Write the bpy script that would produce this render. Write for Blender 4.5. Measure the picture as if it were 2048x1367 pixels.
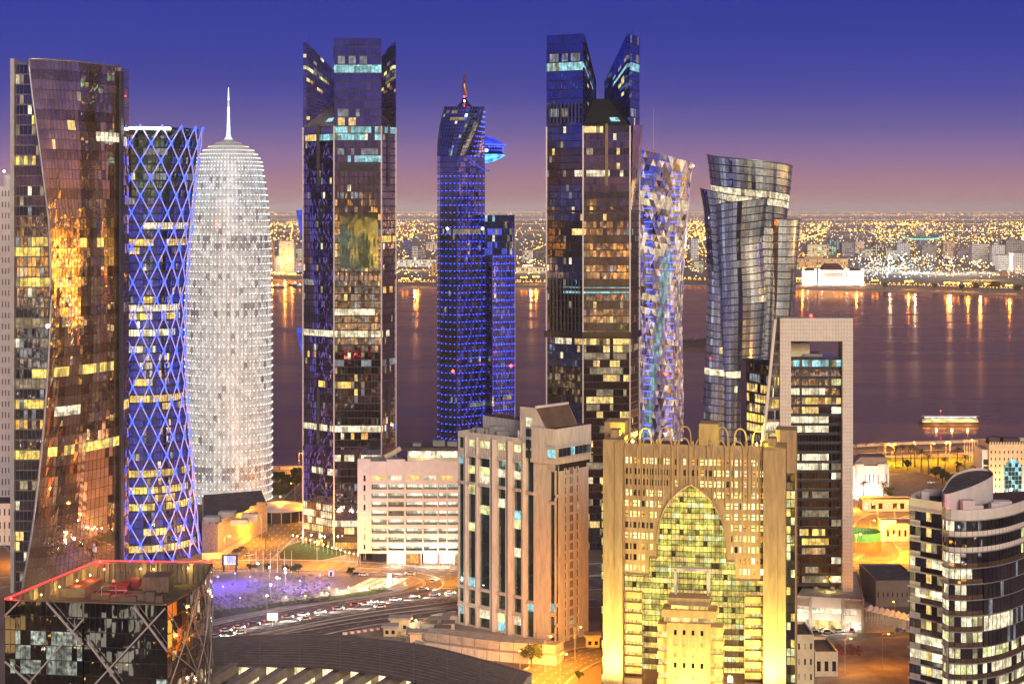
import bpy, math, random
import numpy as np
from mathutils import Vector
R = math.radians
for o in list(bpy.data.objects): bpy.data.objects.remove(o)
SC = bpy.context.scene
COL = SC.collection
# ---------------------------------------------------------------- camera
F, HZ, CX, H = 3641.0, 415.0, 1024.0, 165.0      # focal length (px of a 2048 px picture), horizon row, centre column, eye height (m)
cam = bpy.data.cameras.new('camera'); cam.sensor_width = 36; cam.lens = F * 36 / 2048
cam.shift_y = -(683.5 - HZ) / 2048; cam.clip_start = 1; cam.clip_end = 400000
co = bpy.data.objects.new('camera', cam); COL.objects.link(co)
co.location = (0, 0, H); co.rotation_euler = (R(90), 0, 0); SC.camera = co
# ---------------------------------------------------------------- sky
EXPO = 1.0
w = bpy.data.worlds.new('World'); SC.world = w; w.use_nodes = True
nt = w.node_tree; nt.nodes.clear(); N = nt.nodes.new; L = nt.links.new
out = N('ShaderNodeOutputWorld'); add = N('ShaderNodeAddShader')
sky = N('ShaderNodeTexSky'); sky.sky_type = 'NISHITA'; sky.sun_disc = False
sky.sun_elevation = R(-3); sky.sun_rotation = R(205); sky.dust_density = 3
b1 = N('ShaderNodeBackground'); b1.inputs[1].default_value = 0.05; L(sky.outputs[0], b1.inputs[0])
tc = N('ShaderNodeTexCoord'); sx = N('ShaderNodeSeparateXYZ'); L(tc.outputs['Generated'], sx.inputs[0])
mr = N('ShaderNodeMapRange'); mr.inputs[1].default_value = 0; mr.inputs[2].default_value = 0.5; L(sx.outputs[2], mr.inputs[0])
rp = N('ShaderNodeValToRGB'); cr = rp.color_ramp
def srgb(r, g, b):
    f = lambda c: (c/255/12.92) if c <= 10 else ((c/255+.055)/1.055)**2.4
    return (f(r), f(g), f(b), 1)
ST = [(0, (178, 132, 138)), (.022, (172, 126, 140)), (.05, (148, 114, 154)), (.085, (108, 94, 158)), (.125, (76, 76, 162)), (.17, (57, 66, 163)), (.23, (46, 58, 158)), (.5, (30, 38, 116)), (1, (20, 25, 82))]
cr.elements[0].position = 0; cr.elements[0].color = srgb(*ST[0][1]); cr.elements[1].position = 1; cr.elements[1].color = srgb(*ST[-1][1])
for p, c in ST[1:-1]: cr.elements.new(p).color = srgb(*c)
L(mr.outputs[0], rp.inputs[0])
b2 = N('ShaderNodeBackground'); b2.inputs[1].default_value = 0.95 / 2**EXPO; ns = N('ShaderNodeTexNoise'); ns.inputs['Scale'].default_value = 2.2; ns.inputs['Detail'].default_value = 4; mpg = N('ShaderNodeMapping'); mpg.inputs['Scale'].default_value = (1, 1, 22); L(tc.outputs['Generated'], mpg.inputs[0]); L(mpg.outputs[0], ns.inputs['Vector'])
nr = N('ShaderNodeMapRange'); nr.inputs[1].default_value = .3; nr.inputs[2].default_value = .7; nr.inputs[3].default_value = .93; nr.inputs[4].default_value = 1.07; L(ns.outputs['Fac'], nr.inputs[0])
vs_ = N('ShaderNodeVectorMath'); vs_.operation = 'SCALE'; L(rp.outputs[0], vs_.inputs[0]); L(nr.outputs[0], vs_.inputs['Scale']); L(vs_.outputs[0], b2.inputs[0])
L(b1.outputs[0], add.inputs[0]); L(b2.outputs[0], add.inputs[1]); L(add.outputs[0], out.inputs[0])
# ---------------------------------------------------------------- afterglow of the set sun, behind the camera
sl = bpy.data.lights.new('sun', 'SUN'); sl.energy = 1.2; sl.angle = R(30); sl.color = (1.0, .87, .73)
so = bpy.data.objects.new('sun', sl); COL.objects.link(so); so.location = (0, -200, 600)
so.rotation_euler = Vector((-.22, .88, -.37)).to_track_quat('-Z', 'Y').to_euler()
SC.view_settings.view_transform = 'Standard'; SC.view_settings.look = 'None'
SC.view_settings.exposure = EXPO; SC.view_settings.gamma = 1; SC.view_settings.use_curve_mapping = False
cy = SC.cycles
cy.use_denoising = True; cy.max_bounces = 6; cy.diffuse_bounces = 2; cy.glossy_bounces = 4; cy.transmission_bounces = 2
cy.transparent_max_bounces = 4; cy.volume_bounces = 0; cy.caustics_reflective = False; cy.caustics_refractive = False
cy.sample_clamp_indirect = 4; cy.blur_glossy = 0.3; cy.use_adaptive_sampling = True; cy.adaptive_threshold = 0.015
# ================================================================ helpers
rnd = random.Random(7)
def Dg(py): return H * F / (py - HZ)                       # ground distance of a picture row
def X(px, d): return (px - CX) * d / F
def Z(py, d): return H - (py - HZ) * d / F
def P3(px, py, d): return Vector((X(px, d), d, Z(py, d)))
def G(px, py, z=0.0):                                      # ground point seen at a pixel
    d = (H - z) * F / (py - HZ); return Vector((X(px, d), d, z))
def interp(tab, t):
    if t <= tab[0][0]: return tab[0][1]
    for (a, va), (b, vb) in zip(tab, tab[1:]):
        if t <= b: return va + (vb - va) * (t - a) / (b - a)
    return tab[-1][1]
ORG = {}
def link(o, parent=None, org=None):
    COL.objects.link(o)
    if parent is not None: o.parent = parent
    ORG[o.name] = org if org is not None else (ORG[parent.name] if parent is not None else Vector((0, 0, 0)))
    return o
def thing(name, label, cat, x, y, z=0.0, group=None):
    o = bpy.data.objects.new(name, None); o.location = (x, y, z); o.empty_display_size = 2
    link(o, None, Vector((x, y, z))); return tag(o, label, cat, group)
def tag(o, label=None, cat=None, group=None, kind=None):
    if label: o['label'] = label
    if cat: o['category'] = cat
    if group: o['group'] = group
    if kind: o['kind'] = kind
    return o
class MB:
    def __init__(s): s.v, s.f, s.m = [], [], []
    def face(s, pts, m=0):
        n = len(s.v); s.v += [tuple(p) for p in pts]; s.f.append(tuple(range(n, n+len(pts)))); s.m.append(m)
    def quad(s, a, b, c, d, m=0): s.face((a, b, c, d), m)
    def hexa(s, p, m=0):                                   # 8 corners: 4 low, 4 high
        n = len(s.v); s.v += [tuple(q) for q in p]
        for f in ((0,3,2,1),(4,5,6,7),(0,1,5,4),(1,2,6,5),(2,3,7,6),(3,0,4,7)):
            s.f.append(tuple(n+i for i in f)); s.m.append(m)
    def box(s, x0, x1, y0, y1, z0, z1, m=0):
        s.hexa([(x0,y0,z0),(x1,y0,z0),(x1,y1,z0),(x0,y1,z0),(x0,y0,z1),(x1,y0,z1),(x1,y1,z1),(x0,y1,z1)], m)
    def bar(s, a, b, w, h=None, m=0, up=(0, 0, 1)):        # square bar between two points
        a, b = Vector(a), Vector(b); h = w if h is None else h; t = (b-a)
        if t.length < 1e-6: return
        t.normalize(); u = Vector(up); e = t.cross(u)
        if e.length < 1e-3: e = t.cross(Vector((1, 0, 0)))
        e.normalize(); n = e.cross(t); e *= w/2; n *= h/2
        s.hexa([a-e-n, a+e-n, b+e-n, b-e-n, a-e+n, a+e+n, b+e+n, b-e+n], m)
    def prism(s, pts, z0, z1, m=0, mt=None, cap=True):
        n = len(pts); b = len(s.v)
        s.v += [(p[0], p[1], z0) for p in pts] + [(p[0], p[1], z1) for p in pts]
        for i in range(n):
            j = (i+1) % n; s.f.append((b+i, b+j, b+n+j, b+n+i)); s.m.append(m)
        if cap:
            s.f.append(tuple(range(b+n, b+2*n))); s.m.append(m if mt is None else mt)
            s.f.append(tuple(range(b+n-1, b-1, -1))); s.m.append(m)
    def tube(s, pts, r, n=6, m=0, cap=True):               # r number or list
        pts = [Vector(p) for p in pts]; k = len(pts); b = len(s.v)
        for i, p in enumerate(pts):
            t = (pts[min(i+1, k-1)] - pts[max(i-1, 0)]).normalized()
            e = t.cross(Vector((0, 0, 1)))
            if e.length < 1e-2: e = t.cross(Vector((0, 1, 0)))
            e.normalize(); q = t.cross(e); ri = r[i] if isinstance(r, (list, tuple)) else r
            for a in range(n):
                c = 2*math.pi*a/n; s.v.append(tuple(p + (e*math.cos(c) + q*math.sin(c))*ri))
        for i in range(k-1):
            for a in range(n):
                c = (a+1) % n; s.f.append((b+i*n+a, b+i*n+c, b+(i+1)*n+c, b+(i+1)*n+a)); s.m.append(m)
        if cap:
            s.f.append(tuple(range(b+n-1, b-1, -1))); s.m.append(m)
            s.f.append(tuple(range(b+(k-1)*n, b+k*n))); s.m.append(m)
    def lathe(s, cx, cyy, prof, n=32, m=0, a0=0, a1=2*math.pi, sy=1.0):
        b = len(s.v); full = abs(a1-a0-2*math.pi) < 1e-6; k = n if full else n+1
        for r, z in prof:
            for a in range(k):
                t = a0+(a1-a0)*a/n; s.v.append((cx+r*math.cos(t), cyy+r*math.sin(t)*sy, z))
        for i in range(len(prof)-1):
            for a in range(n):
                c = (a+1) % k; s.f.append((b+i*k+a, b+i*k+c, b+(i+1)*k+c, b+(i+1)*k+a)); s.m.append(m)
    def octa(s, p, r, m=0, rz=None):
        x, y, z = p; rz = r if rz is None else rz; n = len(s.v)
        s.v += [(x+r,y,z),(x,y+r,z),(x-r,y,z),(x,y-r,z),(x,y,z+rz),(x,y,z-rz)]
        for f in ((0,1,4),(1,2,4),(2,3,4),(3,0,4),(1,0,5),(2,1,5),(3,2,5),(0,3,5)):
            s.f.append(tuple(n+i for i in f)); s.m.append(m)
    def build(s, name, mats, parent=None, smooth=False, kind=None, org=None):
        if not s.f: return None
        o0 = ORG[parent.name] if parent is not None else (org if org is not None else Vector((0, 0, 0)))
        me = bpy.data.meshes.new(name)
        me.from_pydata([(a-o0.x, b-o0.y, c-o0.z) for a, b, c in s.v], [], s.f)
        mats = mats if isinstance(mats, (list, tuple)) else [mats]
        for m in mats: me.materials.append(m)
        if len(mats) > 1: me.polygons.foreach_set('material_index', s.m)
        if smooth: me.polygons.foreach_set('use_smooth', [True]*len(s.f))
        o = bpy.data.objects.new(name, me)
        if parent is None: o.location = o0
        link(o, parent, o0)
        if kind: o['kind'] = kind
        return o
def copy_tree(o, parent=None, loc=None, rz=None, scale=None):
    c = o.copy(); COL.objects.link(c); c.parent = parent
    if loc is not None: c.location = loc
    if rz is not None: c.rotation_euler = (0, 0, rz)
    if scale is not None: c.scale = (scale,)*3 if not isinstance(scale, tuple) else scale
    ORG[c.name] = Vector(c.location) if parent is None else ORG[parent.name]
    for ch in o.children: copy_tree(ch, c)
    return c
def structure(mb, name, mats, smooth=False): return tag(mb.build(name, mats, smooth=smooth), kind='structure')
def light(name, kind, loc, power, col, parent=None, radius=.5, aim=None, spot=None, blend=.6):
    l = bpy.data.lights.new(name, kind); l.energy = power; l.color = col
    if kind in ('POINT', 'SPOT'): l.shadow_soft_size = radius
    if kind == 'SPOT': l.spot_size = R(spot or 90); l.spot_blend = blend
    o = bpy.data.objects.new(name, l); COL.objects.link(o)
    if parent is not None: o.parent = parent; o.location = Vector(loc) - ORG[parent.name]
    else: o.location = loc
    if aim is not None: o.rotation_euler = (Vector(aim)-Vector(loc)).to_track_quat('-Z', 'Y').to_euler()
    return o
# ================================================================ materials
def _mat(name):
    m = bpy.data.materials.new(name); m.use_nodes = True; t = m.node_tree; p = t.nodes['Principled BSDF']; return m, t, p
def _noise(t, scale, detail=3, stretch=None):
    n = t.nodes.new('ShaderNodeTexNoise'); n.inputs['Scale'].default_value = scale; n.inputs['Detail'].default_value = detail
    g = t.nodes.new('ShaderNodeNewGeometry')
    if stretch:
        mp = t.nodes.new('ShaderNodeMapping'); mp.inputs['Scale'].default_value = stretch
        t.links.new(g.outputs['Position'], mp.inputs[0]); t.links.new(mp.outputs[0], n.inputs['Vector'])
    else: t.links.new(g.outputs['Position'], n.inputs['Vector'])
    return n
def _range(t, src, a, b, lo=.3, hi=.7):
    r = t.nodes.new('ShaderNodeMapRange'); r.inputs[1].default_value = lo; r.inputs[2].default_value = hi
    r.inputs[3].default_value = a; r.inputs[4].default_value = b; t.links.new(src, r.inputs[0]); return r.outputs[0]
def pbr(name, col, rough=.75, metal=0., var=.22, scale=.35, bump=0., bscale=2., spec=.4, stretch=None):
    m, t, p = _mat(name); p.inputs['Roughness'].default_value = rough; p.inputs['Metallic'].default_value = metal
    p.inputs['Specular IOR Level'].default_value = spec
    n = _noise(t, scale, 6, stretch); f = _range(t, n.outputs['Fac'], 1-var, 1+var)
    v = t.nodes.new('ShaderNodeVectorMath'); v.operation = 'SCALE'; v.inputs[0].default_value = col; t.links.new(f, v.inputs['Scale'])
    t.links.new(v.outputs[0], p.inputs['Base Color'])
    if bump:
        b = t.nodes.new('ShaderNodeBump'); b.inputs['Distance'].default_value = bump; b.inputs['Strength'].default_value = 1
        n2 = _noise(t, bscale, 4); t.links.new(n2.outputs['Fac'], b.inputs['Height']); t.links.new(b.outputs[0], p.inputs['Normal'])
    return m
def glass(name, col, rough=.04, wob=.02, wscale=.35, var=.25, stretch=(1, 1, .45), metal=.97):
    """coated facade glass: a tinted mirror whose sheets are slightly pillowed"""
    m, t, p = _mat(name); p.inputs['Metallic'].default_value = metal; p.inputs['Roughness'].default_value = rough
    n = _noise(t, .12, 3); f = _range(t, n.outputs['Fac'], 1-var, 1+var)
    v = t.nodes.new('ShaderNodeVectorMath'); v.operation = 'SCALE'; v.inputs[0].default_value = col; t.links.new(f, v.inputs['Scale'])
    t.links.new(v.outputs[0], p.inputs['Base Color'])
    b = t.nodes.new('ShaderNodeBump'); b.inputs['Distance'].default_value = wob; b.inputs['Strength'].default_value = 1
    n2 = _noise(t, wscale, 1.5, stretch); t.links.new(n2.outputs['Fac'], b.inputs['Height']); t.links.new(b.outputs[0], p.inputs['Normal'])
    return m
def lit(name, col, s, lo=.5, hi=1.25, scale=.55, stretch=(1, 1, .8), room=.55):
    """window with a lamp-lit room behind it: uneven, furniture and ceiling lights break it up"""
    m, t, p = _mat(name); p.inputs['Base Color'].default_value = (.05, .05, .05, 1); p.inputs['Roughness'].default_value = .15
    p.inputs['Emission Color'].default_value = (*col, 1)
    n = _noise(t, scale, 4, stretch); n2 = _noise(t, scale*4, 2, (stretch[0]*1.6, stretch[1]*1.6, stretch[2]*.5))
    a = _range(t, n.outputs['Fac'], lo*s, hi*s, .36, .64); c = _range(t, n2.outputs['Fac'], .6, 1.3, .35, .65)
    k = t.nodes.new('ShaderNodeMath'); k.operation = 'MULTIPLY'; t.links.new(a, k.inputs[0]); t.links.new(c, k.inputs[1])
    gm = t.nodes.new('ShaderNodeNewGeometry'); vm = t.nodes.new('ShaderNodeVectorMath'); vm.operation = 'MULTIPLY'; vm.inputs[1].default_value = (.34, .21, .27); t.links.new(gm.outputs['Position'], vm.inputs[0])
    fl = t.nodes.new('ShaderNodeVectorMath'); fl.operation = 'FLOOR'; t.links.new(vm.outputs[0], fl.inputs[0]); wn = t.nodes.new('ShaderNodeTexWhiteNoise'); t.links.new(fl.outputs[0], wn.inputs['Vector'])
    w2 = _range(t, wn.outputs['Value'], 1-room, 1+room*.6, 0, 1); k2 = t.nodes.new('ShaderNodeMath'); k2.operation = 'MULTIPLY'; t.links.new(k.outputs[0], k2.inputs[0]); t.links.new(w2, k2.inputs[1])
    t.links.new(k2.outputs[0], p.inputs['Emission Strength']); m.cycles.emission_sampling = 'NONE'; return m
def glow(name, col, s, sample='NONE'):
    m, t, p = _mat(name); p.inputs['Base Color'].default_value = (.1, .1, .1, 1)
    p.inputs['Emission Color'].default_value = (*col, 1); p.inputs['Emission Strength'].default_value = s
    m.cycles.emission_sampling = sample; return m
M = dict(
    warm=lit('lit_warm', (1, .66, .22), .68), amber=lit('lit_amber', (1, .46, .08), .62), white=lit('lit_white', (1, .86, .56), .66),
    cyan=lit('lit_cyan', (.36, .80, .86), .5), green=lit('lit_greenish', (.92, .92, .40), .6), dim=lit('lit_dim', (1, .76, .42), .17), dimw=lit('lit_dim_white', (.80, .88, 1), .15),
    gold=lit('lit_gold', (1, .67, .14), .74), blue=lit('lit_blue', (.06, .12, 1), .4),
    brown=glass('bronze_glass', (.84, .56, .36), .02, .006, .3, metal=.90), brown2=glass('bronze_glass_dark', (.60, .39, .24), .03, .006, .3, metal=.92),
    dark=glass('dark_glass', (.20, .185, .22), .025, .006), dark2=glass('dark_glass_spandrel', (.11, .10, .13), .12, .015),
    violet=glass('violet_glass', (.52, .45, .58), .03, .006), violet2=glass('violet_glass_band', (.38, .32, .45), .07, .006),
    mirror=glass('silver_glass', (.58, .74, 1.0), .20, .025, .18, metal=.90), glint=glass('silver_glass_sharp', (.50, .66, .95), .05, .03, .2), navy=glass('navy_glass', (.17, .24, .62), .04, .006), bluev=glass('blue_violet_glass', (.34, .33, .72), .04, .006), dimg=lit('lit_dim_lime', (.86, .78, .14), .40), spillglow=lit('blue_spill_glow', (.05, .08, .95), .17, room=.4),  # last entry glows in place of LED light spilling on the glass
    teal=glass('teal_glass', (.20, .34, .36), .04, .02), olive=glass('olive_glass', (.50, .48, .18), .05, .02), black=glass('black_glass', (.15, .135, .13), .02, .010, .4),
    smoke=glass('smoked_glass', (.33, .28, .30), .025, .006),
    steel=pbr('brushed_steel', (.55, .53, .52), .35, .8, .1), fin=pbr('pale_metal_fin', (.52, .46, .44), .4, .5, .1), dk=pbr('dark_frame', (.035, .033, .036), .5, .3),
    conc=pbr('pale_concrete', (.46, .41, .37), .85, bump=.02), stone=pbr('beige_stone', (.64, .58, .51), .8, var=.16, bump=.01, scale=.9, stretch=(1, 1, .18)), tan=pbr('tan_stone', (.50, .315, .15), .85, var=.2, bump=.01, scale=.9, stretch=(1, 1, .16)),
    pink=pbr('pinkish_cladding', (.72, .63, .59), .6, var=.08), tile=pbr('white_tile', (.78, .67, .56), .5, var=.06), cream=pbr('cream_render', (.70, .56, .36), .85, var=.12),
    wht=pbr('white_paint', (.78, .76, .74), .6, var=.06), roofd=pbr('roof_felt', (.10, .075, .07), .9, var=.4), roofb=pbr('brown_metal_roof', (.20, .15, .125), .5, .3, .12), grey=pbr('plant_metal', (.30, .28, .27), .6, .3),
    led=glow('blue_led', (.03, .07, 1), 3), ledw=glow('pale_blue_led', (.02, .07, 1), 1.7), red=glow('red_beacon', (1, .03, .02), 9, 'AUTO'),
    sodium=glow('sodium_lamp', (1, .46, .05), 9), lampw=glow('white_lamp', (1, .95, .85), 14), lampy=glow('yellow_lamp', (1, .80, .25), 12),
)
# ================================================================ facade builder
TILT = .28
def facade(th, S, nu, nv, fn, mu=.10, mv=.16, rec=.25, tilt=.010, frame=None, part='window_pane', cap=300, us=None, vs=None, reveal=True, flip=False):
    """S(u,v) is the wall surface. Every cell gets a recessed pane (its own object while the cap lasts, lit ones first) in a frame grid."""
    frame = frame or M['dk']; us = us or [i/nu for i in range(nu+1)]; vs = vs or [j/nv for j in range(nv+1)]
    fr = MB(); cells = []; keys = []
    for i in range(len(us)-1):
        for j in range(len(vs)-1):
            k = fn(i, j)
            if k is None: continue
            u0, u1, v0, v1 = us[i], us[i+1], vs[j], vs[j+1]; du, dv = (u1-u0), (v1-v0)
            a, b, c, d = S(u0, v0), S(u1, v0), S(u1, v1), S(u0, v1)
            if k == 'wall': fr.quad(a, b, c, d); continue
            n = (b-a).cross(d-a)
            if n.length < 1e-9: n = (c-b).cross(d-c)
            n.normalize(); n = -n if not flip else n          # points into the building
            e, q = mu*.5, mv*.5
            A, B, C, Dd = a.lerp(b, e).lerp(d.lerp(c, e), q), b.lerp(a, e).lerp(c.lerp(d, e), q), c.lerp(d, e).lerp(b.lerp(a, e), q), d.lerp(c, e).lerp(a.lerp(b, e), q)
            for p, r, s_, t_ in ((a, b, B, A), (b, c, C, B), (c, d, Dd, C), (d, a, A, Dd)): fr.quad(p, r, s_, t_)
            In = n*rec; A2, B2, C2, D2 = A+In, B+In, C+In, Dd+In
            if reveal:
                for p, r, s_, t_ in ((A, B, B2, A2), (B, C, C2, B2), (C, Dd, D2, C2), (Dd, A, A2, D2)): fr.quad(p, r, s_, t_)
            w_ = (b-a).length; h_ = (d-a).length
            tu, tv = rnd.gauss(0, tilt*TILT)*w_, rnd.gauss(0, tilt*.5*TILT)*h_
            cells.append((k, (A2+n*(tu+tv), B2+n*(-tu+tv), C2+n*(-tu-tv), D2+n*(tu-tv))))
    LITK = ('warm', 'amber', 'white', 'cyan', 'green', 'dim', 'dimw', 'gold', 'blue')
    order = sorted(range(len(cells)), key=lambda q: (0 if cells[q][0] in LITK else 1, (q*7919) % len(cells)))
    solo = set(order[:cap]); rest = MB(); rk = []
    for q, (k, pts) in enumerate(cells):
        if q in solo:
            m = MB(); m.face(pts); m.build(part, M[k], th)
        else:
            if k not in rk: rk.append(k)
            rest.face(pts, rk.index(k))
    if rest.f: rest.build('glazing', [M[k] for k in rk], th, kind='stuff')
    fr.build('window_frame_grid', frame, th, kind='stuff')
def plane(p0, p1, z0, z1):
    p0, p1 = Vector((*p0, 0)), Vector((*p1, 0))
    return lambda u, v: Vector((p0.x+(p1.x-p0.x)*u, p0.y+(p1.y-p0.y)*u, z0+(z1-z0)*v))
def rows_lit(rows, base, seed, z0, z1, nv, d, p0=.03):
    """rows: list of (py, u0, u1, key, prob) lit stretches by picture row; everything else base, with a few stray lit rooms"""
    rr = random.Random(seed); tab = {}
    for py, u0, u1, k, pr in rows:
        j = int((Z(py, d)-z0)/(z1-z0)*nv); tab.setdefault(j, []).append((u0, u1, k, pr))
    def fn(u, j):
        for u0, u1, k, pr in tab.get(j, ()):
            if u0 <= u <= u1 and (math.sin(j*12.9898+int(u*9)*78.233+seed*3.7)*43758.5453) % 1 < pr*1.02: return k if rr.random() < .93 else 'dim'
        if rr.random() < p0: return rr.choice(('dim', 'dim', 'dimw', 'warm', 'white'))
        return base(u, j) if callable(base) else base
    return fn
def holed(mb, pt, ur, zr, holes, depth, m=0, zmin=None, extra_u=(), reveal=True):
    """flat wall with rectangular openings; pt(u, z, inward) -> point; holes (u0,u1,z0,z1); zmin(u) an arch cut from below"""
    us = sorted(set([ur[0], ur[1], *extra_u] + [h[0] for h in holes] + [h[1] for h in holes]))
    zs = sorted(set([zr[0], zr[1]] + [h[2] for h in holes] + [h[3] for h in holes]))
    for a, b in zip(us, us[1:]):
        if b-a < 1e-5: continue
        um = (a+b)/2; hs = [h for h in holes if h[0] <= um <= h[1]]; lo = zr[0]
        cuts = sorted((h[2], h[3]) for h in hs); segs = []
        for c0, c1 in cuts:
            if c0 > lo: segs.append((lo, c0))
            lo = max(lo, c1)
        if lo < zr[1]: segs.append((lo, zr[1]))
        for z0, z1 in segs:
            za, zb = (z0, z0) if zmin is None else (max(z0, zmin(a)), max(z0, zmin(b)))
            if za >= z1 and zb >= z1: continue
            za, zb = min(za, z1), min(zb, z1)
            mb.quad(pt(a, za, 0), pt(b, zb, 0), pt(b, z1, 0), pt(a, z1, 0), m)
    if reveal:
        for u0, u1, z0, z1 in holes:
            A, B, C, E = pt(u0, z0, 0), pt(u1, z0, 0), pt(u1, z1, 0), pt(u0, z1, 0)
            a, b, c, e = pt(u0, z0, depth), pt(u1, z0, depth), pt(u1, z1, depth), pt(u0, z1, depth)
            for q in ((A, B, b, a), (B, C, c, b), (C, E, e, c), (E, A, a, e)): mb.quad(*q, m)
def flat_pt(p0, p1):
    p0, p1 = Vector(p0[:2]), Vector(p1[:2]); t = (p1-p0); Lw = t.length; t.normalize(); n = Vector((-t.y, t.x))
    return (lambda u, z, i: Vector((p0.x+t.x*u+n.x*i, p0.y+t.y*u+n.y*i, z))), Lw
def pane(th, pt, h, depth, key, name='window_pane', j=.004):
    a = MB(); q = lambda u, z: pt(u, z, depth+rnd.uniform(-j, j)*2)
    a.face((q(h[0], h[2]), q(h[1], h[2]), q(h[1], h[3]), q(h[0], h[3]))); return a.build(name, M[key] if isinstance(key, str) else key, th)
ORD = ['first', 'second', 'third', 'fourth', 'fifth', 'sixth', 'seventh', 'eighth', 'ninth', 'tenth', 'eleventh', 'twelfth', 'thirteenth', 'fourteenth', 'fifteenth', 'sixteenth', 'seventeenth', 'eighteenth', 'nineteenth', 'twentieth']
# ================================================================ the setting: ground, bay, roads
M.update(
    soil=pbr('urban_ground', (.22, .165, .135), .95, var=.4, scale=.02), sand=pbr('dusty_sand', (.36, .28, .21), .95, var=.35, scale=.12, bump=.1, bscale=.8),
    asph=pbr('asphalt', (.11, .095, .10), .8, var=.3, scale=.25), asph2=pbr('pale_asphalt', (.17, .145, .14), .85, var=.3, scale=.2), pave=pbr('paving', (.25, .22, .24), .8, var=.2, scale=.5),
    lawn=pbr('lawn', (.05, .085, .022), .95, var=.45, scale=.4, bump=.1), kerb=pbr('kerb_stone', (.42, .38, .35), .85), line=pbr('road_paint', (.75, .72, .68), .7),
    rock=pbr('pale_rock', (.20, .18, .20), .9, var=.3, scale=1.5), bark=pbr('palm_bark', (.13, .09, .06), .95), frond=pbr('palm_frond', (.055, .08, .025), .8), leaf=pbr('tree_leaf', (.05, .07, .022), .85, var=.4),
)
def water_mat():
    m, t, p = _mat('bay_water'); t.nodes.remove(p); om = t.nodes['Material Output']; p = t.nodes.new('ShaderNodeBsdfGlossy'); p.inputs['Color'].default_value = (.78, .42, .22, 1)
    df = t.nodes.new('ShaderNodeBsdfDiffuse'); df.inputs['Color'].default_value = (.46, .26, .20, 1); mx = t.nodes.new('ShaderNodeMixShader'); mx.inputs[0].default_value = .62
    t.links.new(df.outputs[0], mx.inputs[1]); t.links.new(p.outputs[0], mx.inputs[2]); t.links.new(mx.outputs[0], om.inputs[0])
    n1 = _noise(t, .05, 4, (.35, 1, 1)); n2 = _noise(t, .004, 3, (.25, 1.6, 1))
    wp = _range(t, n2.outputs['Fac'], .50, .74, .35, .65); t.links.new(wp, mx.inputs[0]); f = _range(t, n2.outputs['Fac'], .12, .05, .35, .65); t.links.new(f, p.inputs['Roughness'])
    b = t.nodes.new('ShaderNodeBump'); b.inputs['Distance'].default_value = .2; b.inputs['Strength'].default_value = 1
    t.links.new(n1.outputs['Fac'], b.inputs['Height']); t.links.new(b.outputs[0], p.inputs['Normal']); return m
M['water'] = water_mat()
g = MB(); g.quad((-2e5, -2e5, 0), (2e5, -2e5, 0), (2e5, 2e5, 0), (-2e5, 2e5, 0)); structure(g, 'ground', M['soil'])
near = [Vector((-9000, 1180, 0)), G(300, 922), G(560, 938), G(900, 930), G(1300, 915), G(1600, 899), G(1760, 890), G(1960, 883), G(2080, 878), Vector((9000, 1250, 0))]
far = [Vector((-9000, 4700, 0)), G(200, 548), G(545, 556), G(610, 562), G(800, 577), G(1090, 577), G(1380, 571), G(1590, 577), G(1700, 580), G(1850, 585), G(2060, 593), Vector((9000, 2500, 0))]
wm = MB(); wm.face([(p.x, p.y, .08) for p in near + far[::-1]]); structure(wm, 'bay_water', M['water'])
def ribbon_pts(pts, hw):
    P = [Vector(p) for p in pts]; Lp, Rp = [], []
    for i, p in enumerate(P):
        t = P[min(i+1, len(P)-1)] - P[max(i-1, 0)]; t.z = 0; t.normalize(); n = Vector((-t.y, t.x, 0)); Lp.append(p+n*hw); Rp.append(p-n*hw)
    return Lp, Rp
def smooth_line(pts, k=6):                                  # Catmull-Rom
    P = [Vector(p) for p in pts]; o = []
    for i in range(len(P)-1):
        a, b, c, d = P[max(i-1, 0)], P[i], P[i+1], P[min(i+2, len(P)-1)]
        for j in range(k):
            t = j/k; o.append(.5*((2*b)+(c-a)*t+(2*a-5*b+4*c-d)*t*t+(3*b-a-3*c+d)*t**3))
    return o+[P[-1]]
def road(name, px, hw, z, mat, lines=True, kerb=True, dash=True):
    pts = smooth_line([G(*p) for p in px]); Lp, Rp = ribbon_pts(pts, hw); r = MB()
    for i in range(len(pts)-1): r.quad(*[(q.x, q.y, z) for q in (Rp[i], Rp[i+1], Lp[i+1], Lp[i])])
    o = structure(r, name, mat)
    if kerb:
        for side in (Lp, Rp):
            k = MB()
            for i in range(len(pts)-1): k.bar((side[i].x, side[i].y, z+.05), (side[i+1].x, side[i+1].y, z+.05), .45, .3)
            k.build('kerb', M['kerb'], o, kind='stuff')
    if lines:
        for off in (-hw+.7, hw-.7):
            a, b = ribbon_pts(pts, off)[0], ribbon_pts(pts, off+.3)[0]; k = MB()
            for i in range(len(pts)-1): k.quad(*[(q.x, q.y, z+.012) for q in (a[i], a[i+1], b[i+1], b[i])])
            k.build('edge_line', M['line'], o)
        if dash:
            k = MB(); nl = max(1, int(hw*2/3.7))
            for ln in range(1, nl):
                a, b = ribbon_pts(pts, -hw+ln*2*hw/nl)[0], ribbon_pts(pts, -hw+ln*2*hw/nl+.25)[0]
                for i in range(0, len(pts)-1):
                    seg = (pts[i+1]-pts[i]).length; nd = max(1, int(seg/12))
                    for q in range(nd):
                        t0, t1 = q/nd, (q+.4)/nd
                        c = [a[i].lerp(a[i+1], t0), a[i].lerp(a[i+1], t1), b[i].lerp(b[i+1], t1), b[i].lerp(b[i+1], t0)]
                        k.quad(*[(e.x, e.y, z+.012) for e in c])
            k.build('lane_dashes', M['line'], o, kind='stuff')
    return o
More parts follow.
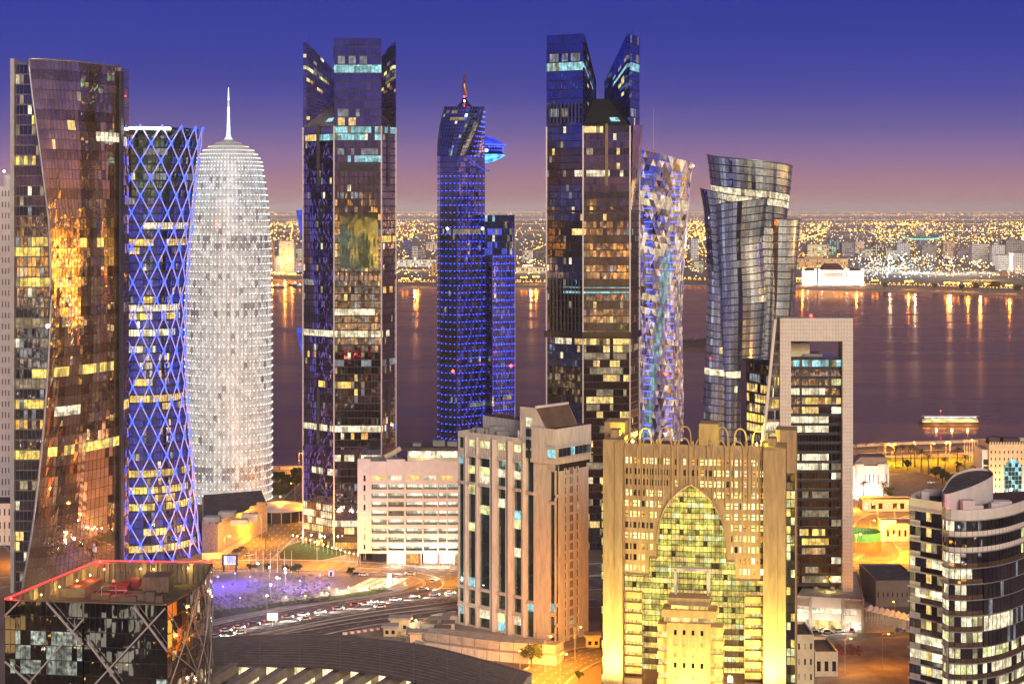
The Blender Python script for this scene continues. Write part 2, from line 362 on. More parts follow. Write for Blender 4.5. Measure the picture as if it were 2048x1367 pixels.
def patch(name, px, z, mat, edge=False):
    m = MB(); m.face([(q.x, q.y, z) for q in (G(*p) for p in px)]); o = structure(m, name, mat)
    if edge:
        k = MB(); q = [G(*p) for p in px]
        for a, b in zip(q, q[1:]+q[:1]): k.bar((a.x, a.y, z+.05), (b.x, b.y, z+.05), .5, .3)
        k.build('kerb', M['kerb'], o)
    return o
for nm, line in (('seawall', near), ('far_seawall', far)):
    k = MB()
    for a, b in zip(line, line[1:]): k.bar((a.x, a.y, .9), (b.x, b.y, .9), 4, 1.9)
    tag(k.build(nm, M['kerb']), kind='structure')
patch('near_shore_park', [(300, 1000), (300, 930), (560, 946), (900, 938), (1300, 922), (1600, 906), (1760, 897), (1960, 890), (2048, 886), (2048, 990), (1500, 1000), (900, 1010)], .02, M['sand'])
patch('corniche_lawn', [(1706, 925), (1760, 915), (1960, 912), (1960, 940), (1850, 948), (1760, 945), (1706, 950)], .05, M['lawn'])
patch('shore_lawn', [(545, 965), (606, 958), (606, 985), (545, 990)], .05, M['lawn'])
road('corniche_road', [(300, 950), (560, 958), (900, 950), (1300, 935), (1600, 918), (1760, 909), (1960, 900), (2048, 896)], 9, .06, M['asph2'])
patch('asphalt_lot', [(1785, 998), (1779, 950), (1838, 944), (1900, 962), (1960, 985), (1900, 1010), (1840, 1030), (1790, 1040)], .055, M['asph2'], True)
patch('sand_lot', [(1600, 1290), (1700, 1276), (1830, 1272), (1830, 1400), (1700, 1420), (1600, 1400)], .05, M['sand'])
patch('forecourt', [(1590, 1240), (1745, 1232), (1830, 1232), (1830, 1262), (1700, 1272), (1590, 1282)], .05, M['pave'])
patch('plaza_paving', [(415, 1140), (560, 1143), (720, 1148), (800, 1152), (845, 1163), (800, 1182), (690, 1200), (560, 1218), (415, 1248)], .05, M['pave'], True)
patch('plaza_lawn', [(415, 1222), (540, 1206), (660, 1192), (760, 1176), (790, 1180), (690, 1197), (560, 1213), (415, 1240)], .07, M['lawn'])
patch('corner_lawn', [(555, 1098), (590, 1085), (625, 1075), (700, 1108), (640, 1122), (560, 1118)], .06, M['lawn'], True)
patch('median_strip', [(430, 1283), (540, 1262), (700, 1238), (915, 1208), (915, 1216), (700, 1246), (540, 1272), (430, 1296)], .06, M['sand'], True)
patch('yellow_lit_yard', [(1700, 1000), (1760, 985), (1830, 1010), (1830, 1140), (1700, 1140)], .03, M['sand'])
patch('construction_yard', [(700, 1268), (760, 1240), (915, 1225), (1200, 1240), (1200, 1300), (1060, 1330), (900, 1310)], .03, M['sand'])
road('main_road', [(250, 1335), (440, 1268), (560, 1240), (700, 1214), (830, 1197), (930, 1186), (1100, 1172), (1300, 1158), (1600, 1150), (1840, 1138), (2060, 1130)], 13, .10, M['asph'])
road('service_road', [(300, 1350), (450, 1305), (600, 1268), (760, 1238), (915, 1222), (1200, 1205)], 7, .11, M['asph'])
road('upper_road', [(300, 1165), (400, 1142), (480, 1130), (640, 1131), (760, 1137), (915, 1150), (1100, 1145), (1400, 1120)], 12, .12, M['asph2'])
road('shore_street', [(470, 1128), (520, 1085), (570, 1045), (606, 1010), (640, 975), (660, 955)], 15, .09, M['asph2'])
road('ramp_loop', [(700, 1139), (790, 1144), (845, 1153), (868, 1167), (845, 1181), (780, 1195), (700, 1208)], 4.5, .13, M['asph2'], dash=False)
road('left_street', [(-60, 1030), (10, 1060), (60, 1100), (120, 1170), (200, 1250)], 10, .09, M['asph2'])
road('left_avenue', [(-80, 1180), (30, 1160), (200, 1150), (420, 1128)], 10, .08, M['asph2'], dash=False)
road('hall_street', [(1000, 1440), (1060, 1380), (1110, 1338), (1180, 1308), (1300, 1290)], 10, .10, M['asph2'])
road('forecourt_road', [(1560, 1290), (1640, 1277), (1740, 1270), (1850, 1266), (2060, 1262)], 4.5, .10, M['asph'], dash=False)
road('yard_road', [(1690, 1142), (1730, 1128), (1765, 1110), (1755, 1085), (1740, 1060), (1760, 1035), (1830, 1020)], 9, .09, M['asph2'], dash=False)
road('far_corniche_road', [(500, 556), (610, 559.5), (800, 573), (1090, 574), (1380, 568), (1590, 574), (1700, 577), (1850, 581), (2060, 588)], 14, .2, M['asph2'], lines=False, kerb=False)
# dark breakwater in the bay
bw = MB(); a, b = G(1325, 694), G(1425, 690)
for i in range(60):
    t = i/59; c = a.lerp(b, t); bw.octa((c.x+rnd.uniform(-6, 6), c.y+rnd.uniform(-14, 30), .5), rnd.uniform(5, 9), 0, rnd.uniform(3, 8.5))
bw.box(min(a.x, b.x), max(a.x, b.x), a.y-8, a.y+40, -1, 5.5)
tag(bw.build('breakwater', pbr('wet_rock', (.045, .03, .035), .9)), 'low dark rock breakwater lying in the bay between the two twisted towers', 'breakwater', kind='stuff')
# ================================================================ lights of the city: across the bay, and all round behind the viewer
GL = dict(gold=glow('city_lamp_gold', (1, .52, .07), 4.5), white=glow('city_lamp_white', (1, .88, .66), 3.4), cool=glow('city_lamp_cool', (.72, .95, .92), 3), deep=glow('city_lamp_deep', (1, .36, .05), 4), red=glow('city_lamp_red', (1, .10, .06), 3))
def lamps(name, groups, label):
    """one cloud of tiny octahedral lamps; groups: list of (key, array n x 4 of x, y, z, r)"""
    V, FF, MI, n0 = [], [], [], 0; keys = [k for k, _ in groups]
    unit = np.array([(1,0,0),(0,1,0),(-1,0,0),(0,-1,0),(0,0,1),(0,0,-1)], float)
    fc = np.array([(0,1,4),(1,2,4),(2,3,4),(3,0,4),(1,0,5),(2,1,5),(3,2,5),(0,3,5)])
    for gi, (k, A) in enumerate(groups):
        A = np.asarray(A); V.append((A[:, None, :3] + unit[None]*A[:, None, 3:4]).reshape(-1, 3))
        FF.append((fc[None] + (np.arange(len(A))*6)[:, None, None]).reshape(-1, 3) + n0); MI.append(np.full(len(A)*8, gi)); n0 += len(A)*6
    V, FF, MI = np.concatenate(V), np.concatenate(FF), np.concatenate(MI)
    me = bpy.data.meshes.new(name); me.vertices.add(len(V)); me.vertices.foreach_set('co', V.ravel())
    me.loops.add(len(FF)*3); me.loops.foreach_set('vertex_index', FF.ravel()); me.polygons.add(len(FF))
    me.polygons.foreach_set('loop_start', np.arange(len(FF))*3); me.polygons.foreach_set('loop_total', np.full(len(FF), 3)); me.polygons.foreach_set('material_index', MI)
    for k in keys: me.materials.append(GL[k])
    me.update(calc_edges=True); o = bpy.data.objects.new(name, me); COL.objects.link(o); return tag(o, label, 'city lights', kind='stuff')
rs = np.random.default_rng(5)
def strip(n, y0, y1, x0, x1, k0, k1, z=(4, 14), clump=None):
    """lamps standing on the ground between two picture rows, sizes in picture px"""
    px = rs.uniform(x0, x1, n); py = rs.uniform(y0, y1, n)
    if clump is not None: px = rs.normal(rs.choice(clump[0], n), clump[1])
    d = H*F/(py-HZ); d = np.minimum(d, 60000); zz = rs.uniform(z[0], z[1], n)
    return np.stack([(px-CX)*d/F, d, zz, rs.uniform(k0, k1, n)**1.0*d/F], 1)
cl = lambda k, x0, x1: list(rs.uniform(x0, x1, k))
city = {k: [] for k in GL}
def avenue(xa, ya, xb, yb, n, k):                          # a street of evenly spaced lamps between two picture points
    ia, ib = 1/(ya-HZ), 1/(yb-HZ); t = np.linspace(0, 1, n); d = H*F*(ia+(ib-ia)*t); A_, B_ = (xa-CX)*H*ia, (xb-CX)*H*ib
    return np.stack([A_+(B_-A_)*t+rs.normal(0, 1.5, n), d, np.full(n, 9.0), np.full(n, k)*d/F*rs.uniform(.7, 1.2, n)], 1)
for q in range(46):
    xa = rs.uniform(380, 2060); ya = rs.uniform(450, 560); yb = ya*0+rs.uniform(max(424, ya-60), max(430, ya-6)); xb = xa+rs.normal(0, 90)
    city[('gold', 'gold', 'deep', 'white')[q % 4]].append(avenue(xa, ya, xb, yb, int(rs.uniform(18, 60)), rs.uniform(.45, .85)))
FARL = ((500, 554), (610, 558), (800, 571), (1090, 572), (1380, 566), (1590, 572), (1700, 575), (1850, 579), (2060, 586))
for (xa, ya), (xb, yb) in zip(FARL, FARL[1:]): city['deep'].append(avenue(xa, ya, xb, yb, int(abs(xb-xa)/3.2), .8)); city['gold'].append(avenue(xa, ya-3, xb, yb-3, int(abs(xb-xa)/9), 1.0))
for yy in (420.5, 424, 431, 440, 449, 463): city['gold'].append(avenue(380, yy, 2070, yy+rs.uniform(-.5, 1), 420, .6))
city['gold'] += [strip(520, 421, 424, 380, 2060, .4, .9), strip(420, 427, 431, 380, 2060, .5, 1.0), strip(700, 444, 452, 380, 2060, .4, 1.2, clump=(cl(26, 400, 2050), 22)), strip(2000, 450, 486, 380, 2060, .3, 1.5, clump=(cl(40, 400, 2050), 24)), strip(1800, 480, 556, 380, 2060, .4, 1.4, clump=(cl(60, 380, 2060), 16))]
city['deep'] += [strip(400, 430, 470, 380, 2060, .4, 1.1), strip(600, 470, 550, 380, 2060, .4, 1.0)]
city['white'] += [strip(300, 423, 446, 380, 2060, .35, .8), strip(450, 446, 500, 1560, 2060, .3, .9), strip(300, 515, 566, 1640, 2060, .3, 1.1, (3, 20), (cl(30, 1690, 2050), 26)), strip(300, 470, 560, 380, 1400, .4, 1.0)]
city['cool'] += [strip(240, 520, 562, 1640, 1900, .3, 1.2, (3, 25), (cl(14, 1690, 1880), 20)), strip(160, 450, 540, 380, 2060, .4, .9)]
city['red'] += [strip(60, 421, 426, 1700, 2060, .4, .7), strip(50, 440, 540, 380, 2060, .4, .8)]
lamps('distant_city_lights', [(k, np.concatenate(v)) for k, v in city.items()], 'glittering gold and white lamps of the flat city beyond the bay')
# the same city continues behind and beside the viewer; the glass towers mirror it
def ring(n, r0, r1, k0, k1, cl_=60, sp=.05):
    th = rs.normal(rs.choice(rs.uniform(-math.pi*.30, math.pi*.74, cl_), n), sp); r = 1/(rs.uniform(1/r1, 1/r0, n)); a = th - math.pi/2
    x, y = r*np.cos(a), r*np.sin(a) ; return np.stack([x, y, rs.uniform(4, 22, n), rs.uniform(k0, k1, n)*(r+900)/F], 1)
rear = dict(gold=[ring(40000, 2200, 30000, .8, 2.7, 200, .03), ring(5000, 450, 2200, .8, 2.6, 60, .04), ring(2600, 230, 700, .5, 1.6, 40, .04)], deep=[ring(16000, 1800, 30000, .6, 2.4, 90, .04)], white=[ring(12000, 1500, 20000, .5, 2.0, 90, .04), ring(2200, 240, 900, .6, 1.8, 40, .05)], cool=[ring(1200, 500, 6000, .5, 1.6, 20, .05)], red=[ring(500, 230, 6000, .5, 1.6, 14, .03)])
for k in list(GL): GL[k] = glow('near_'+k, GL[k].node_tree.nodes['Principled BSDF'].inputs['Emission Color'].default_value[:3], 8)
def below(n, k0, k1):                                       # streets right below the viewer, out of frame
    return np.stack([rs.uniform(-420, 420, n), rs.uniform(40, 430, n), rs.uniform(3, 14, n), rs.uniform(k0, k1, n)], 1)
rear['gold'].append(below(900, .2, .7)); rear['white'].append(below(500, .2, .8)); rear['red'].append(below(160, .2, .5)); rear['cool'].append(below(160, .2, .6))
lamps('surrounding_city_lights', [(k, np.concatenate(v)) for k, v in rear.items()], 'street lamps of the city behind the viewer mirrored in the glass towers')
def rear_wall(name, base, col, s):
    m, t, p = _mat(name); p.inputs['Base Color'].default_value = (*base, 1); p.inputs['Emission Color'].default_value = (*col, 1)
    gm = t.nodes.new('ShaderNodeNewGeometry'); v = t.nodes.new('ShaderNodeVectorMath'); v.operation = 'MULTIPLY'; v.inputs[1].default_value = (.28, .28, .27)
    t.links.new(gm.outputs['Position'], v.inputs[0]); f = t.nodes.new('ShaderNodeVectorMath'); f.operation = 'FLOOR'; t.links.new(v.outputs[0], f.inputs[0])
    wn = t.nodes.new('ShaderNodeTexWhiteNoise'); t.links.new(f.outputs[0], wn.inputs['Vector'])
    gt = t.nodes.new('ShaderNodeMath'); gt.operation = 'GREATER_THAN'; gt.inputs[1].default_value = .66; t.links.new(wn.outputs['Value'], gt.inputs[0])
    k = t.nodes.new('ShaderNodeMath'); k.operation = 'MULTIPLY'; k.inputs[1].default_value = s; t.links.new(gt.outputs[0], k.inputs[0]); t.links.new(k.outputs[0], p.inputs['Emission Strength']); m.cycles.emission_sampling = 'NONE'; return m
RW = [rear_wall('rear_block_tan', (.30, .22, .15), (1, .66, .25), .9), rear_wall('rear_block_grey', (.16, .16, .18), (.95, .95, .75), .8), rear_wall('rear_block_dark', (.06, .05, .06), (1, .8, .4), .9)]
rb = MB()
for i in range(260):
    a = rnd.uniform(-math.pi*.78, math.pi*.78) - math.pi/2; r = 1/rnd.uniform(1/3500, 1/520); x, y = r*math.cos(a), r*math.sin(a)
    if y > 420 and abs(x) < y*.42+120: continue
    if math.hypot(x, y) < 260: continue
    wd, dp, h = rnd.uniform(18, 46), rnd.uniform(18, 46), rnd.choice([12, 18, 25, 40, 60, 90, 130])*rnd.uniform(.7, 1.2)
    rb.box(x-wd/2, x+wd/2, y-dp/2, y+dp/2, 0, h, rnd.randrange(3))
for i in range(34):
    x, y = rnd.uniform(-330, 330), rnd.uniform(60, 390); wd, dp, h = rnd.uniform(14, 30), rnd.uniform(12, 26), rnd.uniform(9, 38)
    if y > 300: h *= .6
    rb.box(x-wd/2, x+wd/2, y-dp/2, y+dp/2, 0, h, rnd.randrange(3))
tag(rb.build('surrounding_city_blocks', RW), 'office blocks of the city behind the viewer mirrored in the glass towers', 'city', kind='stuff')
# ================================================================ bronze sail tower, far left
def sail_tower():
    d0 = 770.0; th = thing('glass_tower', 'tall bronze glass tower with sail-shaped curved front beside the lattice tower', 'tower', X(140, 800), 800)
    zt = Z(118, d0); XL, XR = X(40, d0), X(240, 812)
    edge = [(Z(py, d0), X(px, d0)) for py, px in ((1195, 42), (1120, 55), (1050, 66), (950, 77), (850, 86), (740, 93), (640, 97), (560, 98), (440, 94), (300, 79), (200, 66), (118, 57))]
    def arc(t): return Vector((XL+(XR-XL)*t, d0+44*t-13*math.sin(math.pi*t), 0))
    def S(u, v):
        z = zt*v; t0 = (interp(edge, z)-XL)/(XR-XL); p = arc(t0+(1-t0)*u); p.z = z; return p
    nv = 54
    lr = [(245, .40, .52, 'warm', .8), (275, .78, 1, 'white', .9), (262, .72, .76, 'white', 1), (483, .38, 1, 'gold', .55), (740, .1, .92, 'gold', .85), (815, .15, .5, 'white', .8), (897, .05, .98, 'gold', .75), (560, .1, .2, 'warm', .5)]
    f = rows_lit(lr, lambda u, j: 'brown2' if j % 4 == 0 else 'brown', 3, 0, zt, nv, d0+15, .004)
    facade(th, S, 22, nv, lambda i, j: f((i+.5)/22, j), .05, .035, .06, .012, M['dk'], cap=230, reveal=False)
    # the flat office strip behind the sail's left edge
    za = Z(128, 782); S2 = plane((X(31, 782), 782), (X(104, 782), 782), 0, za)
    lr2 = [(160, 0, 1, 'white', .7), (242, .45, 1, 'gold', .95), (322, 0, .55, 'gold', .9), (487, .45, 1, 'gold', 1), (508, 0, .7, 'gold', 1), (563, 0, 1, 'gold', 1), (640, 0, 1, 'dim', 1), (742, .5, 1, 'gold', .9), (770, 0, 1, 'dim', .9), (815, 0, 1, 'gold', .9), (850, 0, 1, 'amber', .7), (905, 0, 1, 'gold', 1), (975, 0, .6, 'dim', .9), (1065, 0, .8, 'warm', .7), (1150, .2, 1, 'gold', .9)]
    f2 = rows_lit(lr2, lambda u, j: 'dark' if j % 2 else 'smoke', 4, 0, za, 52, 782, .10)
    facade(th, S2, 9, 52, lambda i, j: f2((i+.5)/9, j), .07, .13, .35, .006, pbr('strip_frame', (.16, .14, .14), .5, .5), cap=160)
    b = MB(); b.box(X(23, 782), X(30.6, 782), 780, 800, 0, Z(118, 782)); b.build('edge_fin', M['fin'], th)
    b = MB()                                               # steel rim along the sail's free edge
    pts = [S(0, k/40)+Vector((-.2, -.15, 0)) for k in range(41)]; b.tube(pts, .55, 6); b.build('sail_rim', M['steel'], th, True)
    b = MB(); b.tube([S(k/20, 1)+Vector((0, -.1, .1)) for k in range(21)], .4, 6); b.build('top_rim', M['steel'], th, True)
    b = MB(); core = [Vector((X(100, 784), 784, 0)), arc(.42)+Vector((0, 2.5, 0)), arc(.6)+Vector((0, 2.5, 0)), arc(1)+Vector((-.6, 2, 0)), Vector((X(258, 826), 826, 0)), Vector((X(250, 840), 845, 0)), Vector((X(30, 800), 815, 0)), Vector((X(31, 783), 783.2, 0))]
    b.prism(core, 0, zt-8, 0, 1); b.build('core', [M['brown2'], M['roofd']], th)
    z2 = Z(137, 818); S3 = plane((XR+.6, 815), (X(258, 824), 824), 0, z2)
    f3 = rows_lit([(800, 0, 1, 'gold', 1), (275, 0, 1, 'white', .6)], 'brown', 5, 0, z2, 52, 818, .02)
    facade(th, S3, 3, 52, lambda i, j: f3((i+.5)/3, j), .08, .05, .08, .02, M['dk'], cap=20, reveal=False)
    b = MB(); b.box(XR-.2, XR+.7, 811, 817, 0, zt-2); b.build('dark_slot', M['dk'], th)
    b = MB(); b.bar(P3(72, 118, 775), P3(72, 112, 775), .5); b.build('roof_mast', M['dk'], th)
    b = MB(); b.octa(P3(95, 652, 765), .9); b.build('facade_lamp', M['lampw'], th)
sail_tower()
# ================================================================ hyperboloid lattice tower
def lattice_tower():
    da = 874.0; s = F/da; cx = X(284, da); th = thing('lattice_tower', 'waisted round tower wrapped in a blue-lit diamond lattice', 'tower', cx, da)
    prof = sorted((Z(py, da), (px-284)/s) for py, px in ((1150, 402), (1110, 399), (1040, 394), (960, 388), (880, 381), (790, 374.5), (700, 371.5), (640, 371), (600, 372), (500, 379), (400, 388), (300, 399), (262, 405)))
    prof = [(0, prof[0][1]+.6)] + prof; zt = Z(266, da)
    S = lambda u, v: Vector((cx+(interp(prof, zt*v)-1.3)*math.sin(2*math.pi*u), da-(interp(prof, zt*v)-1.3)*math.cos(2*math.pi*u), zt*v))
    nv, nu = 52, 84
    lr = [(1095, -1, 1, 'gold', .9), (1065, -1, 1, 'gold', .85), (1045, -1, .2, 'gold', .4), (1010, -1, 1, 'gold', .95), (972, -1, 1, 'gold', .95), (950, -1, 1, 'gold', .9), (990, -1, 1, 'warm', .3), (815, -1, 1, 'warm', .8), (795, -1, 1, 'gold', .8), (700, -1, .1, 'white', .9), (660, -1, 1, 'white', .85), (640, -1, 1, 'gold', .8), (618, -1, 1, 'white', .9), (600, -1, .3, 'gold', .5), (505, -1, .05, 'gold', .9), (487, -1, 1, 'gold', .8), (455, -1, 1, 'white', .9), (405, -1, 0, 'dimw', .7), (345, -1, 1, 'dimw', .5), (305, -1, 1, 'dimw', .3), (760, .0, .2, 'gold', .5)]
    f = rows_lit(lr, lambda u, j: ('spillglow' if (j*5+int(u*23)) % 5 < 2 or u > .45 else 'navy') if j < 44 else 'teal', 8, 0, zt, nv, da-20, .05)  # glowing and navy cells imitate LED light washing the glass
    us = [(i/nu)-.5 for i in range(nu+1)]
    facade(th, S, nu, nv, lambda i, j: f(us[i]*3.2, j) if abs(us[i]+.5/nu) < .26 else 'dark', .10, .20, .2, .01, M['dk'], us=us, cap=290)
    nn, nr = 18, 25
    def node(a, q): z = zt*1.012*q/nr; r = interp(prof, min(z, zt)); t = 2*math.pi*a/nn; return Vector((cx+r*math.sin(t), da-r*math.cos(t), z))
    tub = glow('lattice_tube_lit', (.20, .20, 1.0), .28); tp = tub.node_tree.nodes['Principled BSDF']; tp.inputs['Base Color'].default_value = (.62, .52, .66, 1); tp.inputs['Roughness'].default_value = .4  # faint glow in the tubes stands for LED light falling on them
    for dr in (1, -1):
        for a in range(nn):
            b = MB(); b.tube([node(a+dr*q*.5, q) for q in range(nr+1)], .30, 5); b.build('lattice_tube', tub, th, True)
    small, front = MB(), 0
    for q in range(nr+1):
        for a in range(nn):
            p = node(a+q*.5, q); t = 2*math.pi*(a+q*.5)/nn
            if math.cos(t) > -.1: b = MB(); o_ = Vector((math.sin(t), -math.cos(t), 0))*.42; b.octa(p+o_, .75)
            if math.cos(t) > -.1:
                for dq, da_ in ((1, .5), (1, -.5), (-1, .5), (-1, -.5)):
                    if 0 <= q+dq <= nr: e_ = node(a+q*.5+da_, q+dq); v_ = (e_-p).normalized(); b.bar(p+o_, p+o_+v_*2.2, .42, .42)  # blue bars imitate the lamp's glow on the tube ends
                b.build('lattice_lamp_glow', M['ledw'], th); front += 1
    b = MB(); r = prof[-1][1]; b.lathe(cx, da, [(r-1.6, zt-2), (r-1, zt), (r-.6, zt+1.6), (r-2, zt+1.8), (r-6, zt-.5), (0, zt-.5)], 56); b.build('roof_rim', M['teal'], th, True)
    b = MB()
    for k in range(-7, 6): t = 2*math.pi*k/56; b.bar((cx+(r-.5)*math.sin(t), da-(r-.5)*math.cos(t), zt+1.1), (cx+(r-.5)*math.sin(t+.112), da-(r-.5)*math.cos(t+.112), zt+1.1), .8, 1.0)
    b.build('rim_light', M['lampw'], th)
lattice_tower()
# ================================================================ white bullet tower with spire
def bullet_tower():
    da = 1034.0; s = F/da; cx = X(457, da); th = thing('screen_tower', 'white glowing bullet-shaped tower with a needle spire', 'tower', cx, da)
    ed = ((1012, 543), (900, 543.5), (700, 543.5), (563, 543), (471, 539.5), (394, 534), (360, 529), (325, 523), (312, 516), (301, 506.5), (294, 497), (288, 484.5), (283, 474), (279, 466))
    prof = sorted((Z(py, da), (px-457)/s) for py, px in ed); prof = [(0, prof[0][1])]+prof; zt = prof[-1][0]
    scr = pbr('aluminium_screen', (.62, .60, .58), .5, .2, .1)
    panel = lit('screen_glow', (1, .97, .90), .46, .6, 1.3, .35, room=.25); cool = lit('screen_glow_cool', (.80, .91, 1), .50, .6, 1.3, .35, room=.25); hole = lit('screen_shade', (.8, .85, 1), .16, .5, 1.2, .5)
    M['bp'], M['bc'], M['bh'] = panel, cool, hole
    n = 62; zs = [0]; z = 0
    while z < zt-1.0: z += 4.15 if z < 150 else (3.6 if z < 185 else 2.2); zs.append(min(z, zt))
    vs = [q/zt for q in zs]; S = lambda u, v: Vector((cx+interp(prof, zt*v)*math.sin(2*math.pi*u)*.975, da-interp(prof, zt*v)*math.cos(2*math.pi*u)*.975, zt*v))
    rr = random.Random(2); us = [(i/n)-.5 for i in range(n+1)]
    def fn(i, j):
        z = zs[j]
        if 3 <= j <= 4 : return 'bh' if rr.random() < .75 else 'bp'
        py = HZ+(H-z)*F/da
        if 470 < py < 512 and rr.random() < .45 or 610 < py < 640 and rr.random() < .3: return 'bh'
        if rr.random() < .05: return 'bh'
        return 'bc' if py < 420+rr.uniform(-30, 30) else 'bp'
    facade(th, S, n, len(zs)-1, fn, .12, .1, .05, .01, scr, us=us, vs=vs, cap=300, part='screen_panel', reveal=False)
    # layered aluminium screen: butterfly lattice in front of every panel, brackets and floor lamps
    la, lm = MB(), MB()
    for j in range(len(zs)-1):
        z0, z1 = zs[j], zs[j+1]; r0, r1 = interp(prof, z0), interp(prof, z1); rm = (r0+r1)/2*1.003
        hz = (z1-z0)
        for i in range(n):
            t0, t1 = 2*math.pi*(i/n-.5), 2*math.pi*((i+1)/n-.5); tm = (t0+t1)/2
            if math.cos(tm) < -.35: continue
            Q = lambda t, f: Vector((cx+(r0+(r1-r0)*f)*math.sin(t)*1.004, da-(r0+(r1-r0)*f)*math.cos(t)*1.004, z0+hz*f)); o = Vector((math.sin(tm), -math.cos(tm), 0))*.18
            A, B, C, E, mid = Q(t0, 0), Q(t1, 0), Q(t1, 1), Q(t0, 1), Q(tm, .5)
            w2 = .13
            for p, q in ((A, C), (B, E), (Q(tm, 0), Q(t0, .5)), (Q(tm, 0), Q(t1, .5)), (Q(tm, 1), Q(t0, .5)), (Q(tm, 1), Q(t1, .5))):
                dv = (q-p); side = dv.cross(o); side.normalize(); side *= w2; la.quad(p-side, p+side, q+side, q-side)
            if (i+j) % 1 == 0:
                rl = min(.36, r1*.035); lm.octa(Q(tm, .14)+o*1.2, rl, 0, rl*1.3)
    la.build('screen_lattice', scr, th, kind='stuff'); lm.build('floor_lamps', glow('warm_floor_lamp', (1, .93, .80), 1.0), th, kind='stuff')
    for j in range(0, len(zs), 1):
        if j % 1 == 0 and zs[j] < zt-6:
            r = interp(prof, zs[j]); b = MB(); b.lathe(cx, da, [(r*.98, zs[j]-.1), (r+.16, zs[j]-.1), (r+.16, zs[j]+.1), (r*.98, zs[j]+.1)], 76); b.build('floor_ring', scr, th)
    zz = lambda py: Z(py, da); pr = [((466-457)/s, zz(279)), (1.6, zz(274)), (1.15, zz(266)), (.85, zz(240)), (.55, zz(205)), (.16, zz(175))]
    b = MB(); b.lathe(cx, da, pr, 12); b.build('spire', lit('spire_glow', (.85, .94, 1), .9, .9, 1.1), th, True)
    b = MB(); b.octa(P3(434, 448, da-24.5), .55); b.build('red_lamp', M['red'], th)
bullet_tower()
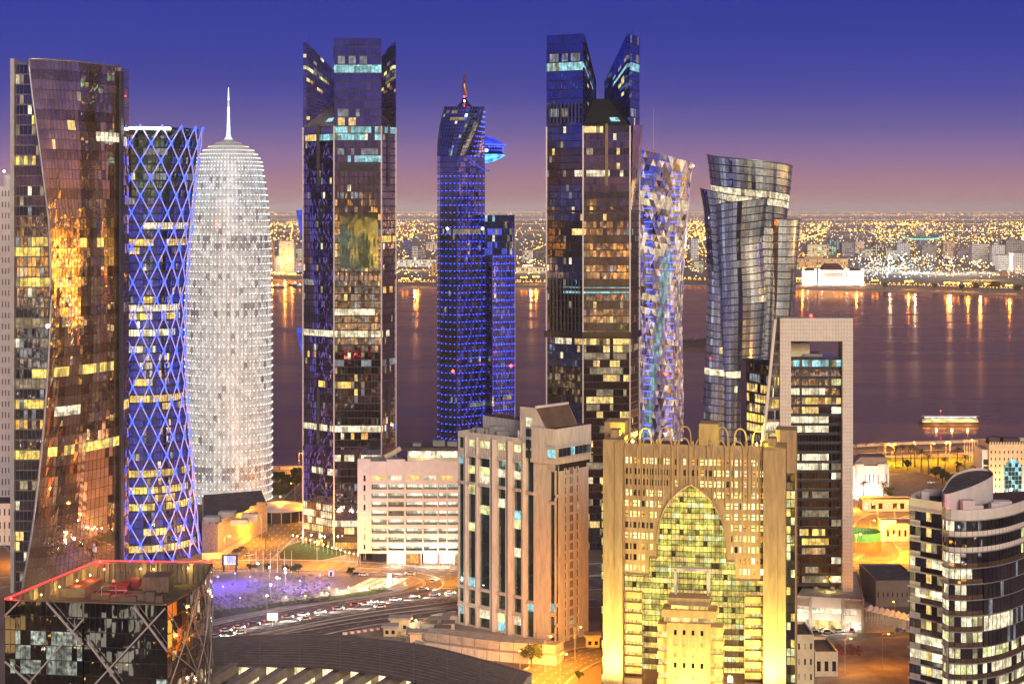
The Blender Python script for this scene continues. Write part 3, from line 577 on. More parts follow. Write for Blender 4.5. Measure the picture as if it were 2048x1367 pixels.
# ================================================================ twin octagonal towers with raised corner blades
def twin_tower(kind):
    A = kind == 'A'; d0 = 880.0; s = F/d0
    if A:
        th = thing('octagonal_tower', 'dark violet glass tower with four raised roof blades between white round tower and blue tower', 'tower', X(700, 900), 900)
        pl = [(606, 896), (668, 880), (763, 880), (792, 894), (792, 918), (760, 934), (666, 934), (606, 916)]; low = None
    else:
        th = thing('octagonal_tower', 'dark glass tower with split bladed crown behind the beige stepped block', 'tower', X(1186, 900), 900)
        pl = [(1093, 889), (1166, 878), (1260, 878), (1279, 896), (1279, 918), (1255, 934), (1160, 934), (1093, 914)]; low = None
    V2 = [Vector((X(px, 880)*(1 if True else 1), y)) for px, y in pl]
    V2 = [Vector((X(px, y), y)) for px, y in pl]
    ze = Z(252, 880); zt = Z(76 if A else 68, 880)
    petals = (1, 3, 5, 7) if A else (0, 2, 4, 6)          # faces that run up into blades
    cen = sum(V2, Vector((0, 0)))/8
    names = {}
    def wall(i, z0, z1, nv, fn, nu, cap, off=0.0, **kw):
        p, q = V2[i], V2[(i+1) % 8]; facade(th, plane(p, q, z0, z1), nu, nv, fn, cap=cap, **kw)
    nv = 58
    rA = {0: [(268, .08, .45, 'warm', .9), (268, .5, 1, 'cyan', .95), (278, .3, 1, 'dimw', .6), (568, 0, .4, 'dimw', .8), (672, 0, 1, 'white', 1), (715, 0, .5, 'amber', .35), (772, .5, .68, 'gold', 1), (858, 0, 1, 'white', .95), (940, .3, 1, 'white', .95), (1012, 0, .95, 'white', .8), (1030, 0, .9, 'white', .8), (1047, 0, 1, 'white', .8), (1063, 0, 1, 'warm', .8), (1080, 0, 1, 'amber', .75), (1093, 0, 1, 'warm', .7)],
          1: [(262, 0, 1, 'cyan', .9), (272, 0, 1, 'cyan', .8), (297, .1, .9, 'dimw', .5), (318, .3, 1, 'cyan', .8), (385, .1, .6, 'dimw', .5), (622, 0, 1, 'white', .9), (672, 0, 1, 'white', 1), (722, 0, 1, 'dimw', .6), (772, 0, .35, 'gold', 1), (772, .35, .7, 'dim', .7), (785, .4, .5, 'gold', 1), (858, 0, 1, 'white', .95), (872, .35, .7, 'amber', .8), (910, 0, 1, 'white', .9), (1042, 0, .7, 'white', 1), (1062, 0, 1, 'warm', .8), (1080, 0, 1, 'amber', .7), (1095, 0, 1, 'gold', .7)],
          2: [(262, .2, 1, 'cyan', .8), (472, 0, 1, 'gold', 1), (582, 0, 1, 'amber', .3), (672, 0, .6, 'white', .5), (850, 0, 1, 'blue', .3), (722, 0, 1, 'dimw', .6), (858, 0, .5, 'white', .8)]}
    rB = {0: [(352, .0, .5, 'dimw', .5), (352, .75, 1, 'white', .9), (470, .7, 1, 'warm', .7), (575, .5, 1, 'cyan', .9), (682, .2, .7, 'white', 1), (682, .8, 1, 'warm', 1), (760, .2, .4, 'dim', .6), (905, 0, 1, 'dim', .3)],
          1: [(252, 0, 1, 'white', 1), (266, 0, .4, 'warm', .6), (266, .7, .85, 'warm', .8), (300, .05, .3, 'dim', .7), (300, .7, .8, 'warm', .7), (330, .7, .8, 'warm', .7), (352, .05, .9, 'white', .65), (400, .05, .2, 'warm', .4), (578, 0, 1, 'cyan', 1), (682, 0, 1, 'warm', .9), (697, .4, 1, 'warm', .8), (712, 0, .9, 'gold', .75), (727, .2, 1, 'warm', .75), (740, .1, 1, 'gold', .7), (755, .4, 1, 'warm', .8), (775, .3, .9, 'gold', .6), (792, .1, .8, 'warm', .6), (808, .1, .7, 'gold', .6), (826, .3, 1, 'warm', .5), (850, 0, 1, 'warm', .8), (880, .1, .7, 'warm', .6), (930, 0, 1, 'warm', .8), (960, 0, 1, 'white', .6), (1000, 0, 1, 'gold', .6), (1040, 0, 1, 'warm', .6)],
          2: [(352, 0, 1, 'white', .3), (690, 0, 1, 'dim', .5)]}
    rB[1] = [(py, u0, u1, 'dim' if py > 690 and q % 2 else k, pr) for q, (py, u0, u1, k, pr) in enumerate(rB[1])]
    rows = rA if A else rB
    for i in range(8):
        w = (V2[(i+1) % 8]-V2[i]).length; nu = max(4, int(w/1.55)); front = i in (0, 1, 2)
        if front:
            if A: base = (lambda u, j: 'violet2' if (j % 9 == 4) else 'violet') if i != 1 else (lambda u, j: 'smoke' if u < .12 or u > .9 else ('smoke' if j > 40 else ('dark' if (j//6) % 3 == 1 else 'smoke')))
            else: base = (lambda u, j: 'navy' if (j//5) % 2 else 'dark') if i == 0 else (lambda u, j: ('dark2' if j % 3 == 0 else 'smoke') if j > 24 else ('dark2' if j % 3 == 0 else 'dark'))
            f = rows_lit(rows[i], base, 20+i, 0, ze, nv, 885, .03); nu_ = nu
            facade(th, plane(V2[i], V2[(i+1) % 8], 0, ze), nu, nv, (lambda i2, j, f=f, nu=nu: f((i2+.5)/nu, j)), .07, .14, .10, .012, M['dk'], cap=(110 if i == 1 else 50), reveal=False)
        else:
            b = MB(); p, q = V2[i], V2[(i+1) % 8]; b.quad((*p, 0), (*q, 0), (*q, ze), (*p, ze)); b.build('rear_wall', M['dark'], th)
    # corner mullions
    for p in V2[:4]:
        b = MB(); b.bar((p.x, p.y-.1, 0), (p.x, p.y-.1, ze), .7); b.build('corner_mullion', M['fin'], th)
    # crown: blades on the petal faces, sloping roofs on the others
    for i in range(8):
        p, q = V2[i], V2[(i+1) % 8]; out = ((p+q)/2-cen)
        if i in petals:
            if A and i == 3: p, q = V2[3], V2[4]
            kk = .62 if A else .82; ip, iq = p.lerp(cen, kk), q.lerp(cen, kk); zi = Z(135 if A else 158, 880); zb = ze
            hi = zt if not (A and i in (3, 7)) else Z(84, 895)
            nvp = int((hi-zb)/4.1); nu = max(4, int((q-p).length/1.7))
            f = rows_lit([(131, 0, 1, 'cyan', 1), (118, .05, .95, 'dimw', .4), (218, .05, .65, 'dimw', .5), (237, .05, .6, 'warm', .35)], 'violet2' if A else 'navy', 40+i, zb, hi, nvp, 880, .015)
            facade(th, plane(p, q, zb, hi), nu, nvp, (lambda i2, j, f=f, nu=nu: f((i2+.5)/nu, j)), .07, .12, .1, .012, M['dk'], cap=20, reveal=False)
            for (o_, n_), nm in (((p, ip), 'blade_side'), ((q, iq), 'blade_side')):
                slope = (lambda u, v, o_=o_, n_=n_, hi=hi: Vector((o_.x+(n_.x-o_.x)*u, o_.y+(n_.y-o_.y)*u, zb+((hi+(zi-hi)*max(0, (u-.12)/.88))-zb)*v)))
                f = rows_lit([(131, 0, .8, 'green' if A else 'cyan', .8), (118, 0, .8, 'dimw', .4), (160, .2, .5, 'warm', .4)], 'violet' if A else 'navy', 60+i, zb, hi, 22, 885, .02)
                facade(th, slope, 9, 22, (lambda i2, j, f=f: f((i2+.5)/9, j)), .08, .12, .1, .012, M['dk'], cap=6, reveal=False)
            b = MB(); k1, k2 = p.lerp(ip, .12), q.lerp(iq, .12)
            b.quad((*k1, hi), (*k2, hi), (*iq, zi), (*ip, zi)); b.quad((*p, hi), (*q, hi), (*k2, hi), (*k1, hi)); b.quad((*ip, zb), (*iq, zb), (*iq, zi), (*ip, zi)); b.build('blade_roof', M['dark2'], th)
        else:
            zi = Z(196, 890); ip, iq = p.lerp(cen, .70), q.lerp(cen, .70)
            b = MB(); b.quad((*p, ze), (*q, ze), (*iq, zi), (*ip, zi)); rf = b.build('sloping_roof', M['dk'], th)
            if i == (0 if A else 1):
                k = MB(); m0, m1 = ip.lerp(iq, .35), ip.lerp(iq, .55); zs_ = lambda t: ze+(zi-ze)*t+.15
                L2 = lambda t, h: (p.lerp(q, h)).lerp(ip.lerp(iq, h), t)
                k.quad((*L2(.15, .62), zs_(.15)), (*L2(.15, .85), zs_(.15)), (*L2(.3, .85), zs_(.3)), (*L2(.3, .62), zs_(.3))); k.build('skylight', M['cyan'], rf)
    # tall shallow fin slot on the sloping faces, collars
    for i in ((0, 2) if A else (1,)):
        p, q = V2[i], V2[(i+1) % 8]; m = p.lerp(q, .5); n = (m-cen).normalized()*.35
        b = MB(); b.box(m.x-.7, m.x+.7, m.y-.6+n.y, m.y+.6+n.y, Z(372, 880), ze+1); b.build('fin_slot', M['dk'] if A else pbr('bronze_fin', (.20, .12, .055), .5, .4), th)
        if A: b = MB(); b.box(m.x-.7, m.x+.7, m.y-.6+n.y, m.y+.6+n.y, Z(890, 880), Z(780, 880)); b.build('fin_slot', M['dk'], th)
    for py, h, k in (((560, 2.2, 1.012), (908, 2.4, 1.015)) if A else ((676, 3.2, 1.05), (582, 1.6, 1.012), (425, 1.2, 1.01))):
        b = MB(); ring_ = [cen+(p-cen)*k for p in V2]; b.prism(ring_, Z(py, 880), Z(py, 880)+h); b.build('collar_band', M['violet2'] if A else M['dark2'], th)
    if A:                                                  # deep vertical ribs and the big mirrored panel on the front face, blue lit edge fins
        for k in range(9):
            x = X(679+k*9.6, 879.4)
            b = MB(); b.box(x-.22, x+.22, 879.1, 879.9, Z(425, 880), Z(345, 880)); b.build('facade_rib', M['dk'], th)
            b = MB(); b.box(x-.22, x+.22, 879.1, 879.9, Z(562, 880), Z(540, 880)); b.build('facade_rib', M['dk'], th)
        b = MB(); b.box(X(680, 879), X(756, 879), 879.2, 879.9, Z(536, 880), Z(424, 880)); b.build('mirror_panel', glass('mirror_panel_glass', (.16, .20, .18), .03, .012, .3), th)
        b = MB(); b.box(X(679, 879), X(755, 879), 879.3, 879.9, Z(342, 880), Z(328, 880)); b.build('louvre_panel', M['dk'], th)
        for py0, py1 in ((420, 500), (655, 725)):
            b = MB(); b.hexa([P3(606, py1, 900), P3(606.5, py1, 897), P3(606.5, py1, 901), P3(606, py1, 904), P3(592, py0, 900), P3(606.5, py0, 897), P3(606.5, py0, 901), P3(592, py0, 904)]); b.build('side_blade', M['blue'], th)
        b = MB(); b.bar(P3(618, 84, 900), P3(618, 66, 900), .25); b.build('roof_mast', M['dk'], th)
    else:
        for k in range(9):
            x = X(1101+k*7, 884); y = 887.6-k*1.15
            b = MB(); b.box(x-.2, x+.2, y-.6, y+.1, Z(245, 880), Z(207, 880)); b.build('facade_rib', M['dk'], th)
            b = MB(); b.box(x-.2, x+.2, y-.6, y+.1, Z(665, 880), Z(560, 880)); b.build('facade_rib', M['dk'], th)
        b = MB(); b.hexa([P3(1262, 425, 880), P3(1266, 425, 886), P3(1279, 425, 897), P3(1272, 425, 900), P3(1266, 250, 880), P3(1285, 250, 886), P3(1285, 250, 897), P3(1268, 250, 900)]); b.build('side_blade', M['violet'], th)
        b = MB(); b.bar(P3(1272, 72, 900), P3(1272, 58, 900), .25); b.build('roof_mast', M['dk'], th)
        b = MB(); b.box(X(1178, 876), X(1181, 876), 876.5, 877.9, 0, Z(330, 880)); 
twin_tower('A'); twin_tower('B')
# ================================================================ dark tower studded with blue lamps
def blue_tower():
    d0 = 1100.0; th = thing('blue_lamp_tower', 'navy glass tower with blue lamp rows, saucer restaurant and flame finial', 'tower', X(935, d0), d0+10)
    Q = lambda px, d: Vector((X(px, d), d)); zh, zt = Z(312, d0), Z(213, d0)
    pl = [Q(874, 1120), Q(880, 1106), Q(914, 1098), Q(970, 1112), Q(970, 1140), Q(874, 1140)]
    fs = rows_lit([(462, 0, 1, 'dimw', .8), (795, 0, 1, 'dimw', .35), (470, 0, 1, 'dim', .5)], lambda u, j: 'navy' if (j//7) % 3 else 'dark', 71, 0, zh, 58, d0, .012)
    facade(th, plane(pl[1], pl[2], 0, zh), 8, 58, lambda i, j: fs((i+.5)/8, j), .06, .10, .1, .012, M['dk'], cap=60, reveal=False)
    fs2 = rows_lit([(462, 0, 1, 'dim', .7), (815, 0, 1, 'dimw', .5)], lambda u, j: 'spillglow' if (j*3+int(u*13)) % 4 == 0 else 'bluev', 72, 0, zh, 58, d0, .012)  # glowing cells imitate the blue lamps' spill on this face
    facade(th, plane(pl[2], pl[3], 0, zh), 13, 58, lambda i, j: fs2((i+.5)/13, j), .06, .10, .1, .02, M['dk'], cap=60, reveal=False)
    facade(th, plane(pl[0], pl[1], 0, zh), 4, 58, lambda i, j: 'navy', .08, .1, .1, .02, M['dk'], cap=10, reveal=False)
    b = MB(); b.prism([pl[0]+Vector((.2, .4)), pl[1]+Vector((.2, .4)), pl[2]+Vector((0, .5)), pl[3]+Vector((-.3, .3)), pl[4], pl[5]], 0, zh, 0, 1); b.build('core', [M['navy'], M['roofd']], th)
    # slanted head: dark curved front, lit blue flank
    xl = [(Z(py, d0), X(px, d0)) for py, px in ((312, 876), (285, 876.5), (255, 880), (232, 884.5), (213, 890))]; xr = [(Z(py, d0), X(px, d0)) for py, px in ((312, 932), (290, 941), (265, 951), (240, 961), (213, 968))]
    SH = lambda u, v: (lambda z: Vector((interp(xl, z)+(interp(xr, z)-interp(xl, z))*u, d0-1-2*math.sin(math.pi*u)+v*2, z)))(zh+(zt-zh)*v)
    fh = rows_lit([(240, .25, .75, 'dim', .5), (225, .2, .8, 'dim', .55), (300, 0, .5, 'cyan', .12), (270, .5, .75, 'dimw', .3)], 'navy', 73, zh, zt, 14, d0, .03)
    facade(th, SH, 14, 14, lambda i, j: fh((i+.5)/14, j), .12, .14, .15, .015, M['dk'], cap=60)
    SF = lambda u, v: (lambda z: Vector((interp(xr, z)+(X(970, 1112)-interp(xr, z))*u, d0+1+u*11, z)))(zh+(zt-zh)*v)
    facade(th, SF, 5, 14, lambda i, j: 'bluev', .06, .1, .1, .015, M['dk'], cap=20, reveal=False)
    b = MB(); b.tube([SH(0, k/12) for k in range(13)], .5, 5); b.build('head_rim', M['dk'], th, True)
    b = MB(); b.tube([SH(1, k/12) for k in range(13)], .5, 5); b.build('head_rim', M['dk'], th, True)
    b = MB(); b.prism([Vector((X(879, 1104), 1104)), Vector((X(930, 1103), 1103)), Q(969, 1113), Q(969, 1135), Q(879, 1135)], zh, zt-14, 0, 1); b.build('head_core', [M['navy'], M['roofd']], th)
    cxs = X(929, 1115); zf = lambda py: Z(py, 1115)
    b = MB(); b.lathe(cxs, 1115, [(5.4, zf(214)), (3.6, zf(209)), (2.0, zf(203)), (.9, zf(196))], 14); b.build('finial_base', M['violet2'], th, True)
    b = MB(); b.tube([(cxs+.6, 1115, zf(212)), (cxs+.7, 1115, zf(200)), (cxs+.9, 1115, zf(190)), (cxs+.2, 1115, zf(180)), (cxs-.3, 1115, zf(168)), (cxs-.2, 1115, zf(157)), (cxs, 1115, zf(146))], [.7, .6, .85, 1.25, 1.4, 1.0, .08], 8)
    b.build('flame_finial', pbr('copper_finial', (.55, .24, .16), .35, .6), th, True)
    b = MB(); b.octa((cxs, 1111.5, zf(194)), .6); b.build('red_lamp', M['red'], th)
    b = MB(); b.octa((cxs, 1110, zf(203)), .6); b.build('white_lamp', M['lampw'], th)
    # saucer
    sx, sy = X(968, 1128), 1128; zz = lambda py: Z(py, sy); R_ = 13.8
    b = MB(); b.lathe(sx, sy, [(1, zz(272)), (6, zz(276)), (R_-2, zz(287)), (R_, zz(289.5)), (R_-.3, zz(291.5)), (R_-1.8, zz(292))], 40); b.build('saucer_roof', lit('saucer_blue', (.015, .05, 1), .8, .7, 1.2, .2), th, True)
    b = MB(); b.lathe(sx, sy, [(R_-2.2, zz(292)), (R_-2.6, zz(304)), (R_-1.6, zz(309))], 40); b.build('saucer_glazing', M['navy'], th, True)
    b = MB(); b.lathe(sx, sy, [(R_-1.6, zz(309)), (R_-.2, zz(311)), (R_-3, zz(316)), (6, zz(323)), (2, zz(326))], 40); b.build('saucer_belly', lit('saucer_cyan', (.08, .42, 1), 1.2, .5, 1.5, .3), th, True)
    b = MB(); b.lathe(sx, sy, [(R_+.05, zz(289)), (R_+.3, zz(290)), (R_+.05, zz(291))], 40); b.build('saucer_rim_light', M['ledw'], th)
    for k in range(16):
        t = -math.pi*.62+k*math.pi*.78/15
        for py in (295, 301): b = MB(); b.octa((sx+(R_-2)*math.cos(t), sy+(R_-2)*math.sin(t), zz(py)), .42); b.build('saucer_lamp', M['ledw'], th)
    # swooping canopy below the saucer
    b = MB(); b.tube([P3(934, 311, 1097), P3(945, 322, 1100), P3(958, 334, 1106), P3(970, 341, 1112), P3(979, 341, 1114)], [.4, .45, .5, .6, .4], 6); b.build('canopy_edge', lit('canopy_blue', (.02, .10, 1), .5), th, True)
    # lower shaft on the right
    ql = [Q(970, 1110), Q(984, 1096), Q(1031, 1105), Q(1031, 1130), Q(970, 1130)]; z2, z3 = Z(510, d0), Z(430, d0)
    f4 = rows_lit([(795, 0, 1, 'dim', .4), (820, 0, .6, 'dimw', .3)], lambda u, j: 'spillglow' if (j*3+int(u*11)) % 3 == 0 else 'bluev', 74, 0, z2, 42, d0, .015)  # some cells glow to imitate blue lamp spill
    facade(th, plane(ql[1], ql[2], 0, z2), 11, 42, lambda i, j: f4((i+.5)/11, j), .06, .1, .1, .02, M['dk'], cap=60, reveal=False)
    facade(th, plane(ql[0], ql[1], 0, z2), 5, 42, lambda i, j: 'dark', .06, .1, .1, .02, M['dk'], cap=10, reveal=False)
    b = MB(); b.prism([ql[0]+Vector((0, .5)), ql[1]+Vector((0, .5)), ql[2]+Vector((-.2, .4)), ql[3], ql[4]], 0, z2, 0, 1); b.build('lower_core', [M['navy'], M['roofd']], th)
    f5 = rows_lit([(440, 0, .4, 'cyan', .5), (470, 0, 1, 'blue', .5), (490, 0, 1, 'blue', .4), (505, 0, 1, 'blue', .6)], 'navy', 75, z2, z3, 6, d0, .03)
    facade(th, plane(Q(970, 1103), Q(1029, 1106), z2, z3), 12, 6, lambda i, j: f5((i+.5)/12, j), .06, .08, .1, .015, M['dk'], cap=40, reveal=False)
    b = MB(); b.prism([Q(970, 1103.5), Q(1029, 1106.5), Q(1029, 1130), Q(970, 1130)], z2, z3); b.build('upper_block', M['navy'], th)
    for px, dd in ((1030, 1104.2),): b = MB(); b.bar((X(px, dd), dd, 0), (X(px, dd), dd, z3), .5); b.build('corner_mullion', M['fin'], th)
    led = MB(); py = 352.0
    while py < 905:
        z = Z(py, d0)
        for a, c, n in ((pl[2], pl[3], 8), (pl[1], pl[2], 4), (pl[0], pl[1], 1)) + (((ql[1], ql[2], 9),) if py > 512 else ()):
            nrm = Vector((c.y-a.y, -(c.x-a.x))).normalized()*.45
            for k in range(n): p = a.lerp(c, (k+.5)/n)+nrm; led.octa((p.x, p.y, z), .34)
            if n > 4:
                bb = MB(); A_, C_ = a+nrm*.5, c+nrm*.5; bb.bar((A_.x, A_.y, z-.3), (C_.x, C_.y, z-.3), .4, .35); bb.build('floor_ledge', M['navy'], th)
        py += 14.6
    for k in range(10):
        for j in range(4): p = SF(.25+.2*j, k/10); led.octa(p+Vector((.3, -.4, 0)), .4)
    led.build('blue_lamp_rows', M['led'], th, kind='stuff')
    for px, py in ((906, 742), (1022, 731)): b = MB(); b.octa(P3(px, py, 1090), 1.1); b.build('red_beacon', M['red'], th)
    for px, py in ((895, 457), (965, 457)): b = MB(); b.octa(P3(px, py, 1092), .8); b.build('white_lamp', M['lampw'], th)
blue_tower()
# ================================================================ faceted twisting tower
def faceted_tower():
    da = 1066.0; s = F/da; cx = X(1318, da); th = thing('faceted_tower', 'twisting tower of lavender triangular glass panels with blue light dashes', 'tower', cx, da)
    prof = sorted((Z(py, da), (px-1318)/s) for py, px in ((1000, 1370), (865, 1369), (800, 1368), (720, 1366), (640, 1365), (560, 1369), (480, 1377), (400, 1385), (330, 1391), (300, 1393))); prof = [(0, prof[0][1])]+prof
    zt = Z(296, da)
    def rad(t, z):                                          # rounded hexagon that turns with height
        a = (t - R(64)*z/zt) % (math.pi/3) - math.pi/6; r = interp(prof, z); return r*(.80/math.cos(a)*.87+.20*1.0)
    def pt(u, z): t = 2*math.pi*u; r = rad(t, z); return Vector((cx+r*math.sin(t), da-r*math.cos(t), z))
    top = lambda u: zt-9.5*(.5+.5*math.sin(2*math.pi*(u-.02)))  # slanted crown line
    cols = dict(fa=glass('facet_lavender', (.60, .50, .64), .16, .03), fb=glass('facet_pink', (.66, .54, .56), .2, .03), fc=glass('facet_grey', (.48, .44, .54), .14, .03))
    M.update(cols); M['fl'] = lit('facet_lit_warm', (1, .76, .48), .42, .85, 1.15, .1); M['ft'] = lit('facet_lit_teal', (.42, .82, .78), .26, .85, 1.15, .1); M['fw'] = lit('facet_lit_violet', (.46, .36, .85), .20, .85, 1.15, .1); M['fp'] = lit('facet_lit_pink', (.95, .60, .58), .24, .85, 1.15, .1)
    nu, nv = 38, 50; keys = ('fa', 'fb', 'fc', 'fl', 'ft', 'fw', 'fp'); tri = []; rr = random.Random(31)
    bright = {int(nv*(Z(py, da))/zt) for py in (395, 470, 485, 500, 590, 615, 380)}
    for j in range(nv):
        for i in range(nu):
            sh = .5 if j % 2 else 0; u = lambda q: (q)/nu-.5
            zs = lambda q, u_: q/nv*top(u_)
            a, b_, c, d_ = [(u(i+sh), j), (u(i+1+sh), j), (u(i+.5+sh), j+1), (u(i+1.5+sh), j+1)]
            for T in ((a, b_, c), (b_, d_, c)):
                um = sum(t[0] for t in T)/3; pts = [pt(t[0], zs(t[1], t[0])) for t in T]; ce = sum(pts, Vector())/3
                up = (um % 1); fr_ = math.cos(2*math.pi*um)
                n = (pts[1]-pts[0]).cross(pts[2]-pts[0]).normalized()
                pts = [ce+(p-ce)*.97+n*rr.gauss(0, .02) for p in pts]
                scx = CX+ce.x*F/ce.y; py = HZ+(H-ce.z)*F/ce.y
                k = rr.choice(('fa', 'fw', 'fb', 'fc', 'fw', 'fp'))
                if fr_ > 0:
                    dg = scx-(1330-(py-560)*.12)                # teal diagonal
                    if abs(dg) < 9 and py > 500: k = 'ft' if rr.random() < .65 else 'fw'
                    elif py > 640: k = rr.choice(('fw', 'fp', 'fp', 'fw', 'fb', 'fa', 'fl')) if scx > 1322 else rr.choice(('fw', 'fw', 'fa', 'fp', 'fl'))
                    elif scx > 1340 and rr.random() < .62: k = rr.choice(('fl', 'fp'))
                    elif j in bright and rr.random() < .7: k = 'fl'
                    elif rr.random() < .34: k = rr.choice(('fl', 'fw', 'fp', 'blue'))
                    elif py < 400 and scx < 1316 and rr.random() < .5: k = 'blue'
                tri.append((fr_, k, pts))
    order = sorted(range(len(tri)), key=lambda q: -tri[q][0]); solo = set(order[:300]); rest, rk = MB(), []
    for q, (fr_, k, pts) in enumerate(tri):
        if q in solo: m = MB(); m.face(pts); m.build('glass_panel', M[k], th)
        else:
            if k not in rk: rk.append(k)
            rest.face(pts, rk.index(k))
    rest.build('panel_mass', [M[k] for k in rk], th, kind='stuff')
    b = MB(); n2 = 44
    for j in range(25):
        for i in range(n2):
            q = [pt(i/n2-.5, j/25*top(i/n2-.5)), pt((i+1)/n2-.5, j/25*top((i+1)/n2-.5)), pt((i+1)/n2-.5, (j+1)/25*top((i+1)/n2-.5)), pt(i/n2-.5, (j+1)/25*top(i/n2-.5))]
            b.quad(*[Vector((cx+(p.x-cx)*.982, da+(p.y-da)*.982, p.z-.4)) for p in q])
    b.face([pt(i/n2-.5, top(i/n2-.5)-3) for i in range(n2)]); b.build('core', M['violet2'], th)
    led = MB()
    for j in range(2, nv-2):
        z = j/nv*zt*.98
        for u0 in (.06, -.09):
            if rr.random() < .8:
                for k in range(6): p = pt(u0+k*.0085-.1*(1-j/nv)*.3, z); led.bar(p+Vector((-.32, -.5, 0)), p+Vector((.32, -.5, 0)), .35, .4)
    led.build('blue_light_dashes', M['led'], th, kind='stuff')
    b = MB(); b.octa(P3(1332, 748, da-17), 1.1); b.build('red_beacon', M['red'], th)
    b = MB(); b.octa(pt(.24, top(.24)-1)+Vector((.5, -.5, 0)), .7); b.build('roof_lamp', M['lampw'], th)
    b = MB(); b.tube([P3(1307, 300, da), P3(1307, 215, da)], [.35, .06], 5); b.build('roof_mast', M['steel'], th)
faceted_tower()
# ================================================================ twisted banded tower with three overlapping shells
def shell_tower():
    da = 1118.0; s = F/da; cx = X(1497, da); th = thing('shell_tower', 'twisted silver glass tower of three overlapping shells with thin floor bands', 'tower', cx, da)
    band = pbr('dark_floor_band', (.05, .045, .045), .5, .4)
    def shell(nm, left, right, dep, topf, nu, floor, rows, keyf, seed, wav=0.0):
        xl = [(Z(py, da), X(px, da)) for py, px in sorted(left, reverse=True)]; xr = [(Z(py, da), X(px, da)) for py, px in sorted(right, reverse=True)]
        zmax = max(topf(0), topf(.5), topf(1)); nv = int(zmax/floor)
        def S(u, v):
            z = topf(u)*v; a, b = interp(xl, z), interp(xr, z); t = math.pi*(u); c = (a+b)/2; r = (b-a)/2
            w_ = wav*math.sin(3*t+z*.014)
            return Vector((c-r*math.cos(t), da+dep-r*.92*math.sin(t)**.9-w_, z))
        kf2 = lambda u, j, keyf=keyf: (lambda k: 'glint' if k == 'mirror' and (int(u*nu)*7+seed) % 6 == 1 else k)(keyf(u, j)); f = rows_lit(rows, kf2, seed, 0, zmax, nv, da-20, .008)
        facade(th, S, nu, nv, lambda i, j: f((i+.5)/nu, j), .04, .10, .10, .02, band, cap=100, reveal=False)
        for j in range(1, nv+1):
            b = MB(); b.tube([S(k/24, j/nv)+Vector((0, -.15, 0)) for k in range(25)], .26, 4); b.build('floor_band', band, th)
        return S
    mid = shell('main', [(310, 1414), (372, 1421), (450, 1437), (600, 1440), (900, 1436), (1000, 1436)], [(310, 1586), (372, 1581), (450, 1572), (600, 1568), (900, 1552), (1000, 1552)], 0, lambda u: Z(310+26*u, da), 34, 4.45, [(378, 0, 1, 'white', 1), (386, 0, 1, 'white', 1)], lambda u, j: 'mirror' if u > .1 else 'navy', 81, .6)
    shell('outer', [(374, 1398), (420, 1406), (560, 1414), (650, 1411), (760, 1406), (900, 1402), (1000, 1402)], [(374, 1470), (450, 1480), (600, 1490), (1000, 1486)], -4, lambda u: Z(376+18*u, da), 16, 4.45, [(738, 0, 1, 'white', 1), (748, 0, .5, 'warm', 1)], lambda u, j: 'navy' if (u < .25 and j > 28) else 'mirror', 82, .3)
    shell('front', [(405, 1424), (560, 1432), (760, 1438), (1000, 1438)], [(385, 1545), (480, 1530), (600, 1535), (800, 1520), (1000, 1516)], -9, lambda u: Z(412-22*u, da), 20, 4.45, [(738, 0, 1, 'white', 1), (748, .1, .9, 'white', .9)], lambda u, j: 'mirror', 83, .9)
    shell('right', [(440, 1500), (600, 1505), (1000, 1480)], [(437, 1598), (520, 1593), (640, 1584), (800, 1578), (1000, 1572)], -4, lambda u: Z(437+2*u, da), 18, 4.45, [], lambda u, j: 'brown' if .35 < u < .5 else 'mirror', 84, .4)
    b = MB()
    b.face([mid(k/20, 1)+Vector((0, 0, -2.5)) for k in range(21)]); b.build('roof', M['roofd'], th)
    b = MB(); b.tube([mid(k/24, 1)+Vector((0, 0, .2)) for k in range(25)], .45, 5); b.build('crown_rim', M['steel'], th, True)
    b = MB(); b.prism([(X(1446, da), da-6), (X(1552, da), da-6), (X(1545, da), da+26), (X(1452, da), da+26)], 0, Z(450, da)); b.build('core', M['dk'], th)
shell_tower()
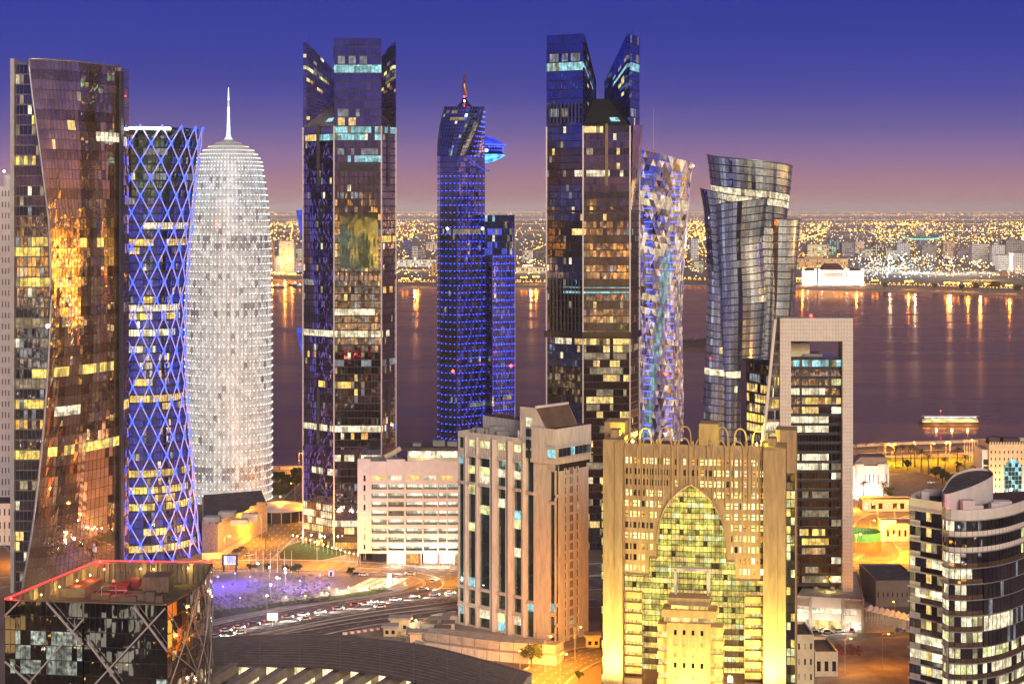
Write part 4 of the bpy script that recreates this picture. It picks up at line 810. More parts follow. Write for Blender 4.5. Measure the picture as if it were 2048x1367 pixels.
# ================================================================ white portal-frame tower
def frame_tower():
    d0 = 728.0; th = thing('frame_tower', 'office tower framed by a tall white tiled portal with open top', 'tower', X(1640, d0), d0+10)
    q = lambda px: X(px, d0); zt = Z(636, d0); zo, zi = Z(682, d0), Z(718, d0); x0, x1, x2, x3 = q(1560), q(1582), q(1685), q(1706)
    D2 = d0+26; seam = pbr('tile_joint', (.45, .37, .34), .8)
    def tiled(nm, xa, xb, za, zb):
        b = MB(); b.box(xa, xb, d0, d0+9, za, zb); o = b.build(nm, seam, th)
        nx, nz = max(1, round((xb-xa)/1.15)), max(1, round((zb-za)/1.45)); t = MB(); g_ = .05
        for i in range(nx):
            for j in range(nz):
                a, c = xa+(xb-xa)*i/nx+g_, xa+(xb-xa)*(i+1)/nx-g_; e, h = za+(zb-za)*j/nz+g_, za+(zb-za)*(j+1)/nz-g_; y = d0-.06-rnd.uniform(0, .012)
                t.quad((a, y, e), (c, y, e), (c, y, h), (a, y, h))
        t.build('tile', M['tile'], o, kind='stuff')
    tiled('left_post', x0, x1, 13, zo); tiled('right_post', x2, x3, 11, zo); tiled('top_beam', x0, x3, zo, zt)
    b = MB(); b.box(x3-.5, x3+.03, d0+.1, D2, 11, zt); b.build('side_wall', M['tile'], th)
    rows = [(735, 0, .18, 'cyan', 1), (735, .25, .75, 'cyan', 1), (735, .82, 1, 'cyan', .9), (757, .8, 1, 'green', 1), (778, 0, .2, 'white', 1), (778, .25, .7, 'white', .9), (800, .2, .8, 'gold', .6), (820, .25, .75, 'warm', .7), (820, .82, 1, 'white', 1), (845, 0, .75, 'white', .9), (865, 0, .75, 'white', .9), (905, 0, 0, 'dim', 0), (922, 0, .18, 'white', 1), (922, .24, .75, 'white', 1), (942, 0, .75, 'white', 1), (942, .82, 1, 'dim', 1), (960, .82, 1, 'white', .9), (1000, .2, 1, 'dim', .5), (1020, 0, .75, 'dim', .7), (1060, .25, .75, 'gold', .35), (1078, .25, .75, 'gold', .85), (1095, .25, .75, 'dim', .7), (1115, .82, 1, 'white', 1), (1135, .3, .7, 'dim', .4), (1152, .82, 1, 'white', 1), (1155, .25, .75, 'dim', .8), (1040, .82, 1, 'dim', .9)]
    nv = 24; f = rows_lit(rows, lambda u, j: 'dark2' if .19 < u < .235 or .76 < u < .81 else ('smoke' if j > 12 else 'brown2'), 91, 14, zi, nv, d0, .03)
    S = plane((x1, d0+3), (x2, d0+3), 14, zi)
    us = [0, .065, .13, .19, .235, .3, .365, .43, .495, .56, .625, .69, .76, .81, .905, 1]
    facade(th, S, 15, nv, lambda i, j: f((us[i]+us[i+1])/2, j), .05, .30, .25, .005, M['dk'], us=us, cap=290)
    b = MB(); b.box(x1-.1, x2+.1, d0+3.4, D2, 13, zi, 0); b.build('core', M['smoke'], th)
    b = MB(); b.box(x1, x2, d0+2.6, d0+3.2, zi, zi+.8); b.build('parapet', M['dk'], th)
    b = MB(); b.box(q(1584), q(1626), d0+8, d0+18, zi, Z(686, d0+8)); b.build('penthouse', M['cream'], th)
    b = MB(); b.box(q(1612), q(1650), d0+6, d0+20, zi, Z(708, d0+6)); b.build('roof_plant', M['grey'], th)
    # raking glass wall on the left
    A, B = Vector((X(1552, d0+4), d0+4, Z(640, d0+4))), Vector((X(1494, d0+4), d0+4, 3)); C, E = Vector((x0+.3, d0+2, 3)), Vector((x0+.3, d0+2, zt-.5))
    SR = lambda u, v: (B.lerp(A, v)).lerp(C.lerp(E, v), u)
    fr = rows_lit([(770, .4, 1, 'gold', .7), (815, .3, 1, 'gold', .8), (850, 0, 1, 'white', .8), (795, 0, 1, 'dim', .6), (880, 0, 1, 'warm', .6), (950, 0, 1, 'warm', .5), (1000, 0, 1, 'warm', .5)], 'dark', 92, 3, zt, 26, d0, .08)
    facade(th, SR, 9, 26, lambda i, j: fr((i+.5)/9, j), .10, .24, .2, .008, M['grey'], cap=80)
    b = MB(); b.bar(A+Vector((-.3, -.3, .3)), B+Vector((-.3, -.3, 0)), 1.1); b.build('raking_fin', M['tile'], th)
    # lower glass wing further left
    w0, w1 = Vector((X(1493, d0+40), d0+40)), Vector((X(1560, d0+16), d0+16)); zw = Z(727, d0+30)
    fw = rows_lit([(760, 0, 1, 'dimw', .4), (800, 0, 1, 'warm', .8), (815, 0, 1, 'warm', .8), (832, 0, 1, 'gold', .8), (848, 0, 1, 'warm', .8), (865, 0, 1, 'white', .6), (782, 0, 1, 'warm', .5)], 'dark', 93, 0, zw, 24, d0+30, .06)
    facade(th, plane(w0, w1, 0, zw), 12, 24, lambda i, j: fw((i+.5)/12, j), .08, .22, .15, .01, M['dk'], cap=90)
    b = MB(); b.prism([w0+Vector((0, .6)), w1+Vector((0, .6)), Vector((x3, D2)), Vector((X(1493, d0+40), d0+60))], 0, zw, 0, 1); b.build('wing_core', [M['dark'], M['roofd']], th)
    b = MB(); b.octa(P3(1622, 631, d0+4), .7); b.build('red_beacon', M['red'], th)
    b = MB(); b.bar(P3(1622, 640, d0+4), P3(1622, 632, d0+4), .2); b.build('beacon_post', M['dk'], th)
frame_tower()
# ================================================================ golden floodlit tower with pointed arch
def arch_tower():
    th = thing('arch_tower', 'golden floodlit stone tower with a huge pointed glass arch and a crown of arches', 'tower', X(1395, 612), 612)
    dl, dr = 617.0, 605.0; xa, xb = X(1198, dl), X(1590, dr); p0, p1 = Vector((xa, dl)), Vector((xb, dr)); pt, W = flat_pt(p0, p1)
    sc = W/392.0; U = lambda px: (px-1198)*sc; ZZ = lambda py: Z(py, 611)
    rise = lambda u: 0.0
    def wpt(u, z, i):                                      # gently bowed front
        return pt(u, z, i - 1.6*math.sin(math.pi*min(1, max(0, (u-U(1247))/(U(1528)-U(1247))))))
    # arch curve (lower limit of the stone screen)
    arch = [(1247.5, 1152), (1299.9, 1152), (1300, 1118), (1315.9, 1118), (1316, 1088), (1318, 1062), (1323, 1038), (1331, 1018), (1342, 1000), (1356, 985), (1370, 974), (1384, 967), (1398, 974), (1412, 985), (1427, 1000), (1438, 1018), (1447, 1038), (1452, 1062), (1455, 1090), (1455.1, 1120), (1472.9, 1120), (1473, 1156), (1528, 1156)]
    at = [(U(a), ZZ(b)) for a, b in arch]; zmin = lambda u: interp(at, u)
    M['wgold'] = lit('small_window_gold', (1, .78, .24), 1.1, .8, 1.2); M['wwarm'] = lit('small_window_warm', (1, .84, .42), 1.1, .8, 1.2)
    holes, keys = [], []; rr = random.Random(12); rows = [922+21.6*k for k in range(11)]
    for ri, ry in enumerate(rows):
        px, c = 1251.0, 0
        while px < 1522:
            wd = 6.4 if c % 2 == 0 else 2.7; cxp = px+3.4; u0, u1 = U(cxp-wd/2), U(cxp+wd/2); zb, z_t = ZZ(ry+6.5), ZZ(ry-5.5)
            if zb > max(zmin(u0), zmin(u1), zmin(U(cxp-7)), zmin(U(cxp+7)))+.5:
                holes.append((u0, u1, zb, z_t)); dk_ = (ri in (1, 2) and px < 1345) or (ri == 1 and 1345 < px < 1400) or (ri == 6 and px < 1330) or rr.random() < .13
                keys.append('dark2' if dk_ else rr.choice(('wgold', 'wgold', 'wwarm', 'amber')))
            px += 8.45; c += 1
    b = MB(); eu = [a for a, _ in at] + [U(1316+k*2.2) for k in range(64)]
    zr = ZZ(888); holed(b, wpt, (U(1247.5), U(1528)), (0, zr), holes, .45, 0, zmin, eu); sw = b.build('stone_screen', M['tan'], th)
    order = sorted(range(len(holes)), key=lambda q: keys[q] == 'dark2'); rest, rk = MB(), []
    for n_, q in enumerate(order):
        h = holes[q]
        if n_ < 300:
            o = pane(th, wpt, h, .42, keys[q])
            if h[1]-h[0] > .8 and n_ < 120: k = MB(); zc = h[2]+(h[3]-h[2])*.5; k.bar(wpt(h[0], zc, .3), wpt(h[1], zc, .3), .25); k.build('transom', M['dk'], o)
        else:
            if keys[q] not in rk: rk.append(keys[q])
            rest.face([wpt(u_, z_, .42) for u_, z_ in ((h[0], h[2]), (h[1], h[2]), (h[1], h[3]), (h[0], h[3]))], rk.index(keys[q]))
    if rest.f: rest.build('glazing', [M[k] for k in rk], th, kind='stuff')
    b = MB()                                               # arch reveal
    for (ua, za), (ub, zb) in zip(at, at[1:]): b.quad(wpt(ua, za, -.25), wpt(ub, zb, -.25), wpt(ub, zb, 3.2), wpt(ua, za, 3.2))
    b.build('arch_reveal', M['tan'], th)
    b = MB(); b.tube([wpt(ua, za, -.25) for ua, za in at[4:20]], .38, 5); b.build('arch_moulding', M['tan'], th)
    # glass curtain inside the arch and down to the podium
    SG = lambda u, v: wpt(U(1248)+(U(1528)-U(1248))*u, ZZ(1345)+(ZZ(962)-ZZ(1345))*v, 3.0)
    nv = 35; r2 = random.Random(44)
    def fg(i, j):
        u = (i+.5)/35; px = 1248+280*u; py = 1345-383*(j+.5)/nv
        if py < 1148 and not (1298 < px < 1475): return None
        if py < 1115 and not (1312 < px < 1458): return None
        run = ('gold', 'gold', 'green', 'gold', 'warm')[int(((math.sin(j*12.9+int(i/(2+j % 4))*78.2)*43758.5) % 1)*5)]
        if j % 2 == 0: return run
        if py > 1245 and (1285 < px < 1322 or 1450 < px < 1490): return 'brown2'
        return 'dimg' if r2.random() < .9 else 'olive'
    facade(th, SG, 35, nv, fg, .07, .10, .15, .012, M['dk'], cap=300, part='curtain_pane')
    # side bays with stone spandrels
    for pa, pb in ((1249, 1285), (1491, 1527)):
        for k in range(9):
            py = 1188+k*21.6
            b = MB(); A_, B_ = U(pa), U(pb)
            b.hexa([wpt(A_, ZZ(py+12), .2), wpt(B_, ZZ(py+12), .2), wpt(B_, ZZ(py+12), 3), wpt(A_, ZZ(py+12), 3), wpt(A_, ZZ(py), .2), wpt(B_, ZZ(py), .2), wpt(B_, ZZ(py), 3), wpt(A_, ZZ(py), 3)]); b.build('spandrel', M['tan'], th)
    # stepped central block, balconies, portal
    def blk(nm, pa, pb, y0, y1, dep, mat='tan'):
        b = MB(); A_, B_ = U(pa), U(pb); zl, zh = ZZ(y1), ZZ(y0)
        b.hexa([pt(A_, zl, dep), pt(B_, zl, dep), pt(B_, zl, 3), pt(A_, zl, 3), pt(A_, zh, dep), pt(B_, zh, dep), pt(B_, zh, 3), pt(A_, zh, 3)]); return b.build(nm, M[mat], th)
    blk('balcony', 1342, 1425, 1187, 1202, -7); blk('balcony', 1330, 1438, 1210, 1225, -8)
    for k in range(5): blk('balcony', 1320, 1347, 1242+k*27, 1256+k*27, -6); blk('balcony', 1420, 1450, 1244+k*27, 1258+k*27, -6)
    for k in range(4): blk('balcony_room', 1322, 1345, 1257+k*27, 1268+k*27, -5.6, 'warm'); blk('balcony_room', 1424, 1448, 1259+k*27, 1270+k*27, -5.6, 'gold')
    blk('balcony_room', 1348, 1420, 1203, 1209.5, -6.4, 'gold'); blk('balcony_room', 1334, 1434, 1226, 1234, -7, 'warm')
    for pa, pb, y0, y1 in ((1351, 1356, 1137, 1187), (1416, 1421, 1137, 1187), (1351, 1421, 1135, 1140)): blk('portal_frame', pa, pb, y0, y1, -1.5, 'pink')
    hs = [(U(1354+k*17.6), U(1359.5+k*17.6), ZZ(1259+r*21.6), ZZ(1249+r*21.6)) for k in range(4) for r in range(6)]
    b = MB(); cp = lambda u, z, i: pt(u, z, i-8); holed(b, cp, (U(1340), U(1426)), (0, ZZ(1236)), hs, .4); b.quad(*[cp(U(q), ZZ(1236), i) for q, i in ((1340, 0), (1426, 0), (1426, 11), (1340, 11))]); b.build('central_block', M['tan'], th)
    for q, h in enumerate(hs): pane(th, cp, h, .38, 'warm' if q % 3 else 'dark2')
    for pa in (1340, 1426): b = MB(); b.quad(*[cp(U(pa), z, i) for z, i in ((0, 0), (ZZ(1236), 0), (ZZ(1236), 11), (0, 11))]); b.build('block_side', M['tan'], th)
    # side pylons
    def pylon(pa, pb, py, d1, d2, name='pylon'):
        b = MB(); q = [pt(U(pa), 0, d1), pt(U(pb), 0, d1), pt(U(pb), 0, d2), pt(U(pa), 0, d2)]; b.prism([(v.x, v.y) for v in q], 0, ZZ(py)); return b.build(name, M['tan'], th)
    pylon(1208, 1247.4, 881, -2.2, 14); pylon(1232, 1247.4, 884, -2.8, -2.2, 'pylon_step'); pylon(1198, 1240, 857, 14.01, 26); pylon(1218, 1236, 866, 4, 10, 'chimney')
    pylon(1528.1, 1572, 890, -2.2, 14); pylon(1528.1, 1556, 894, -2.8, -2.2, 'pylon_step'); pylon(1548, 1590, 866, 14.01, 26); pylon(1535, 1552, 876, 4, 10, 'chimney')
    for pa, pb in ((1199, 1208), (1572, 1589)):
        ff = lambda u, v, pa=pa, pb=pb: pt(U(pa)+(U(pb)-U(pa))*u, ZZ(945)*v, 5)
        r3 = random.Random(pa); facade(th, ff, 2, 26, lambda i, j: r3.choice(('olive', 'olive', 'dark', 'gold', 'green')), .12, .12, .15, .01, M['dk'], cap=30)
    b = MB(); A_ = [pt(U(1212), 0, 14), pt(U(1570), 0, 14), pt(U(1570), 0, 30), pt(U(1212), 0, 30)]; b.prism([(v.x, v.y) for v in A_], 0, ZZ(905), 0, 1); b.build('rear_block', [M['tan'], M['roofd']], th)
    b = MB(); A_ = [wpt(U(1248), 0, 3.4), wpt(U(1388), 0, 3.4), wpt(U(1527), 0, 3.4), pt(U(1527), 0, 14), pt(U(1248), 0, 14)]; b.prism([(v.x, v.y) for v in A_], 0, ZZ(900), 0, 1); b.build('inner_block', [M['brown2'], M['roofd']], th)
    # crown of arches, front and rear rows, with ribs down the screen
    def arch_rib(c, hw, base, spring, apex, dep, f, thick, nm, mat):
        pts = [f(U(c-hw), ZZ(base), dep)]+[f(U(c-hw*math.cos(t)**.8 if t < 1.57 else c), ZZ(spring-(spring-apex)*math.sin(t)), dep) for t in [k*math.pi/2/6 for k in range(7)]]
        pts2 = [f(U(c+hw), ZZ(base), dep)]+[f(U(c+hw*math.cos(t)**.8 if t < 1.57 else c), ZZ(spring-(spring-apex)*math.sin(t)), dep) for t in [k*math.pi/2/6 for k in range(7)]]
        b = MB()
        for P_ in (pts, pts2):
            for a_, c_ in zip(P_, P_[1:]): b.bar(a_, c_, thick, thick*1.2)
        return b.build(nm, mat, th)
    for k in range(8):
        c = 1264+k*35.4; off = 5*abs((k-3.5)/3.5)**2+k*.9
        low = interp(at, U(c)); pb = HZ+(H-low)*F/611
        arch_rib(c, 12.5, min(1010, pb-4) if 2 <= k <= 5 else 1000, 895+off, 872+off, -.35, wpt, .4, 'crown_arch', M['tan'])
        arch_rib(c, 5.6, min(1000, pb-4) if 2 <= k <= 5 else 985, 915+off, 903+off, -.25, wpt, .32, 'blind_arch', M['tan'])
    for k in range(7):
        c = 1284+k*38.4; dk = 22-10*((k-3)/3)**2*.9
        arch_rib(c, 12, 906, 890, 868, dk, pt, .4, 'rear_arch', M['tan'])
    for k in range(9):
        c = 1246+k*35.4; b = MB(); b.bar(wpt(U(min(1527, max(1249, c))), ZZ(888), -.05), wpt(U(min(1527, max(1249, c))), ZZ(880), -.05), 2.2, .8); b.build('merlon', M['tan'], th)
    pylon(1392, 1432, 858, 16, 26, 'lift_house')
    b = MB(); b.tube([pt(U(1520), ZZ(900), 10), pt(U(1528), ZZ(838), 10)], [.3, .12], 5); b.build('roof_pole', M['wht'], th)
    # floodlights (as in the photo: two at the foot of the pylons, one in the middle, two on the roof)
    Yl = (1, .88, .20)
    for n_, (px, py, dep, aim_py, pw) in enumerate(((1226, 1372, -13, 1050, 1.2e5), (1548, 1372, -13, 1050, 1.2e5), (1385, 1368, -19, 1250, 3e4), (1300, 1368, -18, 1250, 1.2e4), (1470, 1368, -18, 1250, 1.2e4))):
        p = pt(U(px), 0, dep); f = thing('floodlight', ('flaring yellow floodlight at the foot of the golden tower, ' + ('by its left pylon', 'by its right pylon', 'before its central block', 'just left of its central block', 'just right of its central block')[n_]), 'floodlight', p.x, p.y, group='floodlights of the golden tower')
        b = MB(); b.box(p.x-.5, p.x+.5, p.y-.4, p.y+.4, 0, .5); b.build('base', M['dk'], f)
        b = MB(); b.box(p.x-.8, p.x+.8, p.y-.4, p.y+.4, .5, 1.7); b.build('lamp_glass', glow('flood_glass', (1, .95, .55), 12), f)
        light('flood', 'SPOT', (p.x, p.y+.6, 2), pw, Yl, f, .6, pt(U(px), ZZ(aim_py), 0), 120, 1)
    for n_, (px, dep) in enumerate(((1262, 6), (1513, 6))):
        p = pt(U(px), ZZ(905), dep); f = thing('roof_floodlight', ('yellow floodlight on the golden tower roof behind the ' + ('first', 'last') [n_]+' crown arch'), 'floodlight', p.x, p.y, p.z, group='roof floodlights')
        b = MB(); b.bar((p.x, p.y, p.z), (p.x, p.y, p.z+2.2), .2); b.build('post', M['dk'], f)
        b = MB(); b.octa((p.x, p.y, p.z+2.6), .6); b.build('lamp_glass', glow('roof_flood_glass', (1, .92, .2), 10), f)
        light('flood', 'POINT', (p.x, p.y, p.z+3.4), 5000, (.95, .95, .05), f, .3)
arch_tower()
# ================================================================ beige stepped block
def beige_tower():
    th = thing('beige_tower', 'beige stone block with vertical green glass strips and a raised lift tower', 'tower', X(1060, 715), 715)
    C0, Lf, Rt = Vector((X(1111, 688), 688)), Vector((X(916, 722), 722)), Vector((X(1177, 704), 704)); st = M['stone']
    ptl, WL = flat_pt(Lf, C0); ptr, WR = flat_pt(C0, Rt)
    def up(px):                                            # position along the left wall for a picture column
        k = (px-CX)/F; t = C0-Lf; lam = (k*Lf.y-Lf.x)/(t.x-k*t.y); return lam*WL
    def upr(px): k = (px-CX)/F; t = Rt-C0; return (k*C0.y-C0.x)/(t.x-k*t.y)*WR
    zl = lambda py, px: (lambda d: Z(py, d))(Lf.y+(C0.y-Lf.y)*min(1, max(0, up(px)/WL)))
    strips = [(917.5, 927), (936, 950), (958.5, 979), (995, 1010.5), (1027, 1042), (1054, 1067), (1099.5, 1110.9)]
    ztop = Z(872, 705); zmain = ztop; holes, ks = [], []; rr = random.Random(9)
    segs = ((921, 972), (978, 1184), (1190, 1218), (1226, 1262))
    zz = lambda py: Z(py, 706)
    for si, (a, b_) in enumerate(strips):
        u0, u1 = max(.05, up(a)), up(b_)
        for (y0, y1) in (segs if si not in (5, 6) else ((878, 975), (981, 1190), (1196, 1262)) if si == 5 else ((930, 988), (994, 1205), (1212, 1246), (1252, 1288))):
            holes.append((u0, u1, zz(y1), zz(y0))); ks.append(si)
    small = []
    for a, b_ in ((938, 950), (960, 979), (996, 1010), (1028, 1042)): small.append((up(a), up(b_), zz(900), zz(886), 'green'))
    for a, n in ((939, 3), (961, 4), (997, 3), (1029, 2)):
        for k in range(n): small.append((up(a+k*4.6), up(a+1.8+k*4.6), zz(914), zz(904), 'dark2'))
    small.append((up(917.5), up(927), zz(905), zz(883), 'teal'))
    b = MB(); holed(b, ptl, (0, WL), (0, ztop), holes+[s_[:4] for s_ in small], .7); b.build('long_wall', st, th)
    for s_ in small: pane(th, ptl, s_[:4], .6, s_[4])
    for (u0, u1, z0, z1), si in zip(holes, ks):             # glazing of each strip: one pane per storey, folded in the middle
        n = max(1, round((z1-z0)/3.55)); wn = 2 if si in (1, 2, 3, 4) else 1; fold = .45 if wn == 2 else 0
        for j in range(n):
            za, zb = z0+(z1-z0)*j/n+.06, z0+(z1-z0)*(j+1)/n-.06; py = HZ+(H-(za+zb)/2)*F/706
            lt = (950 < 0) or (si in (1, 2, 3, 4) and 930 < py < 962) or (si == 3 and 1000 < py < 1014) or (si == 4 and 1020 < py < 1052) or (si in (2, 3) and 1175 < py < 1184) or (si == 4 and 1095 < py < 1112) or (py > 1228 and py < 1244 and si in (0, 2, 3)) or rr.random() < .05
            key = rr.choice(('white', 'green', 'cyan')) if lt else ('teal' if si != 5 else 'teal')
            for w_ in range(wn):
                ua, ub = u0+(u1-u0)*w_/wn+.05, u0+(u1-u0)*(w_+1)/wn-.05; m = MB(); da_, db_ = (.65, .65-fold) if w_ == 0 else (.65-fold, .65)
                if wn == 1: da_ = db_ = .62
                jx = rr.uniform(-.03, .03)
                m.face((ptl(ua, za, da_+jx), ptl(ub, za, db_-jx), ptl(ub, zb, db_-jx), ptl(ua, zb, da_+jx))); m.build('window_pane', M[key], th)
        m = MB(); m.quad(ptl(u0, z0, .72), ptl(u1, z0, .72), ptl(u1, z1, .72), ptl(u0, z1, .72)); m.build('strip_backing', M['dk'], th)
        m = MB(); m.bar(ptl(u0-.35, z1+.35, -.15), ptl(u1+.35, z1+.35, -.15), .9, .5); m.build('lintel', st, th)
        m = MB(); m.bar(ptl(u0-.35, z0-.3, -.1), ptl(u1+.35, z0-.3, -.1), .8, .4); m.build('sill', st, th)
    for a, b_ in ((928.5, 934.5), (951.5, 957), (981, 993.5), (1012, 1025.5), (1043.5, 1052.5)):  # folded piers between the strips
        ua, ub = up(a), up(b_); um = (ua+ub)/2; m = MB(); dp = .9 if a > 970 else .5
        q = [ptl(ua, 0, -.01), ptl(um, 0, -dp), ptl(ub, 0, -.01)]; m.prism([(v.x, v.y) for v in q], zz(1268), zz(880)); m.build('pier', st, th)
    # short wall on the right, with its window columns and corner glass
    hr, kr = [], []; zc = zz(930)
    for r_ in range(20):
        py = 935+r_*18.9*1.0
        for (a, b_) in ((1130, 1133.5), (1139.5, 1148), (1153.5, 1157.5)):
            hr.append((upr(a), upr(b_), Z(py+13.5, 694), Z(py, 694))); kr.append('stonewin' if rr.random() < .85 else 'dim')
    M['stonewin'] = pbr('blind_window', (.30, .22, .18), .7)
    cg = [(.02, upr(1118), Z(y1, 690), Z(y0, 690)) for y0, y1 in ((930, 988), (994, 1205), (1212, 1246), (1252, 1288))]
    b = MB(); holed(b, ptr, (0, WR), (0, zc), hr+cg, .5); b.build('short_wall', st, th)
    for h, k in zip(hr, kr): pane(th, ptr, h, .3, k, 'blind_window')
    for h in cg:
        n = max(1, round((h[3]-h[2])/3.55))
        for j in range(n): pane(th, ptr, (h[0], h[1], h[2]+(h[3]-h[2])*j/n+.05, h[2]+(h[3]-h[2])*(j+1)/n-.05), .35+rr.uniform(-.03, .03), 'cyan' if rr.random() < .18 else 'teal')
    # projecting corner head with a dark ribbon window
    n1 = Vector((-(C0-Lf).y, (C0-Lf).x)).normalized(); n2 = Vector((-(Rt-C0).y, (Rt-C0).x)).normalized()
    hd = [ptl(up(1064), 0, -1), ptl(WL+.9, 0, -1), ptr(WR+.4, 0, -1), ptr(WR+.4, 0, 12), ptl(up(1064), 0, 14)]; zh0, zh1 = Z(927, 690), Z(856, 690)
    b = MB(); b.prism([(v.x, v.y) for v in hd], zh0, zh1, 0, 1); b.build('corner_head', [st, M['roofd']], th)
    k2 = MB()
    for px in range(8):
        u0, u1 = upr(1113)+(WR-upr(1113))*px/8, upr(1113)+(WR-upr(1113))*(px+1)/8
        m = MB(); m.quad(ptr(u0+.06, Z(912, 690), -1.06), ptr(u1-.06, Z(912, 690), -1.06), ptr(u1-.06, Z(895, 690), -1.06), ptr(u0+.06, Z(895, 690), -1.06)); m.build('ribbon_pane', M['cyan' if px == 3 else 'teal'], th)
    m = MB(); m.quad(ptl(up(1099), Z(915, 690), -1.06), ptl(WL+.8, Z(915, 690), -1.06), ptl(WL+.8, Z(897, 690), -1.06), ptl(up(1099), Z(897, 690), -1.06)); m.build('ribbon_pane', M['cyan'], th)
    for z_ in (894, 914):
        m = MB(); m.bar(ptl(up(1098), Z(z_, 690), -1.3), ptl(WL+1, Z(z_, 690), -1.3), .6, .4); m.build('ribbon_ledge', st, th)
        m = MB(); m.bar(ptr(-.2, Z(z_, 690), -1.3), ptr(WR+.8, Z(z_, 690), -1.3), .6, .4); m.build('ribbon_ledge', st, th)
    # lift tower with sloping dark roof
    z4 = Z(806, 712); A_, B_, C_, E_ = ptl(up(1046), 0, 3), ptl(up(1094), 0, -.5), ptr(upr(1172), 0, 5), ptl(up(1046), 0, 18)
    b = MB(); lo = zh1-.3
    top = [Vector((A_.x, A_.y, z4)), Vector((ptl(up(1073), 0, -.5).x, ptl(up(1073), 0, -.5).y, Z(812, 700))), Vector((X(1136, 706), 706, Z(807, 706))), Vector((X(1136, 722), 722, Z(806, 722)))]
    a2, b2, c2 = ptl(up(1046), lo, 3), ptl(up(1094), lo, -.5), ptr(upr(1160), lo, 1.2)
    b.face((ptl(up(1046), zz(875), 0), ptl(up(1066), zz(875), -.6), ptl(up(1094.5), lo, -.6), top[1], ptl(up(1040), Z(809, 706), 0)), 0)
    b.face((ptl(up(1094.5), lo, -.6), c2, top[2], top[1]), 1)
    b.face((c2, top[2], top[3], Vector((c2.x, c2.y+16, lo))), 0); b.face((ptl(up(1040), Z(809, 706), 0), top[1], top[2], top[3]), 1)
    b.face((ptl(up(1040), zz(875), 0), ptl(up(1046), zz(875), 0), ptl(up(1040), Z(809, 706), 0)), 0); b.face((ptl(up(1040), zz(875), 0), ptl(up(1040), Z(809, 706), 0), top[3], Vector((top[3].x, top[3].y, zz(875)))), 0)
    b.build('lift_tower', [st, pbr('sloping_brown_roof', (.16, .095, .06), .7)], th)
    m = MB(); m.bar(top[1]+Vector((0, 0, .3)), top[2]+Vector((0, 0, .3)), .9); m.build('roof_coping', M['tile'], th)
    for y0, y1, k in ((829, 846, 'white'), (850, 866, 'teal'), (872, 888, 'teal'), (893, 908, 'teal')):
        m = MB(); m.quad(ptl(up(1054.5), zz(y1), -.75), ptl(up(1066.5), zz(y1), -1.06), ptl(up(1066.5), zz(y0), -1.06), ptl(up(1054.5), zz(y0), -.75)); m.build('lift_window', M[k], th)
    # set-back upper wall and roof plant
    b = MB(); q = [ptl(up(928), 0, 11), ptl(up(1046), 0, 7), ptl(up(1046), 0, 18), ptl(up(928), 0, 20)]; b.prism([(v.x, v.y) for v in q], ztop-1, Z(834, 722), 0, 1); b.build('set_back_wall', [st, M['roofd']], th)
    b = MB(); q = [ptl(0, 0, .02), ptl(WL, 0, .02), ptr(WR, 0, .02), ptr(WR, 0, 20), ptl(0, 0, 22)]; b.prism([(v.x, v.y) for v in [ptl(.3, 0, .8), ptl(WL-.6, 0, .8), ptr(WR-.3, 0, .8), ptr(WR-.3, 0, 20), ptl(.3, 0, 22)]], 0, ztop-1.2, 0, 1); b.build('core', [M['dk'], M['roofd']], th)
    for a in (0, 1): b = MB(); (b.quad(ptl(0, 0, 0), ptl(0, 0, 22), ptl(0, ztop, 22), ptl(0, ztop, 0)) if a == 0 else b.quad(ptr(WR, 0, 0), ptr(WR, 0, 20), ptr(WR, zc, 20), ptr(WR, zc, 0))); b.build('end_wall', st, th)
    for k, (px, dp, w_, h_) in enumerate(((932, 6, 1.6, 1.4), (945, 5, 1.8, 1.6), (958, 6, 1.6, 1.5), (970, 7, 3, 2.6), (985, 6, 2.4, 1.2))):
        p = ptl(up(px), ztop-1.2, dp); b = MB(); b.box(p.x-w_, p.x+w_, p.y-1.2, p.y+1.2, p.z, p.z+h_+1); b.build('roof_unit', M['grey'], th)
    p = ptl(up(1034), ztop-1, 1.2); b = MB(); b.tube([p, p+Vector((0, 0, 3.6))], .6, 8); b.build('roof_flue', M['wht'], th)
    for px in (1002,): p = ptl(up(px), ztop+6, 8); b = MB(); b.tube([p, p+Vector((0, 0, 5))], .12, 4); b.build('roof_pole', M['wht'], th)
    # fenced forecourt with four wall lamps
    f = thing('walled_yard', 'pale fenced retaining wall with white lamps at the foot of the beige block', 'wall', X(980, 690), 690)
    line = [G(812, 1290), G(850, 1302), G(1000, 1322), G(1112, 1330), G(1128, 1318)]; line = [Vector((a.x, a.y, 0)) for a in line]
    for q in range(len(line)-1):
        a, c = line[q], line[q+1]; n = max(1, int((c-a).length/5))
        for k in range(n):
            s0, s1 = a.lerp(c, k/n), a.lerp(c, (k+.94)/n); b = MB(); b.bar((s0.x, s0.y, 1.7), (s1.x, s1.y, 1.7), .3, 3.4); b.build('wall_panel', M['stone'], f)
            b = MB(); b.bar((s0.x, s0.y+3, 5), (s1.x, s1.y+3, 5), .12, 3); b.build('fence_panel', M['conc'], f)
    b = MB(); b.prism([(a.x, a.y+.4) for a in line[1:]]+[(line[-1].x, line[-1].y+14), (line[1].x, line[1].y+26)], 0, 3.2); b.build('terrace', M['conc'], f)
